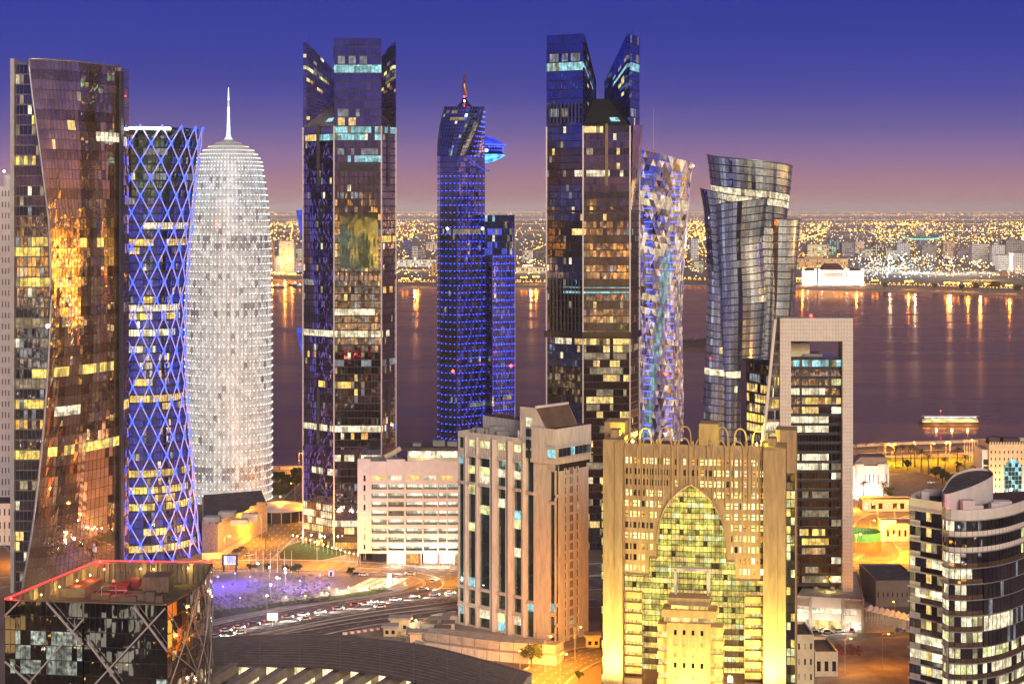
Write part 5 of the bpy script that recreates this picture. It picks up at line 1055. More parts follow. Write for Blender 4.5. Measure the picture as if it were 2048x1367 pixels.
    for k, px in enumerate((872, 943, 1007, 1072)):
        p = P3(px, 1286, 694); l_ = thing('wall_lamp', f'bright white wall lamp along the terrace of the beige block, {ORD[k]} from the guard hut', 'lamp', p.x, p.y, 3.2, group='lamps on the beige block terrace')
        b = MB(); b.bar((p.x, p.y, 3.2), (p.x, p.y, p.z), .18); b.build('post', M['dk'], l_)
        b = MB(); b.box(p.x-.6, p.x+.6, p.y-.25, p.y+.25, p.z, p.z+.6); b.build('lamp_glass', M['lampw'], l_)
        light('lamp', 'POINT', (p.x, p.y-.8, p.z+.3), 1500, (1, .92, .78), l_, .4)
beige_tower()
# ================================================================ car park block
def car_park():
    d0 = 842.0; th = thing('car_park', 'pink clad multi-storey car park with lit open decks', 'car park', X(815, d0), d0); pt, W = flat_pt((X(715, d0), d0), (X(960, d0), d0)); U = lambda px: (px-715)*d0/F; ZZ = lambda py: Z(py, d0)
    holes = []
    for r_ in range(8):
        y0 = 968+r_*17.6
        for a, b_ in ((743, 774), (776.5, 808), (812, 845), (847, 875), (877, 893), (895, 930)): holes.append((U(a), U(b_), ZZ(y0+10.2), ZZ(y0)))
    slots = [(U(727), U(731), ZZ(950+k*19.5+12), ZZ(950+k*19.5)) for k in range(9)]
    win = [(U(a), U(b_), ZZ(960), ZZ(951)) for a, b_ in ((745, 770), (777, 803), (813, 838), (846, 872), (880, 906))]
    b = MB(); holed(b, pt, (0, W), (ZZ(1106), ZZ(922)), holes+slots+win, 1.2); wl = b.build('front_wall', M['pink'], th)
    inn = lit('deck_wall_glow', (.95, .95, .68), .6, .5, 1.4, .25)  # back walls glow in place of lamplight inside the decks
    for q, h in enumerate(holes):
        o = MB(); o.quad(pt(h[0], h[2], 7), pt(h[1], h[2], 7), pt(h[1], h[3], 7), pt(h[0], h[3], 7)); o.build('deck_interior', inn if rnd.random() < .85 else M['dim'], th)
        o = MB(); o.bar(pt(h[0], h[2]+.5, .3), pt(h[1], h[2]+.5, .3), .1, .16); o.build('deck_rail', M['grey'], th)
    for h in slots: pane(th, pt, h, 1, 'dark2' if rnd.random() < .5 else 'white', 'slot_window')
    for q, h in enumerate(win): pane(th, pt, h, .4, 'white' if q in (1, 3) else 'warm')
    for r_ in range(9): o = MB(); zt_ = ZZ(968+r_*17.6)+.1; o.quad(pt(U(742), zt_+.3, .1), pt(W, zt_+.3, .1), pt(W, zt_+.3, 10), pt(U(742), zt_+.3, 10)); o.build('deck_slab', M['conc'], th)
    for a, b_, py in ((715, 741, 917), (741, 773, 922), (773, 810, 918), (810, 845, 922), (845, 879, 919), (879, 930, 923)):
        o = MB(); o.box(X(a, d0)+.05, X(b_, d0)-.05, d0-.2, d0+.8, ZZ(945), ZZ(py)); o.build('parapet_panel', M['pink'], th)
    for k in range(12):                                     # panel joints
        o = MB(); z_ = ZZ(926+k*2.0) if k < 8 else ZZ(1108-(k-8)*2)
    for px in (741, 775, 810, 846, 876): o = MB(); o.box(X(px, d0)-.25, X(px, d0)+.25, d0-.3, d0, ZZ(1106), ZZ(945)); o.build('pier', M['pink'], th)
    o = MB(); o.quad((X(715, d0), d0, 0), (X(722, d0+34), d0+34, 0), (X(722, d0+34), d0+34, ZZ(922)), (X(715, d0), d0, ZZ(922))); o.build('side_wall', M['pink'], th)
    o = MB(); o.box(X(716, d0), X(960, d0), d0+11, d0+36, 6, ZZ(934), 0); o.build('rear_decks', [M['conc']], th)
    o = MB(); o.quad((X(716, d0), d0+.8, ZZ(936)), (X(960, d0), d0+.8, ZZ(936)), (X(960, d0), d0+36, ZZ(936)), (X(716, d0), d0+36, ZZ(936))); o.build('roof_deck', pbr('blue_grey_roof', (.13, .12, .17), .8, var=.4), th)
    # shops below
    for a, b_, k in ((777, 807, 'white'), (811, 836, 'amber'), (846, 874, 'white'), (878, 905, 'white'), (908, 930, 'warm')):
        pane(th, pt, (U(a), U(b_), ZZ(1130), ZZ(1108)), 4, lit('shop_'+k, (1, .9, .75), 1.8, .8, 1.3) if k == 'white' else k, 'shop_window')
    for a in (774, 808, 840, 876, 906): o = MB(); o.box(X(a, d0), X(a+3, d0), d0, d0+1, 0, ZZ(1106)); o.build('column', M['pink'], th)
    for a in (838, 875): o = MB(); o.box(X(a, d0), X(a+3.5, d0), d0-.4, d0, ZZ(1130), ZZ(1106)); o.build('red_banner', pbr('red_banner', (.6, .04, .03), .6), th)
    o = MB(); o.box(X(741, d0), X(774, d0), d0+8, d0+9, 0, ZZ(1106)); o.build('ramp_shade', M['dk'], th)
    # roof pavilion
    r = thing('roof_pavilion', 'flat roofed lit pavilion on top of the pink car park', 'pavilion', X(860, 862), 862, ZZ(936))
    o = MB(); o.box(X(815, 860), X(930, 860), 860, 872, ZZ(936), Z(899, 860)); o.build('wall', M['cream'], r)
    for a, b_ in ((818, 843), (848, 870), (874, 914)): o = MB(); o.quad(P3(a, 914, 859.8), P3(b_, 914, 859.8), P3(b_, 902, 859.8), P3(a, 902, 859.8)); o.build('window_pane', lit('pavilion_lit', (1, .9, .6), 1.0), r)
    o = MB(); o.box(X(806, 860), X(935, 860), 856, 876, Z(899, 860), Z(893, 860)); o.build('roof', M['roofd'], r)
    for a, b_, t_ in ((826, 842, 885), (866, 890, 880), (895, 914, 882)): o = MB(); o.box(X(a, 864), X(b_, 864), 862, 868, Z(893, 860), Z(t_, 864)); o.build('roof_unit', M['grey'], r)
    o = MB(); o.tube([P3(768, 914, 850), P3(785, 906, 852), P3(800, 896, 854)], 1.2, 6); o.build('air_duct', M['cream'], r)
    light('pavilion', 'POINT', (X(850, 856), 855, ZZ(936)+2.5), 500, (1, .9, .6), r, .5)
    for k, px in enumerate((790, 860, 892)): light('shop_glow', 'POINT', (X(px, d0-4), d0-5, 4), 2500, (1, .86, .62), th, 1)
car_park()
# ================================================================ dark glass block in the lower left corner
def black_block():
    d0 = 470.0; k = F/d0; th = thing('black_glass_block', 'black glass block with diagonal white braces and red-edged roof well', 'building', X(200, 490), 490)
    A, B, C, E = Vector((X(10, d0), d0)), Vector((X(335, d0-6), d0-6)), Vector((X(425, 516), 516)), Vector((X(195, 518), 518)); zt = Z(1196, d0)
    zf, zb = Z(1200, d0), Z(1126, 516)
    # front with a recessed bay in the middle
    f = [A, A.lerp(B, .478), A.lerp(B, .478)+Vector((0, .3)), A.lerp(B, .49)+Vector((0, .1)), B]
    def win_fn(seed, lits):
        rr = random.Random(seed)
        def fn(u, py):
            for y0, y1, u0, u1, key, p in lits:
                if y0 <= py <= y1 and u0 <= u <= u1 and rr.random() < p: return key
            return 'black'
        return fn
    def wallf(p, q, nu, nv, fn, cap):
        S = lambda u, v: Vector((p.x+(q.x-p.x)*u, p.y+(q.y-p.y)*u, zf*v)); facade(th, S, nu, nv, lambda i, j: fn((i+.5)/nu, HZ+(H-zf*(j+.5)/nv)*k), .05, .06, .05, .008, M['dk'], cap=cap, reveal=False)
    M['office'] = lit('dim_office', (.78, .92, .74), .16, .1, 2.0, .9, room=.8)
    wallf(f[0], f[1], 15, 17, win_fn(1, [(1222, 1236, .1, .28, 'office', .7), (1262, 1288, .12, .98, 'office', .75), (1300, 1318, .1, 1, 'office', .7), (1325, 1350, .1, 1, 'office', .6)]), 150)
    wallf(f[3], f[4], 15, 17, win_fn(2, [(1222, 1250, .38, .46, 'office', .8), (1352, 1367, .8, 1, 'office', .9)]), 120)
    SC_ = lambda u, v: (lambda p: Vector((p.x+3*math.sin(math.pi*u)*.9, p.y-1.5*math.sin(math.pi*u), (zf+(zb-zf)*u)*v)))(B.lerp(C, u))
    facade(th, SC_, 16, 17, lambda i, j: 'smoke' if (i*3+j) % 4 else 'brown', .05, .06, .05, .02, M['dk'], cap=100, reveal=False)
    b = MB(); b.quad((*f[1], 0), (*f[2], 0), (*f[2], zf), (*f[1], zf)); b.build('recess_cheek', M['dk'], th)
    # braces
    br = pbr('brace_metal', (.50, .43, .41), .45, .4, .1)
    def fp(px, py): return P3(px, py, d0-1.2-6*(px-10)/325)
    for a, c in (((40, 1200), (10, 1230)), ((93, 1203), (166, 1288)), ((166, 1238), (56, 1367)), ((10, 1322), (62, 1367)), ((268, 1213), (335, 1302)), ((330, 1216), (190, 1367)), ((175, 1283), (238, 1367)), ((228, 1344), (212, 1330))):
        b = MB(); b.bar(fp(*a), fp(*c), .5, .4); b.build('brace', br, th)
    def cp(u, py): p = SC_(u, 1); return Vector((p.x+.35, p.y-.5, Z(py, p.y)))
    for u0, y0, u1, y1 in ((.02, 1300, .62, 1367), (.2, 1205, .85, 1367), (.0, 1218, .5, 1367), (.45, 1180, .02, 1367), (.62, 1160, .95, 1330), (.98, 1140, .35, 1367), (.8, 1150, .62, 1270), (.52, 1168, .8, 1280), (.97, 1210, .7, 1367)):
        b = MB(); n = 6; b.tube([cp(u0+(u1-u0)*q/n, y0+(y1-y0)*q/n) for q in range(n+1)], .17, 5); b.build('curved_brace', br, th)
    # roof well and parapet walls
    zr = Z(1166, 500)-3.2; wl = pbr('roof_well_wall', (.22, .16, .10), .85, var=.25)
    outer = [(A, zf), (B, zf), (C, zb), (E, zb)]
    b = MB(); b.face([(*(p.lerp((A+C)/2, .012)), zr) for p, _ in outer]); b.build('roof_floor', pbr('roof_screed', (.13, .095, .06), .9, var=.35), th)
    edges = [((A, zf), (B, zf)), ((B, zf), (C, zb)), ((C, zb), (E, zb)), ((E, zb), (A, zf))]
    for q, ((p, za), (r, zc)) in enumerate(edges):
        cen = (A+B+C+E)/4; n = 10 if q == 1 else 1
        b = MB()
        for s_ in range(n):
            def at(t): v = p.lerp(r, t); bow = 3*math.sin(math.pi*t)*.9 if q == 1 else 0; return Vector((v.x+bow, v.y-bow*.55)), za+(zc-za)*t
            (v0, h0), (v1, h1) = at(s_/n), at((s_+1)/n); i0, i1 = v0.lerp(cen, .03), v1.lerp(cen, .03); v0, v1 = v0.lerp(cen, .014), v1.lerp(cen, .014)
            b.hexa([(*v0, zr-.2), (*v1, zr-.2), (*i1, zr-.2), (*i0, zr-.2), (*v0, h0+.15), (*v1, h1+.15), (*i1, h1+.15), (*i0, h0+.15)])
        b.build('parapet', wl, th)
    redt = glow('red_neon', (1, .02, .02), 2.2)
    for (p, za), (r, zc), nm in (((A, zf), (E, zb), 0), ((E, zb), (C, zb), 1)):
        b = MB(); b.bar((*p, za+.4), (*r, zc+.4), .35 if nm == 0 else .2, .3); b.build('red_edge_light', redt, th)
    b = MB(); b.quad((*A, 0), (*E, 0), (*E, zb), (*A, zf)); b.quad((*E, 0), (*C, 0), (*C, zb), (*E, zb)); b.build('rear_wall', M['black'], th)
    # roof plant
    M['plant'] = pbr('roof_plant_dark', (.15, .11, .08), .7)
    def unit(nm, px, py, w_, dp, h, mat=None, sub=0):
        p = G(px, py, zr); b = MB(); b.box(p.x-w_/2, p.x+w_/2, p.y, p.y+dp, zr, zr+h); o = b.build(nm, mat or M['plant'], th)
        if sub:
            for q in range(sub): s_ = MB(); x0 = p.x-w_/2+w_*q/sub; s_.box(x0+.12, x0+w_/sub-.12, p.y-.15, p.y, zr+.3, zr+h-.3); s_.build('louvre', M['plant'], o)
        return o
    for q in range(22):                                     # panel posts round the well, pipes over the floor
        t = (q+.5)/22; v = E.lerp(C, t); m_ = MB(); m_.box(v.x-.1, v.x+.1, v.y-2.2, v.y-1.0, zr, zb-.2); m_.build('parapet_post', M['plant'] if 'plant' in M else wl, th)
        v = A.lerp(E, t).lerp(cen, .035); hh = zf+(zb-zf)*t; m_ = MB(); m_.box(v.x-.12, v.x+.12, v.y-.12, v.y+.12, zr, hh-.2); m_.build('parapet_post', wl, th)
    for q in range(9): a_ = G(150+q*22, 1176+((q*5) % 11)*1.6, zr); b_ = G(190+q*18, 1190+((q*7) % 9), zr); m_ = MB(); m_.tube([a_+Vector((0, 0, .35)), Vector((b_.x, a_.y, zr+.35)), b_+Vector((0, 0, .35))], .13, 5); m_.build('roof_pipe', M['fin'] if q % 3 == 0 else M['dk'], th)
    dkr = pbr('dark_red_roof', (.22, .03, .04), .8)
    b = MB(); q = [G(90, 1193, zr), G(170, 1194, zr), G(205, 1174, zr), G(155, 1165, zr)]; b.prism([(v.x, v.y) for v in q], zr, zr+2.4, 0, 1); b.build('machine_room', [wl, dkr], th)
    unit('chiller', 311, 1184, 7.5, 8, 4.2, sub=6); unit('condenser', 262, 1175, 4, 4, 2, dkr); unit('condenser', 236, 1182, 5, 5, 1.6, dkr); unit('condenser', 280, 1200, 5, 4, 1.8); unit('condenser', 246, 1203, 7, 3, 1.4); unit('tank', 300, 1203, 2.4, 2.5, 2.6); unit('tank', 318, 1205, 2, 2.4, 1.8); unit('air_handler', 250, 1165, 3, 5, 3); unit('pipe_box', 200, 1198, 5, 3, 1.2)
    b = MB(); b.tube([G(203, 1200, zr)+Vector((0, 0, 1.2)), G(203, 1200, zr)+Vector((0, 0, 4)), G(232, 1200, zr)+Vector((0, 0, 4)), G(232, 1200, zr)+Vector((0, 0, 1.2))], .12, 5); b.build('pipe_frame', M['fin'], th)
    Yl = (1, .72, .16)
    for n_, (px, py, dd, pw) in enumerate(((208, 1137, 514.5, 1), (281, 1136, 514.5, 1), (307, 1137, 514.5, 1), (376, 1135, 514.5, 1), (180, 1149, 509, .8), (154, 1160, 502, .7), (119, 1172, 494, .7), (82, 1188, 484, .8))):
        p = P3(px, py, dd); l_ = thing('roof_lamp', f'yellow lamp in the black block roof well, {ORD[n_]}, ' + ('on the far wall' if n_ < 4 else 'down the red edge'), 'lamp', p.x, p.y, p.z, group='lamps in the black block roof well')
        b = MB(); b.octa(p+Vector((.1, -.3, 0)), .24); b.build('lamp_glass', M['lampy'], l_); b = MB(); b.box(p.x-.2, p.x+.2, p.y-.1, p.y+.4, p.z-.2, p.z+.3); b.build('bracket', M['dk'], l_)
        light('lamp', 'POINT', p+Vector((.3, -.9, -.1)), 330*pw, Yl, l_, .15)
    for n_, (px, py, dd) in enumerate(((22, 1196, d0), (200, 1123, 517), (227, 1161, 497), (331, 1210, 467))):
        p = P3(px, py, dd); l_ = thing('beacon', 'red beacon on the black glass block, ' + ('at its near roof corner by the tall tower', 'at its far roof corner', 'on the dark red machine room', 'at its front corner above the braces')[n_], 'beacon', p.x, p.y, p.z, group='red beacons of the black block')
        b = MB(); b.octa(p, .38); b.build('lamp_glass', M['red'], l_); b = MB(); b.bar(p-Vector((0, 0, 1)), p, .15); b.build('post', M['dk'], l_)
        light('lamp', 'POINT', p+Vector((.1, -.3, .6)), 800, (1, .03, .02), l_, .2)
black_block()
# ================================================================ broad metal hall roof at the bottom
def hall():
    th = thing('exhibition_hall', 'hall with a broad brown curved metal roof and glowing slots between ribs', 'hall', X(740, 590), 590)
    top = [(405, 1283, 14), (425, 1277, 15), (520, 1271, 17), (640, 1270, 18), (760, 1279, 18), (860, 1293, 17), (960, 1318, 15), (1064, 1347, 12)]
    bot = [(405, 1330, 12), (425, 1331, 12.5), (520, 1332, 14), (640, 1336, 15), (760, 1350, 15), (860, 1372, 14), (960, 1400, 12), (1020, 1420, 10)]
    T = smooth_line([G(a, b_, c) for a, b_, c in top], 6); Bt = smooth_line([G(a, b_, c) for a, b_, c in bot], 6); n = len(T)
    b = MB()
    for i in range(n-1):
        for j in range(6):
            f = lambda q, t: T[q].lerp(Bt[q], t)+Vector((0, 0, 1.6*math.sin(math.pi*t)))
            b.quad(f(i, j/6), f(i+1, j/6), f(i+1, (j+1)/6), f(i, (j+1)/6))
    b.build('roof_sheet', M['roofb'], th, True)
    f = lambda q, t: T[q].lerp(Bt[q], t)+Vector((0, 0, 1.6*math.sin(math.pi*t)+.06))
    sm = pbr('seam_metal', (.30, .235, .20), .45, .4)
    for j in range(1, 16):                                   # standing seams run along the sheet, cover strips across it
        s_ = MB(); t = j/16; s_.tube([f(q, t) for q in range(0, n, 3)]+[f(n-1, t)], .13, 4); s_.build('standing_seam', sm, th)
    for q in range(0, n, 2): s_ = MB(); s_.tube([f(q, j/6) for j in range(7)], .12, 4); s_.build('cover_strip', M['roofb'] if q % 4 else sm, th)
    b = MB(); b.tube([p+Vector((0, 0, .15)) for p in T], .35, 5); b.build('ridge_cap', M['roofb'], th)
    b = MB()
    for i in range(n-1): b.quad(T[i], T[i+1], T[i+1]*1, T[i]*1) if False else b.quad(T[i], T[i+1], Vector((T[i+1].x, T[i+1].y+2, 0)), Vector((T[i].x, T[i].y+2, 0)))
    b.build('rear_wall', M['conc'], th)
    # ribs and glowing slots below the sheet
    gl = lit('hall_glow', (1, .80, .42), 1.1, .4, 1.4, .4); rib = pbr('hall_rib', (.30, .23, .19), .7)
    for k in range(10):
        x0 = 470+k*56; y0 = 1332+max(0, k-3)*3.2+max(0, k-5)*4; zz_ = 12.5
        P0, P1 = G(x0, y0, zz_), G(x0-95, y0+62, zz_-1.5)
        b = MB(); b.bar(P0, P1, 2.6, 3.2); b.build('roof_rib', rib, th)
        q0, q1, q2, q3 = G(x0+7, y0+1, zz_-2), G(x0+48, y0+4, zz_-2), G(x0-46, y0+66, zz_-3.4), G(x0-88, y0+62, zz_-3.4)
        nn = 9
        for m_ in range(nn):
            a, c = q0.lerp(q1, m_/nn+.008), q0.lerp(q1, (m_+1)/nn-.008); b = MB(); lw = Vector((0, 0, -7)); b.quad(a+lw, c+lw, c, a); b.build('slot_pane', gl, th)
        b = MB(); b.quad(q0+Vector((0, 0, -7)), q1+Vector((0, 0, -7)), q2+Vector((0, 0, -7)), q3+Vector((0, 0, -7))); b.build('slot_floor', M['cream'], th)
    for k in range(5): p = G(480+k*115, 1352+k*5, 6); light('hall_lamp', 'POINT', p, 500, (1, .8, .45), th, .6)
hall()
# ================================================================ rounded office block, right edge
def round_office():
    d0 = 592.0; k = F/d0; th = thing('round_office', 'curved office block with pale spandrel bands and a red-lit roof corner', 'building', X(1930, d0), d0+10)
    P_ = lambda px, d: Vector((X(px, d), d)); L0, L1 = P_(1819, 606), P_(1884, 596)
    zl = Z(1000, 600); zr_ = Z(1018, 590); fh = 31.3*d0/F
    # left wing
    rr = random.Random(14); zlb = Z(1023, 600); n = 14
    pl_, WL = flat_pt(L0, L1)
    for j in range(n):
        z1 = zlb-j*fh; z0 = z1-fh
        if z0 < 0: break
        m = MB(); m.bar(pl_(-.4, z1, -.2), pl_(WL, z1, -.2), .9, .35); m.build('floor_ledge', M['tile'], th)
        for q in range(6):
            u0, u1 = WL*q/6, WL*(q+1)/6; hi = z1-.3; lo = z0+fh*.36
            key = 'warm' if (q == 3 and rr.random() < .8) else ('white' if (j in (3, 5, 8, 9, 10, 12) and rr.random() < .7) else ('dim' if rr.random() < .15 else 'navy' if rr.random() < .3 else 'dark'))
            pane(th, pl_, (u0+.07, u1-.07, lo, hi), .25, key)
            pane(th, pl_, (u0+.04, u1-.04, z0+.2, lo-.1), .1, 'tile' if q < 2 else 'dark2', 'spandrel_panel')
    b = MB(); b.prism([L0+Vector((.1, .5)), L1+Vector((0, .5)), P_(1884, 625), P_(1830, 622)], 0, zlb, 0); b.build('wing_core', M['dk'], th)
    b = MB(); wall_ = [L0, L1, P_(1886, 622), P_(1852, 624), P_(1830, 616)]
    for a, c in zip(wall_, wall_[1:]+wall_[:1]): b.hexa([(*a, zlb), (*c, zlb), (*(c+Vector((0, .5))), zlb), (*(a+Vector((0, .5))), zlb), (*a, zl), (*c, zl), (*(c+Vector((0, .5))), zl), (*(a+Vector((0, .5))), zl)])
    b.build('wing_parapet', M['tile'], th)
    b = MB(); b.face([(*p, zl-2.2) for p in wall_]); b.build('wing_roof', M['roofd'], th)
    b = MB(); q = P_(1851, 612); b.box(q.x-1.3, q.x+1.3, 612, 614, zl-2.2, zl+1); b.build('roof_box', M['pink'], th)
    # main curved block
    arcp = [(1884, 590), (1896, 584.5), (1930, 583), (1965, 584.5), (2000, 589), (2030, 596), (2060, 607), (2085, 622)]
    A = smooth_line([Vector((*P_(a, d), 0)) for a, d in arcp], 5); m_ = len(A)
    cum = [0]
    for a, c in zip(A, A[1:]): cum.append(cum[-1]+(c-a).length)
    tot = cum[-1]
    def ap(u, z, i=0):
        s_ = u*tot
        for q in range(m_-1):
            if s_ <= cum[q+1]+1e-6: t = (s_-cum[q])/(cum[q+1]-cum[q]); p = A[q].lerp(A[q+1], t); tt = (A[q+1]-A[q]).normalized(); return Vector((p.x-tt.y*i, p.y+tt.x*i, z))
        return Vector((A[-1].x, A[-1].y, z))
    zc = Z(1040, 584); nfl = 14; np_ = 34
    for j in range(nfl):
        z1 = zc-j*fh; z0 = z1-fh
        if z0 < 0: break
        lit_u = rr.uniform(.15, .5)
        for q in range(np_):
            u0, u1 = q/np_, (q+1)/np_; um = (u0+u1)/2; big = 3 <= j <= 7 and .27 < um < .78
            if big: key = 'white' if (j == 6 and um < .5) else ('dimw' if rr.random() < .1 else 'smoke')
            elif j in (0, 1, 2): key = 'white' if (um < .14 and rr.random() < .8 and j != 1) else ('green' if um > .62 and rr.random() < .5 else 'dark')
            elif j in (3, 4, 5): key = 'white' if um < .2 and rr.random() < .85 else 'dark'
            else: key = ('green' if rr.random() < .4 else 'white') if rr.random() < .72 else ('dim' if rr.random() < .5 else 'dark')
            lo = z0+fh*(.34 if not big else .03)
            m = MB(); ii = .2 if not big else -.35; g_ = .002
            m.face((ap(u0+g_, lo, ii), ap(u1-g_, lo, ii), ap(u1-g_, z1-.25, ii), ap(u0+g_, z1-.25, ii))); m.build('window_pane', M[key], th)
            if not big:
                m = MB(); mt = M['tile'] if (j < 2 or um < .1) else M['brown2']
                m.face((ap(u0+.001, z0+.15, .05), ap(u1-.001, z0+.15, .05), ap(u1-.001, lo-.08, .05), ap(u0+.001, lo-.08, .05))); m.build('spandrel_panel', mt, th)
        m = MB(); m.tube([ap(q/30, z1, -.25) for q in range(31)], .2, 4); m.build('floor_ledge', M['fin'], th)
    b = MB()
    for q in range(30): b.quad(ap(q/30, 0, .5), ap((q+1)/30, 0, .5), ap((q+1)/30, zc+.2, .5), ap(q/30, zc+.2, .5))
    b.build('core', M['dk'], th)
    zp = Z(1017, 586); np2 = 30
    for q in range(np2):
        for r_ in range(2):
            za, zb = zc+.1+(zp-zc)*r_/2, zc-.0+(zp-zc)*(r_+1)/2; m = MB(); m.face((ap(q/np2+.0012, za, -.1), ap((q+1)/np2-.0012, za, -.1), ap((q+1)/np2-.0012, zb, -.1), ap(q/np2+.0012, zb, -.1))); m.build('parapet_panel', M['tile'], th)
    b = MB()
    for q in range(30): b.hexa([ap(q/30, zc, -.05), ap((q+1)/30, zc, -.05), ap((q+1)/30, zc, .5), ap(q/30, zc, .5), ap(q/30, zp+.1, -.05), ap((q+1)/30, zp+.1, -.05), ap((q+1)/30, zp+.1, .5), ap(q/30, zp+.1, .5)])
    b.build('parapet', M['pink'], th)
    zrf = zp-2.6; b = MB(); b.face([ap(q/30, zrf, .4) for q in range(31)]+[Vector((*P_(2060, 640), zrf)), Vector((*P_(1886, 630), zrf))]); b.build('roof', pbr('red_brown_roof', (.12, .05, .045), .85, var=.3), th)
    # tall oval crown wall
    ov = [(1884, 600), (1893, 597), (1920, 601), (1950, 607), (1985, 618), (1975, 626), (1940, 626), (1905, 618)]; zo = Z(978, 604)
    O2 = smooth_line([Vector((*P_(a, d), 0)) for a, d in ov+ov[:1]], 4)[:-1]; b = MB()
    hgt = lambda p: zo+ (p.y-600)*.14
    for a, c in zip(O2, O2[1:]+O2[:1]): b.quad((a.x, a.y, zrf), (c.x, c.y, zrf), (c.x, c.y, hgt(c)), (a.x, a.y, hgt(a)))
    b.face([(a.x, a.y, hgt(a)-.8) for a in O2], 1); b.build('oval_crown', [M['pink'], M['roofd']], th)
    for px, d, w_, h in ((1938, 596, 4, 3.6), (1955, 597, 4, 1.8), (1992, 600, 3, 2.2), (2006, 602, 6, 2.4)): p = P_(px, d); b = MB(); b.box(p.x-w_/2, p.x+w_/2, d, d+4, zrf, zrf+h); b.build('roof_unit', M['pink'], th)
    p = P3(1896, 1016, 588); l_ = thing('beacon', 'red beacon in the roof corner of the curved office block', 'beacon', p.x, p.y, p.z)
    b = MB(); b.octa(p, .4); b.build('lamp_glass', M['red'], l_); b = MB(); b.bar(p-Vector((0, 0, 2.4)), p, .2); b.build('post', M['dk'], l_); light('lamp', 'POINT', p+Vector((.6, 1.2, .3)), 420, (1, .03, .02), l_, .2)
round_office()
# ================================================================ podium in front of the portal tower
def podium():
    d0 = 711.0; th = thing('podium', 'two-storey podium with lit shop windows below the portal tower', 'building', X(1660, d0), d0+10); pt, W = flat_pt((X(1588, d0+4), d0+4), (X(1728, d0-4), d0-4)); U = lambda px: W*(px-1588)/140; ZZ = lambda py: Z(py, d0)
    hs = [(U(a), U(b_), ZZ(1227), ZZ(1216)) for a, b_ in ((1591, 1619), (1624, 1684), (1690, 1713))]; hs2 = [(U(a), U(b_), ZZ(1258), ZZ(1240)) for a, b_ in ((1591, 1620), (1626, 1682), (1690, 1724))]
    b = MB(); holed(b, pt, (0, W), (0, ZZ(1194)), hs+hs2, .8); b.build('front_wall', M['pink'], th)
    for q, h in enumerate(hs):
        n = max(2, int((h[1]-h[0])/1.2))
        for i in range(n): pane(th, pt, (h[0]+(h[1]-h[0])*i/n+.04, h[0]+(h[1]-h[0])*(i+1)/n-.04, h[2], h[3]), .6, 'white')
    for q, h in enumerate(hs2):
        n = max(2, int((h[1]-h[0])/2))
        for i in range(n): pane(th, pt, (h[0]+(h[1]-h[0])*i/n+.04, h[0]+(h[1]-h[0])*(i+1)/n-.04, h[2], h[3]), .7, 'warm' if q == 1 else 'white', 'shop_window')
    for a, b_ in ((1590, 1620), (1690, 1722)):
        for q in range(6): m = MB(); m.bar(pt(U(a), ZZ(1200+q*2.6), -.2), pt(U(b_), ZZ(1200+q*2.6), -.2), .3, .2); m.build('louvre', M['conc'], th)
    for px in (1621, 1686, 1725): m = MB(); m.bar(pt(U(px), 0, -.3), pt(U(px), ZZ(1196), -.3), .9); m.build('column', M['conc'], th)
    r0, r1 = pt(W, 0, 0), pt(W, 0, 0)+Vector((9, 60, 0)); b = MB(); b.quad((r0.x, r0.y, 0), (r1.x, r1.y, 0), (r1.x, r1.y, ZZ(1194)), (r0.x, r0.y, ZZ(1194))); b.build('side_wall', M['pink'], th)
    b = MB(); q = [pt(.3, 0, .9), pt(W-.3, 0, .9), r1-Vector((.4, 0, 0)), pt(.3, 0, 60)]; b.prism([(v.x, v.y) for v in q], 0, ZZ(1194)-1.2, 0, 1); b.build('core', [M['dk'], M['conc']], th)
    for px in (1627, 1660, 1680): b = MB(); b.box(X(px, 734), X(px+9, 734), 733, 735, 11, 15); b.build('undercroft_column', M['conc'], th)
    for px in (1605, 1650, 1700): p = pt(U(px), 3, -5); light('shop_glow', 'POINT', (p.x, p.y, 3.2), 800, (1, .90, .68), th, .6)
    light('undercroft_glow', 'POINT', (X(1650, 735), 727, ZZ(1194)+1.5), 400, (1, .72, .2), th, .5)
podium()
# ================================================================ other buildings
def simple_house(name, label, cat, px0, px1, ytop, ybase, mat, rows, cols, key, dark=.3, depth=18, roof='roofd', wf=.5, hf=.5, par=1.0, seed=1, zskip=0.0, base_z=0.0):
    d = Dg(ybase); x0, x1, zt = X(px0, d), X(px1, d), Z(ytop, d); th = thing(name, label, cat, (x0+x1)/2, d)
    pt, W = flat_pt((x0, d), (x1, d)); rr = random.Random(seed); hs = []; zz0 = zskip; zz1 = zt-par
    for r_ in range(rows):
        for c in range(cols):
            cw, ch = W/cols, (zz1-zz0)/rows; hs.append((cw*(c+.5-wf/2), cw*(c+.5+wf/2), zz0+ch*(r_+.5-hf/2), zz0+ch*(r_+.5+hf/2)))
    b = MB(); holed(b, pt, (0, W), (0, zt), hs, .4); b.build('front_wall', mat, th)
    for h in hs: pane(th, pt, h, .35, key if rr.random() > dark else 'dark2')
    b = MB(); b.box(x0, x1, d+.5, d+depth, 0, zt-par*.6, 0); b.build('core', [mat], th)
    b = MB(); b.quad((x0+.4, d+.6, zt-par*.6+.02), (x1-.4, d+.6, zt-par*.6+.02), (x1-.4, d+depth-.4, zt-par*.6+.02), (x0+.4, d+depth-.4, zt-par*.6+.02)); b.build('roof', M[roof], th)
    for xa, xb, ya, yb in ((x0-.02, x0+.4, d+.4, d+depth), (x1-.4, x1+.02, d+.4, d+depth), (x0, x1, d+depth-.4, d+depth+.02)): b = MB(); b.box(xa, xb, ya, yb, zt-par, zt); b.build('parapet', mat, th)
    return th, d, pt, W
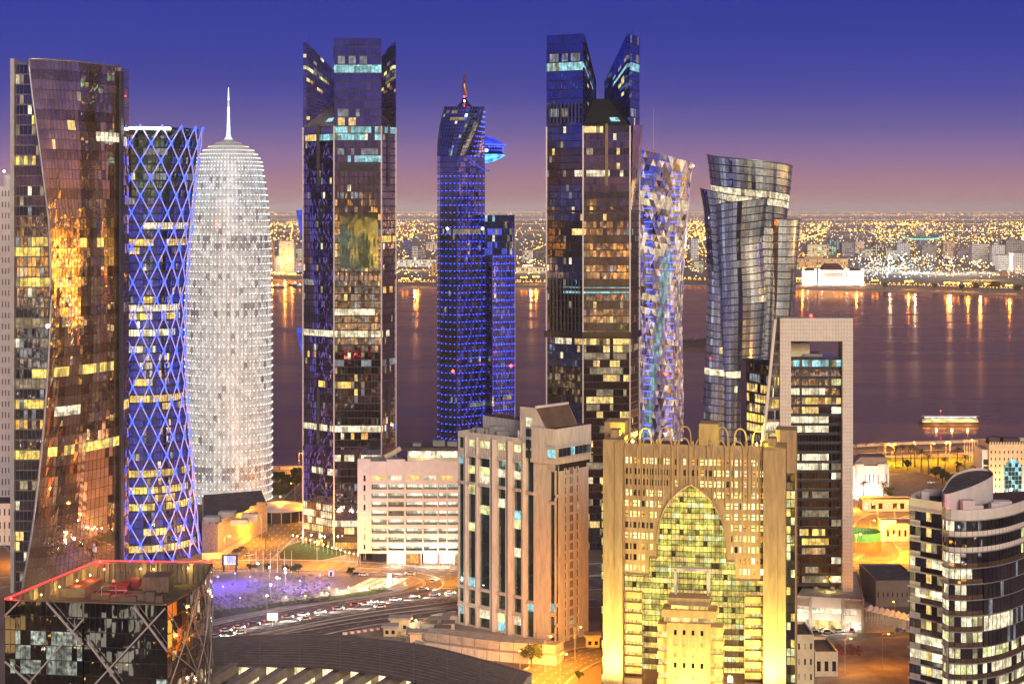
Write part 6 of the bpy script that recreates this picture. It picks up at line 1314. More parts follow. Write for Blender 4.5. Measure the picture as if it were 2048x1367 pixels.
# white fort-like hall with two turrets
th, d, pt, W = simple_house('turreted_hall', 'floodlit white hall with round corner turrets beside the portal tower', 'building', 1700, 1778, 931, 990, M['wht'], 1, 9, 'dark2', 0, 22, wf=.22, hf=.62, par=3, zskip=5)
for px in (1719, 1766): c = X(px, d-1); b = MB(); b.lathe(c, d+.5, [(2.3, 0), (2.3, Z(936, d)), (2.9, Z(930, d)), (2.9, Z(927, d)), (0, Z(927, d))], 20); b.build('turret', M['wht'], th, True)
b = MB(); b.hexa([(X(1706, d), d+3, Z(931, d)), (X(1776, d), d+3, Z(931, d)), (X(1776, d), d+14, Z(931, d)), (X(1706, d), d+14, Z(931, d)), (X(1724, d), d+5, Z(916, d)), (X(1776, d), d+5, Z(916, d)), (X(1776, d), d+14, Z(913, d)), (X(1724, d), d+14, Z(913, d))]); b.build('upper_roof', M['roofb'], th)
for k, px in enumerate((1712, 1745)): light('wall_wash', 'POINT', (X(px, d-7), d-8, 2), 2600, (1, .85, .75), th, .5)
# cream crenellated block with blue glass arch
th, d, pt, W = simple_house('crenellated_block', 'cream crenellated building with a blue glass arch at its centre', 'building', 1978, 2100, 888, 992, M['cream'], 7, 14, 'dark2', .1, 26, wf=.26, hf=.38, par=2.5)
pc = 2026
b = MB(); hw = 18*d/F; xc = X(pc, d); pts = [(xc-hw, 1.5), (xc+hw, 1.5), (xc+hw, Z(935, d)), (xc+hw*.72, Z(925, d)), (xc+hw*.3, Z(919, d)), (xc, Z(916, d)), (xc-hw*.3, Z(919, d)), (xc-hw*.72, Z(925, d)), (xc-hw, Z(935, d))]
b.face([(x, d-.35, z) for x, z in pts]); b.build('arch_surround', M['cyan'], th)
for i in range(5):
    for j in range(7):
        if j == 6 and i in (0, 4): continue
        x0 = xc-hw*.92+i*hw*.37; z0 = 2+j*(Z(925, d)-2)/7; b = MB(); b.quad((x0+.1, d-.5, z0+.1), (x0+hw*.36, d-.5, z0+.1), (x0+hw*.36, d-.5, z0+(Z(925, d)-2)/7-.1), (x0+.1, d-.5, z0+(Z(925, d)-2)/7-.1)); b.build('arch_pane', M['cyan' if (i+j) % 4 == 0 else 'teal'], th)
for k in range(22): b = MB(); x0 = X(1979+k*5.4, d); b.box(x0, x0+.9, d-.1, d+.5, Z(888, d), Z(888, d)+1.3); b.build('merlon', M['cream'], th)
for a, b_, t_ in ((1986, 2006, 878), (2014, 2048, 880)): b = MB(); b.box(X(a, d), X(b_, d), d+8, d+16, Z(890, d), Z(t_, d)); b.build('roof_unit', M['roofd'], th)
b = MB(); b.box(X(1966, d), X(1978.2, d), d+2, d+20, 0, Z(900, d)); b.build('side_wing', M['wht'], th)
for j in range(5): b = MB(); b.quad(P3(1967, 985-j*14, d+1.8), P3(1977, 985-j*14, d+1.8), P3(1977, 974-j*14, d+1.8), P3(1967, 974-j*14, d+1.8)); b.build('wing_pane', M['teal'], th)
for px in (1990, 2040): light('wall_wash', 'POINT', (X(px, d-9), d-10, 2.5), 6000, (1, .72, .35), th, .5)
th, d, pt, W = simple_house('white_annex', 'small white annex with a blue door beside the crenellated building', 'building', 1949, 1966, 945, 985, M['wht'], 1, 1, 'blue', 0, 12, wf=.45, hf=.6, par=2)
b = MB(); b.hexa([(X(1948, d), d-.5, Z(946, d)), (X(1967, d), d-.5, Z(946, d)), (X(1967, d), d+12, Z(946, d)), (X(1948, d), d+12, Z(946, d)), (X(1951, d), d+3, Z(935, d)), (X(1964, d), d+3, Z(935, d)), (X(1964, d), d+9, Z(935, d)), (X(1951, d), d+9, Z(935, d))]); b.build('hip_roof', M['roofb'], th)
# left edge
simple_house('pale_tower', 'pale residential tower partly hidden by the bronze sail tower', 'tower', -70, 21, 372, 1040, M['pink'], 30, 14, 'dark2', .9, 30, wf=.3, hf=.5, seed=3)
b = MB(); thp = bpy.data.objects['pale_tower']; b.lathe(X(10, 980), 985, [(3, Z(374, 980)), (3, Z(358, 980)), (2.4, Z(350, 980)), (.2, Z(346, 980))], 12); b.build('cupola', M['pink'], thp); b = MB(); b.octa(P3(8, 343, 970), .7); b.build('roof_lamp', M['lampw'], thp)
simple_house('grey_office', 'narrow grey glass office standing before the pale residential tower', 'building', -60, 20, 620, 1015, M['grey'], 32, 9, 'teal', .6, 25, wf=.8, hf=.7, seed=4)
simple_house('white_villa', 'white villa with arched windows at the foot of the bronze sail tower', 'house', -60, 23, 1006, 1090, M['wht'], 3, 9, 'dim', .6, 24, wf=.3, hf=.5, seed=5)
# building site beside the bullet tower
def building_site():
    th = thing('building_site', 'unfinished low concrete building with draped scaffolding beside the white round tower', 'building', X(465, 920), 920)
    P_ = [G(404, 1103), G(436, 1112), G(532, 1062), G(520, 1030), G(404, 1040)]; wr = pbr('scaffold_sheet', (.46, .35, .25), .9, var=.3, scale=.8)
    h = [15.5, 16.5, 13.5]
    def seg(a, b_, za, zb, n, nm, mat):
        for q in range(n): s0, s1 = a.lerp(b_, q/n), a.lerp(b_, (q+.97)/n); m = MB(); jz = rnd.uniform(-.8, .8); m.hexa([(s0.x, s0.y, .1), (s1.x, s1.y, .1), (s1.x, s1.y+.4, .1), (s0.x, s0.y+.4, .1), (s0.x, s0.y, za+jz), (s1.x, s1.y, za+(zb-za)/n+jz), (s1.x, s1.y+.4, zb+jz), (s0.x, s0.y+.4, za+jz)]); m.build(nm, mat, th)
    seg(P_[0], P_[1], 15, 15.5, 5, 'draped_sheet', wr); seg(P_[1], P_[2], 16, 14, 14, 'draped_sheet', wr)
    for fl in (4, 8, 12): b = MB(); b.prism([(p.x, p.y+.6) for p in P_], fl, fl+.4); b.build('floor_slab', M['conc'], th)
    b = MB(); b.prism([(p.x*.998, p.y+3) for p in P_], .1, 13, 0, 1); b.build('inner_block', [M['conc'], M['roofd']], th)
    for q, (px, py) in enumerate(((425, 1042), (455, 1036), (480, 1048), (500, 1040))): p = G(px, py, 13); b = MB(); b.box(p.x-4, p.x+4, p.y-3, p.y+3, 13, 15.5+q % 2); b.build('roof_room', M['conc'], th)
    hp = thing('site_hoarding', 'pale panel hoarding along the street side of the building site', 'fence', X(480, 860), 860); a, c, e = G(404, 1118), G(440, 1117), G(503, 1078)
    for s0, s1, n in ((a, c, 8), (c, e, 22)):
        for q in range(n): u, v = s0.lerp(s1, q/n), s0.lerp(s1, (q+.95)/n); m = MB(); m.bar((u.x, u.y, 1.5), (v.x, v.y, 1.5), .15, 3); m.build('hoarding_panel', M['cream'], hp)
building_site()
# pale disc canopy behind the bullet tower
def disc():
    c = G(560, 1012, 7); th = thing('disc_canopy', 'pale lavender disc roof beside the foot of the white round tower', 'canopy', c.x, c.y); rr_ = 15.5
    b = MB(); b.lathe(c.x, c.y, [(0, 9.2), (6, 9), (rr_*.8, 7.8), (rr_, 6.6), (rr_, 6.1), (rr_*.9, 6.0)], 48); b.build('roof_disc', pbr('disc_sheet', (.52, .48, .58), .5, var=.1), th, True)
    b = MB(); b.lathe(c.x, c.y, [(rr_*.82, 0), (rr_*.82, 6.2)], 40); b.build('wall', M['dk'], th)
    for k in range(18): a = 2*math.pi*k/18; b = MB(); b.bar((c.x+rr_*.95*math.cos(a), c.y+rr_*.95*math.sin(a), 0), (c.x+rr_*.95*math.cos(a), c.y+rr_*.95*math.sin(a), 6.2), .4); b.build('column', M['conc'], th)
disc()
# ================================================================ across the bay: palace and the buildings one can tell apart
def far_block(name, label, px0, px1, ytop, ybase, mat, key, rows, cols, cat='building', dark=.35, tower=None, seed=1, roofmat='roofd', group='buildings across the bay'):
    d = Dg(ybase); x0, x1, zt = X(px0, d), X(px1, d), Z(ytop, d); dp = min(60, (x1-x0)*.8); th = thing(name, label, cat, (x0+x1)/2, d, group=group); rr = random.Random(seed)
    b = MB(); b.box(x0, x1, d, d+dp, 0, zt); b.build('wall', mat, th)
    b = MB(); b.box(x0-.5, x1+.5, d-.5, d+dp+.5, zt, zt+1.2); b.build('roof', M[roofmat], th)
    lo, rk = MB(), []
    for r_ in range(rows):
        for c in range(cols):
            cw, ch = (x1-x0)/cols, (zt-3)/rows; xa, za = x0+cw*(c+.18), 2+ch*(r_+.25); k = key if rr.random() > dark else 'dark2'
            if rows*cols <= 60 and k != 'dark2': m = MB(); m.quad((xa, d-.3, za), (xa+cw*.64, d-.3, za), (xa+cw*.64, d-.3, za+ch*.5), (xa, d-.3, za+ch*.5)); m.build('window', M[k], th)
            else:
                if k not in rk: rk.append(k)
                lo.quad((xa, d-.3, za), (xa+cw*.64, d-.3, za), (xa+cw*.64, d-.3, za+ch*.5), (xa, d-.3, za+ch*.5), rk.index(k))
    if lo.f: lo.build('windows', [M[k] for k in rk], th, kind='stuff')
    if tower: b = MB(); b.box(x0+(x1-x0)*tower[0], x0+(x1-x0)*tower[1], d+dp*.2, d+dp*.7, zt, Z(tower[2], d)); b.build('roof_room', mat, th)
    return th
FB = [('hotel_block', 'orange lit tower nearest the white round tower across the bay', 540, 549, 484, 545, 'tan', 'amber', 12, 3), ('apartment_block', 'pale apartment tower with stepped top left of the violet glass tower', 558, 588, 482, 547, 'pink', 'dim', 14, 7),
 ('apartment_block', 'low pale block with balcony rows before the stepped apartment tower', 549, 562, 512, 548, 'wht', 'dim', 8, 3), ('slab_block', 'silver slab tower half hidden by the violet glass tower', 587, 604, 492, 540, 'grey', 'white', 10, 4), ('domed_block', 'violet lit low block at the shore beside the violet glass tower', 588, 606, 524, 550, 'pink', 'blue', 4, 4),
 ('long_block', 'long pale two-storey block between the violet glass tower and the blue lamp tower', 794, 872, 519, 533, 'wht', 'white', 2, 26), ('hotel_block', 'small block with blue lit front behind the long pale block', 806, 822, 480, 505, 'dk', 'blue', 4, 4), ('hotel_block', 'red topped low block beside the blue lamp tower', 852, 874, 484, 500, 'pink', 'amber', 3, 5), ('office_block', 'small grey block above the long pale block', 838, 850, 498, 518, 'grey', 'dim', 4, 3), ('office_block', 'orange lit block at the end of the long pale block by the blue lamp tower', 863, 874, 526, 552, 'tan', 'amber', 4, 3), ('office_block', 'brick brown block right of the blue-fronted block', 824, 836, 492, 520, 'pink', 'dim', 5, 3),
 ('office_block', 'pale block with one bright floor right of the blue lamp tower', 1045, 1066, 500, 520, 'conc', 'white', 4, 5), ('long_block', 'brightly lit low terminal on the shore right of the blue lamp tower', 1032, 1094, 534, 545, 'cream', 'white', 1, 18), ('office_block', 'dark block beside the bladed dark tower across the bay', 1072, 1092, 500, 526, 'dk', 'dim', 5, 5),
 ('office_block', 'pale lit tower between the faceted tower and the shell tower', 1382, 1397, 478, 520, 'wht', 'dimw', 8, 3), ('office_block', 'low greenish lit block below the pale tower by the shell tower', 1384, 1407, 522, 542, 'conc', 'green', 3, 5),
 ('office_block', 'yellow lit grid-fronted office right of the shell tower', 1615, 1672, 489, 512, 'cream', 'green', 6, 12), ('office_block', 'black slab with bright top corner beside the yellow grid-fronted office', 1658, 1678, 478, 512, 'dk', 'cyan', 8, 4), ('long_block', 'long amber colonnaded hall behind the white palace', 1588, 1696, 517, 536, 'tan', 'amber', 3, 40), ('office_block', 'grey banded office right of the black slab', 1684, 1708, 485, 512, 'grey', 'dimw', 7, 5),
 ('office_block', 'salmon office with orange lit forecourt', 1710, 1728, 483, 506, 'pink', 'amber', 6, 4), ('office_block', 'dark glass cube with white striped edge', 1742, 1768, 487, 512, 'dark2', 'white', 7, 6), ('office_block', 'white and grey twin-toned office before the swooping roof', 1794, 1820, 486, 510, 'wht', 'dimw', 6, 6), ('tower_block', 'dark round-topped tower above the swooping green-lit roof', 1832, 1850, 460, 496, 'navy', 'dim', 9, 4), ('office_block', 'broad grey office under the swooping green-lit roof', 1844, 1872, 490, 520, 'grey', 'dim', 7, 7),
 ('apartment_block', 'grey apartment block with narrow orange light strip', 1886, 1910, 482, 516, 'conc', 'amber', 8, 6), ('apartment_block', 'brown apartment block behind the floodlit stadium lamps', 1944, 1976, 488, 528, 'pink', 'dim', 9, 8), ('apartment_block', 'bright cream tower block left of the twin white blocks at the frame edge', 1984, 2010, 490, 530, 'wht', 'dim', 10, 6), ('apartment_block', 'grey white block stepping down before the bright cream tower block', 1996, 2024, 510, 540, 'wht', 'dimw', 8, 7), ('apartment_block', 'tall white block cut by the picture edge across the bay', 2026, 2060, 506, 545, 'wht', 'dim', 10, 8), ('office_block', 'wide dark block on the skyline behind the cream tower block', 2012, 2048, 480, 510, 'grey', 'dim', 6, 8), ('long_block', 'flat-roofed brown house on the terrace above the far shore', 2000, 2030, 543, 552, 'tan', 'dim', 2, 6),
 ('office_block', 'small pale office between the dark glass cube and the striped office', 1722, 1742, 498, 514, 'conc', 'green', 4, 5), ('office_block', 'green lit low office behind the bright white yard lamps', 1772, 1794, 500, 520, 'conc', 'green', 5, 5), ('office_block', 'squat violet office right of the broad grey office', 1912, 1940, 496, 520, 'violet2', 'dimw', 5, 6)]
for i, a in enumerate(FB):
    nm, lab, x0, x1, yt, yb, mt, ky, r_, c_ = a
    far_block(nm, lab, x0, x1, yt, yb, M[mt], ky, r_, c_, seed=i, dark=.3, tower=(.2, .55, yt-4) if i % 3 == 0 else None)
# swooping roof with green light line
th = thing('swooping_roof', 'long swooping roof edged with a green light below the round-topped tower', 'roof', G(1840, 505).x, G(1840, 505).y); d = Dg(505)
b = MB(); pts = [P3(px, py, d-20) for px, py in ((1803, 472), (1815, 476), (1830, 478), (1850, 478), (1870, 477), (1882, 475))]
for a, c in zip(pts, pts[1:]): b.quad(a, c, c+Vector((0, 60, 6)), a+Vector((0, 60, 6)))
b.build('roof_sheet', M['grey'], th); b = MB(); b.tube(pts, 2.2, 5); b.build('light_line', lit('green_line', (.3, 1, .7), .8, .8, 1.2), th)
for px in (1812, 1840, 1872): b = MB(); b.bar(P3(px, 476, d-10), (X(px, d-10), d-10, 0), 6); b.build('column', M['grey'], th)
def palace():
    d = Dg(569); th = thing('palace', 'white floodlit palace with colonnade and dark hipped roofs on the far shore', 'palace', X(1664, d), d); q = lambda px: X(px, d)
    for a, b_, t_ in ((1603, 1632, 541), (1636, 1692, 540), (1694, 1728, 541)):
        b = MB(); b.box(q(a), q(b_), d, d+40, 0, Z(t_, d)); o = b.build('wing', M['wht'], th)
        n = int((b_-a)/3)
        for k in range(n):
            for py in (545, 552): m = MB(); x0 = q(a+1+k*3); m.quad((x0, d-.4, Z(py+3, d)), (x0+1.3*d/F, d-.4, Z(py+3, d)), (x0+1.3*d/F, d-.4, Z(py, d)), (x0, d-.4, Z(py, d))); m.build('window', M['warm' if py == 552 else 'dim'], o)
    for px in (1606, 1631, 1638, 1690, 1696, 1724): b = MB(); b.box(q(px)-2.2, q(px)+2.2, d-3, d+3, 0, Z(537, d)); b.build('turret', M['wht'], th)
    for k in range(20): x0 = q(1647+k*1.9); b = MB(); b.tube([(x0, d-9, 0), (x0, d-9, Z(555, d))], .7, 6); b.build('column', M['wht'], th)
    b = MB(); b.box(q(1645), q(1686), d-11, d, Z(555, d), Z(553.5, d)); b.build('entablature', M['wht'], th)
    rm = pbr('palace_roof', (.10, .05, .045), .8)
    for a, b_, z0, z1, ins in ((1642, 1690, 540, 532, 8), (1648, 1684, 533, 527, 6), (1612, 1630, 541, 536, 4), (1700, 1722, 541, 536, 4)):
        b = MB(); b.hexa([(q(a), d+2, Z(z0, d)), (q(b_), d+2, Z(z0, d)), (q(b_), d+38, Z(z0, d)), (q(a), d+38, Z(z0, d)), (q(a+ins), d+12, Z(z1, d)), (q(b_-ins), d+12, Z(z1, d)), (q(b_-ins), d+28, Z(z1, d)), (q(a+ins), d+28, Z(z1, d))]); b.build('hipped_roof', rm, th)
    for px in (1612, 1640, 1664, 1690, 1718): light('palace_flood', 'POINT', (q(px), d-26, 5), 3.5e4, (1, .90, .76), th, 2)
palace()
# far shore street lamps with their glitter paths on the water
lp = glow('far_sodium', (1, .52, .04), 8, 'AUTO')
for n_, (px, py) in enumerate(((545, 553), (562, 553), (585, 556), (1048, 563), (1072, 562), (1598, 566), (1604, 566), (1678, 568), (1712, 569), (1750, 570), (1816, 572), (1820, 572), (1895, 575), (1912, 576), (1935, 577), (1976, 578), (2018, 581), (810, 566), (835, 567), (1590, 566))):
    c = G(px, py+6); zt = 16; side = 'right of the shell tower' if px > 1500 else ('beside the white round tower' if px < 600 else 'between the central towers')
    th = thing('shore_lamp', f'bright sodium lamp on the far shore, {ORD[n_]} of its row, {side}', 'street lamp', c.x, c.y, group='sodium lamps along the far shore')
    b = MB(); b.tube([(c.x, c.y, 0), (c.x, c.y, zt)], .5, 5); b.build('pole', M['dk'], th); b = MB()
    for dx in (-5, 5): b.octa((c.x+dx, c.y, zt), 2.6, 0, 1.7)
    b.bar((c.x-5, c.y, zt), (c.x+5, c.y, zt), .6); b.build('lamp_head', lp, th)
    if n_ % 2 == 0: light('lamp', 'POINT', (c.x, c.y-4, zt+3), 5e4, (1, .42, .04), th, 2)
for MI, (px, py, pw, cl_) in enumerate(((1720, 540, 2.5e5, (1, .98, .85)), (1780, 535, 4e5, (.85, 1, .9)), (1830, 545, 4e5, (.9, 1, .9)), (1900, 548, 3e5, (1, .92, .75)), (1960, 545, 3e5, (1, .9, .7)), (1640, 515, 1.5e5, (1, .75, .35)), (570, 548, 1.5e5, (1, .6, .1)), (830, 540, 2e5, (1, .75, .4)), (1062, 545, 1.5e5, (1, .8, .4)), (1960, 560, 2e5, (1, .55, .08)), (1700, 470, 5e5, (1, .6, .15)), (1850, 462, 6e5, (1, .62, .18)), (1990, 465, 6e5, (1, .6, .15)), (830, 468, 5e5, (1, .6, .15)), (570, 462, 4e5, (1, .6, .15)), (1060, 466, 4e5, (1, .6, .15)))):
    c = G(px, py); th = thing('light_mast', f'{ORD[MI]} tall floodlight mast among the lamps of the far city', 'light mast', c.x, c.y, group='floodlight masts of the far city')
    hh = 30; b = MB(); b.tube([(c.x, c.y, 0), (c.x, c.y, hh)], .6, 5); b.build('pole', M['dk'], th); b = MB(); b.octa((c.x, c.y, hh), 1.3*c.y/F+.5); b.build('lamp_head', glow('mast_head', cl_, 8), th); light('lamp', 'POINT', (c.x, c.y-2, hh+3), pw, cl_, th, 3)
# ================================================================ trees
def palm_proto(name, h=9.0, seed=1):
    rr = random.Random(seed); th = thing(name, 'palm', 'palm tree', 0, 0)
    b = MB(); b.tube([(0, 0, 0), (.12, 0, h*.3), (.2, .05, h*.65), (.22, .05, h)], [.34, .26, .23, .26], 7); b.build('trunk', M['bark'], th, True)
    c = MB()
    for k in range(30):
        a = k*2.399+rr.uniform(-.2, .2); el = rr.uniform(-.5, 1.15); ln = rr.uniform(2.6, 3.6); P0 = Vector((.22, .05, h)); dr = Vector((math.cos(a), math.sin(a), 0)); pts = []
        for q in range(6): t = q/5; pts.append(P0+dr*ln*t*math.cos(el*.8)+Vector((0, 0, ln*(math.sin(el)*t-.75*t*t))))
        sd = Vector((-dr.y, dr.x, 0))
        for q in range(5):
            w0 = .62*math.sin(math.pi*min(.97, q/5+.12)); w1 = .62*math.sin(math.pi*min(.99, (q+1)/5+.02)); dz = Vector((0, 0, -.28))
            for s_ in (-1, 1):
                for e in range(3):                          # leaflets
                    p = pts[q].lerp(pts[q+1], e/3+.05); p2 = pts[q].lerp(pts[q+1], e/3+.22); tip = p.lerp(p2, .9)+sd*s_*(w0+(w1-w0)*e/3)*1.15+dz+(pts[q+1]-pts[q])*.5; c.face((p, p2, tip))
    c.build('crown', M['frond'], th, kind='stuff'); return th
def tree_proto(name, h=6.0, seed=1):
    rr = random.Random(seed); th = thing(name, 'tree', 'tree', 0, 0)
    b = MB(); b.tube([(0, 0, 0), (.1, .05, h*.3), (0, .1, h*.55)], [.28, .2, .12], 6)
    for k in range(5): a = k*1.3; b.tube([(0, .05, h*.35), (math.cos(a)*h*.18, math.sin(a)*h*.18, h*.6), (math.cos(a)*h*.28, math.sin(a)*h*.28, h*.75)], [.12, .07, .03], 4)
    b.build('trunk', M['bark'], th); c = MB()
    cl_ = [(rr.uniform(-.3, .3)*h, rr.uniform(-.3, .3)*h, h*rr.uniform(.5, .95), h*rr.uniform(.12, .22)) for _ in range(13)]
    for x, y, z, r in cl_:
        for _ in range(80):
            v = Vector((rr.gauss(0, 1), rr.gauss(0, 1), rr.gauss(0, 1))).normalized()*r*rr.uniform(.55, 1.1); p = Vector((x, y, z))+v; e1 = Vector((rr.gauss(0, 1), rr.gauss(0, 1), rr.gauss(0, 1))).normalized()*.34; e2 = e1.cross(Vector((rr.gauss(0, 1), rr.gauss(0, 1), rr.gauss(0, 1)))).normalized()*.24
            c.face((p-e1, p+e2, p+e1, p-e2))
    c.build('crown', M['leaf'], th, kind='stuff'); return th
protos = {}
def plant(kind, seed, px, py, label, group, sc=1.0):
    key = (kind, seed); g = G(px, py)
    if key not in protos: o = protos[key] = (palm_proto if kind == 'palm_tree' else tree_proto)(kind, *((9, seed) if kind == 'palm_tree' else (6.5, seed))); o.location = (g.x, g.y, 0); o.scale = (sc,)*3; o.rotation_euler = (0, 0, rnd.uniform(0, 6))
    else: o = copy_tree(protos[key], None, (g.x, g.y, 0), rnd.uniform(0, 6), sc)
    o['label'] = label; o['group'] = group; return o
plant('palm_tree', 1, 531, 1114, 'lone date palm on the corner of the orange street', 'palms', 1.05)
for n_, (px, py, sc) in enumerate(((1792, 934, 1.35), (1806, 932, 1.4), (1822, 931, 1.4), (1830, 933, 1.3), (1876, 930, 1.3), (1842, 944, 1.5), (1858, 949, 1.3), (1914, 941, 1.5), (1930, 946, 1.2), (1890, 952, 1.2), (1918, 966, 1.3), (1768, 918, 1.1), (1732, 915, 1.1), (1755, 913, 1.1), (1712, 916, 1.0))):
    plant('palm_tree', 1+n_ % 3, px, py, f'{ORD[n_]} of the shore palms in the sodium light right of the portal tower', 'palms on the near shore', sc)
for n_, (px, py, sc) in enumerate(((1768, 1016, 1.5), (1727, 1003, 1.2), (1715, 985, 1.0))): plant('palm_tree', 1+n_ % 3, px, py, ('tall date palm in the yellow lit yard', 'shorter palm left of the tall one in the yellow yard', 'small palm before the turreted hall')[n_], 'palms in the yellow yard', sc)
for n_, (px, py, sc) in enumerate(((1885, 965, 1.2), (1900, 972, 1.1), (1872, 958, 1.1), (1815, 940, 1), (1778, 1000, 1.1), (1934, 975, 1.2))): plant('tree', 1+n_ % 2, px, py, f'{ORD[n_]} dark broad tree by the asphalt lot and shore lawn', 'trees round the asphalt lot', sc)
for n_, (px, py, sc) in enumerate(((552, 968, 1.1), (566, 972, 1.3), (580, 974, 1.0), (594, 966, 1.4), (600, 975, 1.1), (573, 978, 1.2), (587, 982, 1.0))): plant('tree', 1+n_ % 2, px, py, f'{ORD[n_]} dark round tree between the white round tower and the violet tower', 'trees by the shore street', sc)
for n_, (px, py, sc) in enumerate(((500, 1143, .55), (513, 1143, .55), (535, 1144, .6), (571, 1145, .55), (584, 1146, .5), (597, 1147, .7), (701, 1152, .6))): plant('tree', 1+n_ % 2, px, py, f'{ORD[n_]} clipped dark shrub along the plaza kerb', 'shrubs along the plaza', sc)
plant('tree', 2, 1062, 1335, 'thin street tree before the beige block terrace', 'street trees', 1.3); plant('tree', 1, 1158, 1362, 'dark round bush beside the golden tower', 'street trees', .55)
for n_ in range(11): plant('tree', 1+n_ % 2, (600, 640, 700, 1745, 1770, 1835, 1870, 1925, 1950, 1990, 2035)[n_], (556, 566, 570, 575, 578, 578, 580, 584, 583, 585, 588)[n_], f'{ORD[n_]} dark tree clump on the far shore', 'trees on the far shore', (2.2, 2, 2, 1.8, 2, 1.8, 2, 2.2, 2.6, 3.4, 2.6)[n_])
# ================================================================ street lamps
def lamp_proto():
    th = thing('street_lamp', 'lamp', 'street lamp', 0, 0)
    b = MB(); b.tube([(0, 0, 0), (0, 0, 6), (0, 0, 12)], [.16, .12, .09], 6); b.build('pole', M['fin'], th)
    b = MB(); b.tube([(0, 0, 11.9), (.7, 0, 12.4), (2, 0, 12.5)], .07, 5); b.build('arm', M['fin'], th)
    b = MB(); b.box(1.5, 2.6, -.2, .2, 12.4, 12.6); b.build('lamp_housing', M['fin'], th)
    b = MB(); b.octa((2.1, 0, 12.25), .42, 0, .3); b.build('lamp_glass', M['sodium'], th)
    light('lamp', 'POINT', (2.1, 0, 11.6), 26000, (1, .36, .015), th, .3); return th
LPOS = [(450, 1124, 0), (622, 1042, 0), (523, 1085, 2), (634, 1133, 0), (560, 1040, 1), (475, 1075, 0), (590, 1010, 2), (830, 1160, 1), (890, 1172, 1), (900, 1160, 0), (720, 1140, 0), (1821, 1040, 0), (1781, 1122, 0), (1803, 1108, 0), (1712, 1070, 1), (1730, 1020, 2), (1790, 1062, 0), (1771, 926, 0), (1784, 926, 0), (1788, 928, 2), (1892, 921, 0), (1900, 921, 2), (1830, 922, 1), (1862, 924, 0), (1945, 917, 1), (10, 1090, 1), (40, 1130, 0), (1090, 1340, 0), (1150, 1320, 0), (1040, 1375, 1), (1120, 1378, 0), (1712, 1120, 0), (598, 945, 0), (1740, 1090, 0), (1755, 1055, 2), (1765, 1335, 0), (1700, 1262, 1), (1790, 1268, 1), (1690, 1345, 0)]
LNAME = ['by the building site hoarding', 'on the shore street beside the violet tower', 'on the bright middle of the shore street', 'before the violet tower entrance', 'where the shore street passes the disc canopy', 'behind the hoarding corner', 'at the shore end of the orange street', 'before the car park shops', 'right of the car park shops', 'where the ramp loop turns', 'left of the car park', 'beside the asphalt lot', 'on the yellow bend right of the portal tower', 'close by the curved office wing', 'beside the round hoarding', 'by the turreted hall palms', 'in the middle of the yellow bend', 'tall flaring one of a pair left on the shore', 'second of the left shore pair', 'third of the left shore cluster', 'first of the right shore pair', 'second of the right shore pair', 'between the shore clusters', 'near the shore palms', 'by the shore flagpoles', 'at the left street by the villa', 'at the left street near the black block', 'over the street by the hall roof tip', 'over the street beside the golden tower', 'at the bottom of the hall street', 'between beige block and golden tower', 'at the foot of the portal tower frame', 'on the shore behind the round white tower', 'beside the green round hoarding', 'beyond the green round hoarding', 'at the far side of the sand lot', 'before the podium shops', 'beside the tent row', 'beside the walled house on the sand lot']
pr = None
for (px, py, rz), nm in zip(LPOS, LNAME):
    g = G(px, py); rzz = (0, 1.6, 3.1)[rz]
    if pr is None: pr = o = lamp_proto(); o.location = (g.x, g.y, 0)
    else: o = copy_tree(pr, None, (g.x, g.y, 0), rzz)
    if px in (1150, 830, 890, 900, 720, 560, 590, 1765, 1700, 1790, 1690):
        for ch in o.children:
            if ch.type == 'LIGHT': ch.data = ch.data.copy(); ch.data.energy = 3500 if px > 1600 else 6500
    o['label'] = 'sodium street lamp ' + nm; o['group'] = 'sodium street lamps'
# white plaza lamps, low lamps, added blue plaza lights
def post_lamp(px, py, h, power, col, label, group, r=.35, mat='lampw', name='plaza_lamp'):
    g = G(px, py); th = thing(name, label, 'lamp', g.x, g.y, group=group); b = MB(); b.tube([(g.x, g.y, 0), (g.x, g.y, h)], .09, 5); b.build('post', M['fin'], th); b = MB(); b.octa((g.x, g.y, h+.25), r); b.build('lamp_glass', M[mat], th)
    if power: light('lamp', 'POINT', (g.x, g.y, h+.9), power, col, th, .25)
for n_, (px, py) in enumerate(((516, 1152), (539, 1160), (570, 1162), (571, 1170), (554, 1181), (541, 1196), (534, 1218))): post_lamp(px, py, 5.5, 700, (1, .88, .78), f'{ORD[n_]} starry white lamp of the plaza counted down to the road', 'white plaza lamps', .45)
for n_ in range(22): px, py = (480+rnd.uniform(0, 330), 1158+rnd.uniform(0, 45)); py = min(py, 1212-(px-480)*.13); post_lamp(px, py, .7, 240, (1, .80, .42), f'low path light of the plaza lawn, {ORD[n_] if n_ < 20 else "twenty-"+ORD[n_-20]} counted along the beds', 'low plaza lights', .26, 'lampy', 'path_light')
bl = glow('added_purple_lamp', (.25, .12, 1), 8)
M['purple'] = bl
for n_, (px, py, pw) in enumerate(((436, 1172, 3500), (470, 1165, 3200), (500, 1172, 2500), (446, 1192, 2800), (560, 1175, 2600), (600, 1180, 2400), (640, 1168, 2200), (480, 1215, 1200))): post_lamp(px, py, 4, pw, (.16, .10, 1) if n_ < 4 else (.42, .26, 1), f'{ORD[n_]} added violet lamp tinting the plaza', 'added violet plaza lamps', .3, 'purple')  # lamps put in to give the plaza its violet light
for n_ in range(16): t = n_/15; post_lamp(586+t*130, 1083+t*42+rnd.uniform(-1, 1), 3.2, 420, (1, .84, .45), f'small entrance lamp before the violet tower, {ORD[n_]} from the lawn', 'entrance lamps of the violet tower', .3, 'lampy', 'entrance_lamp')
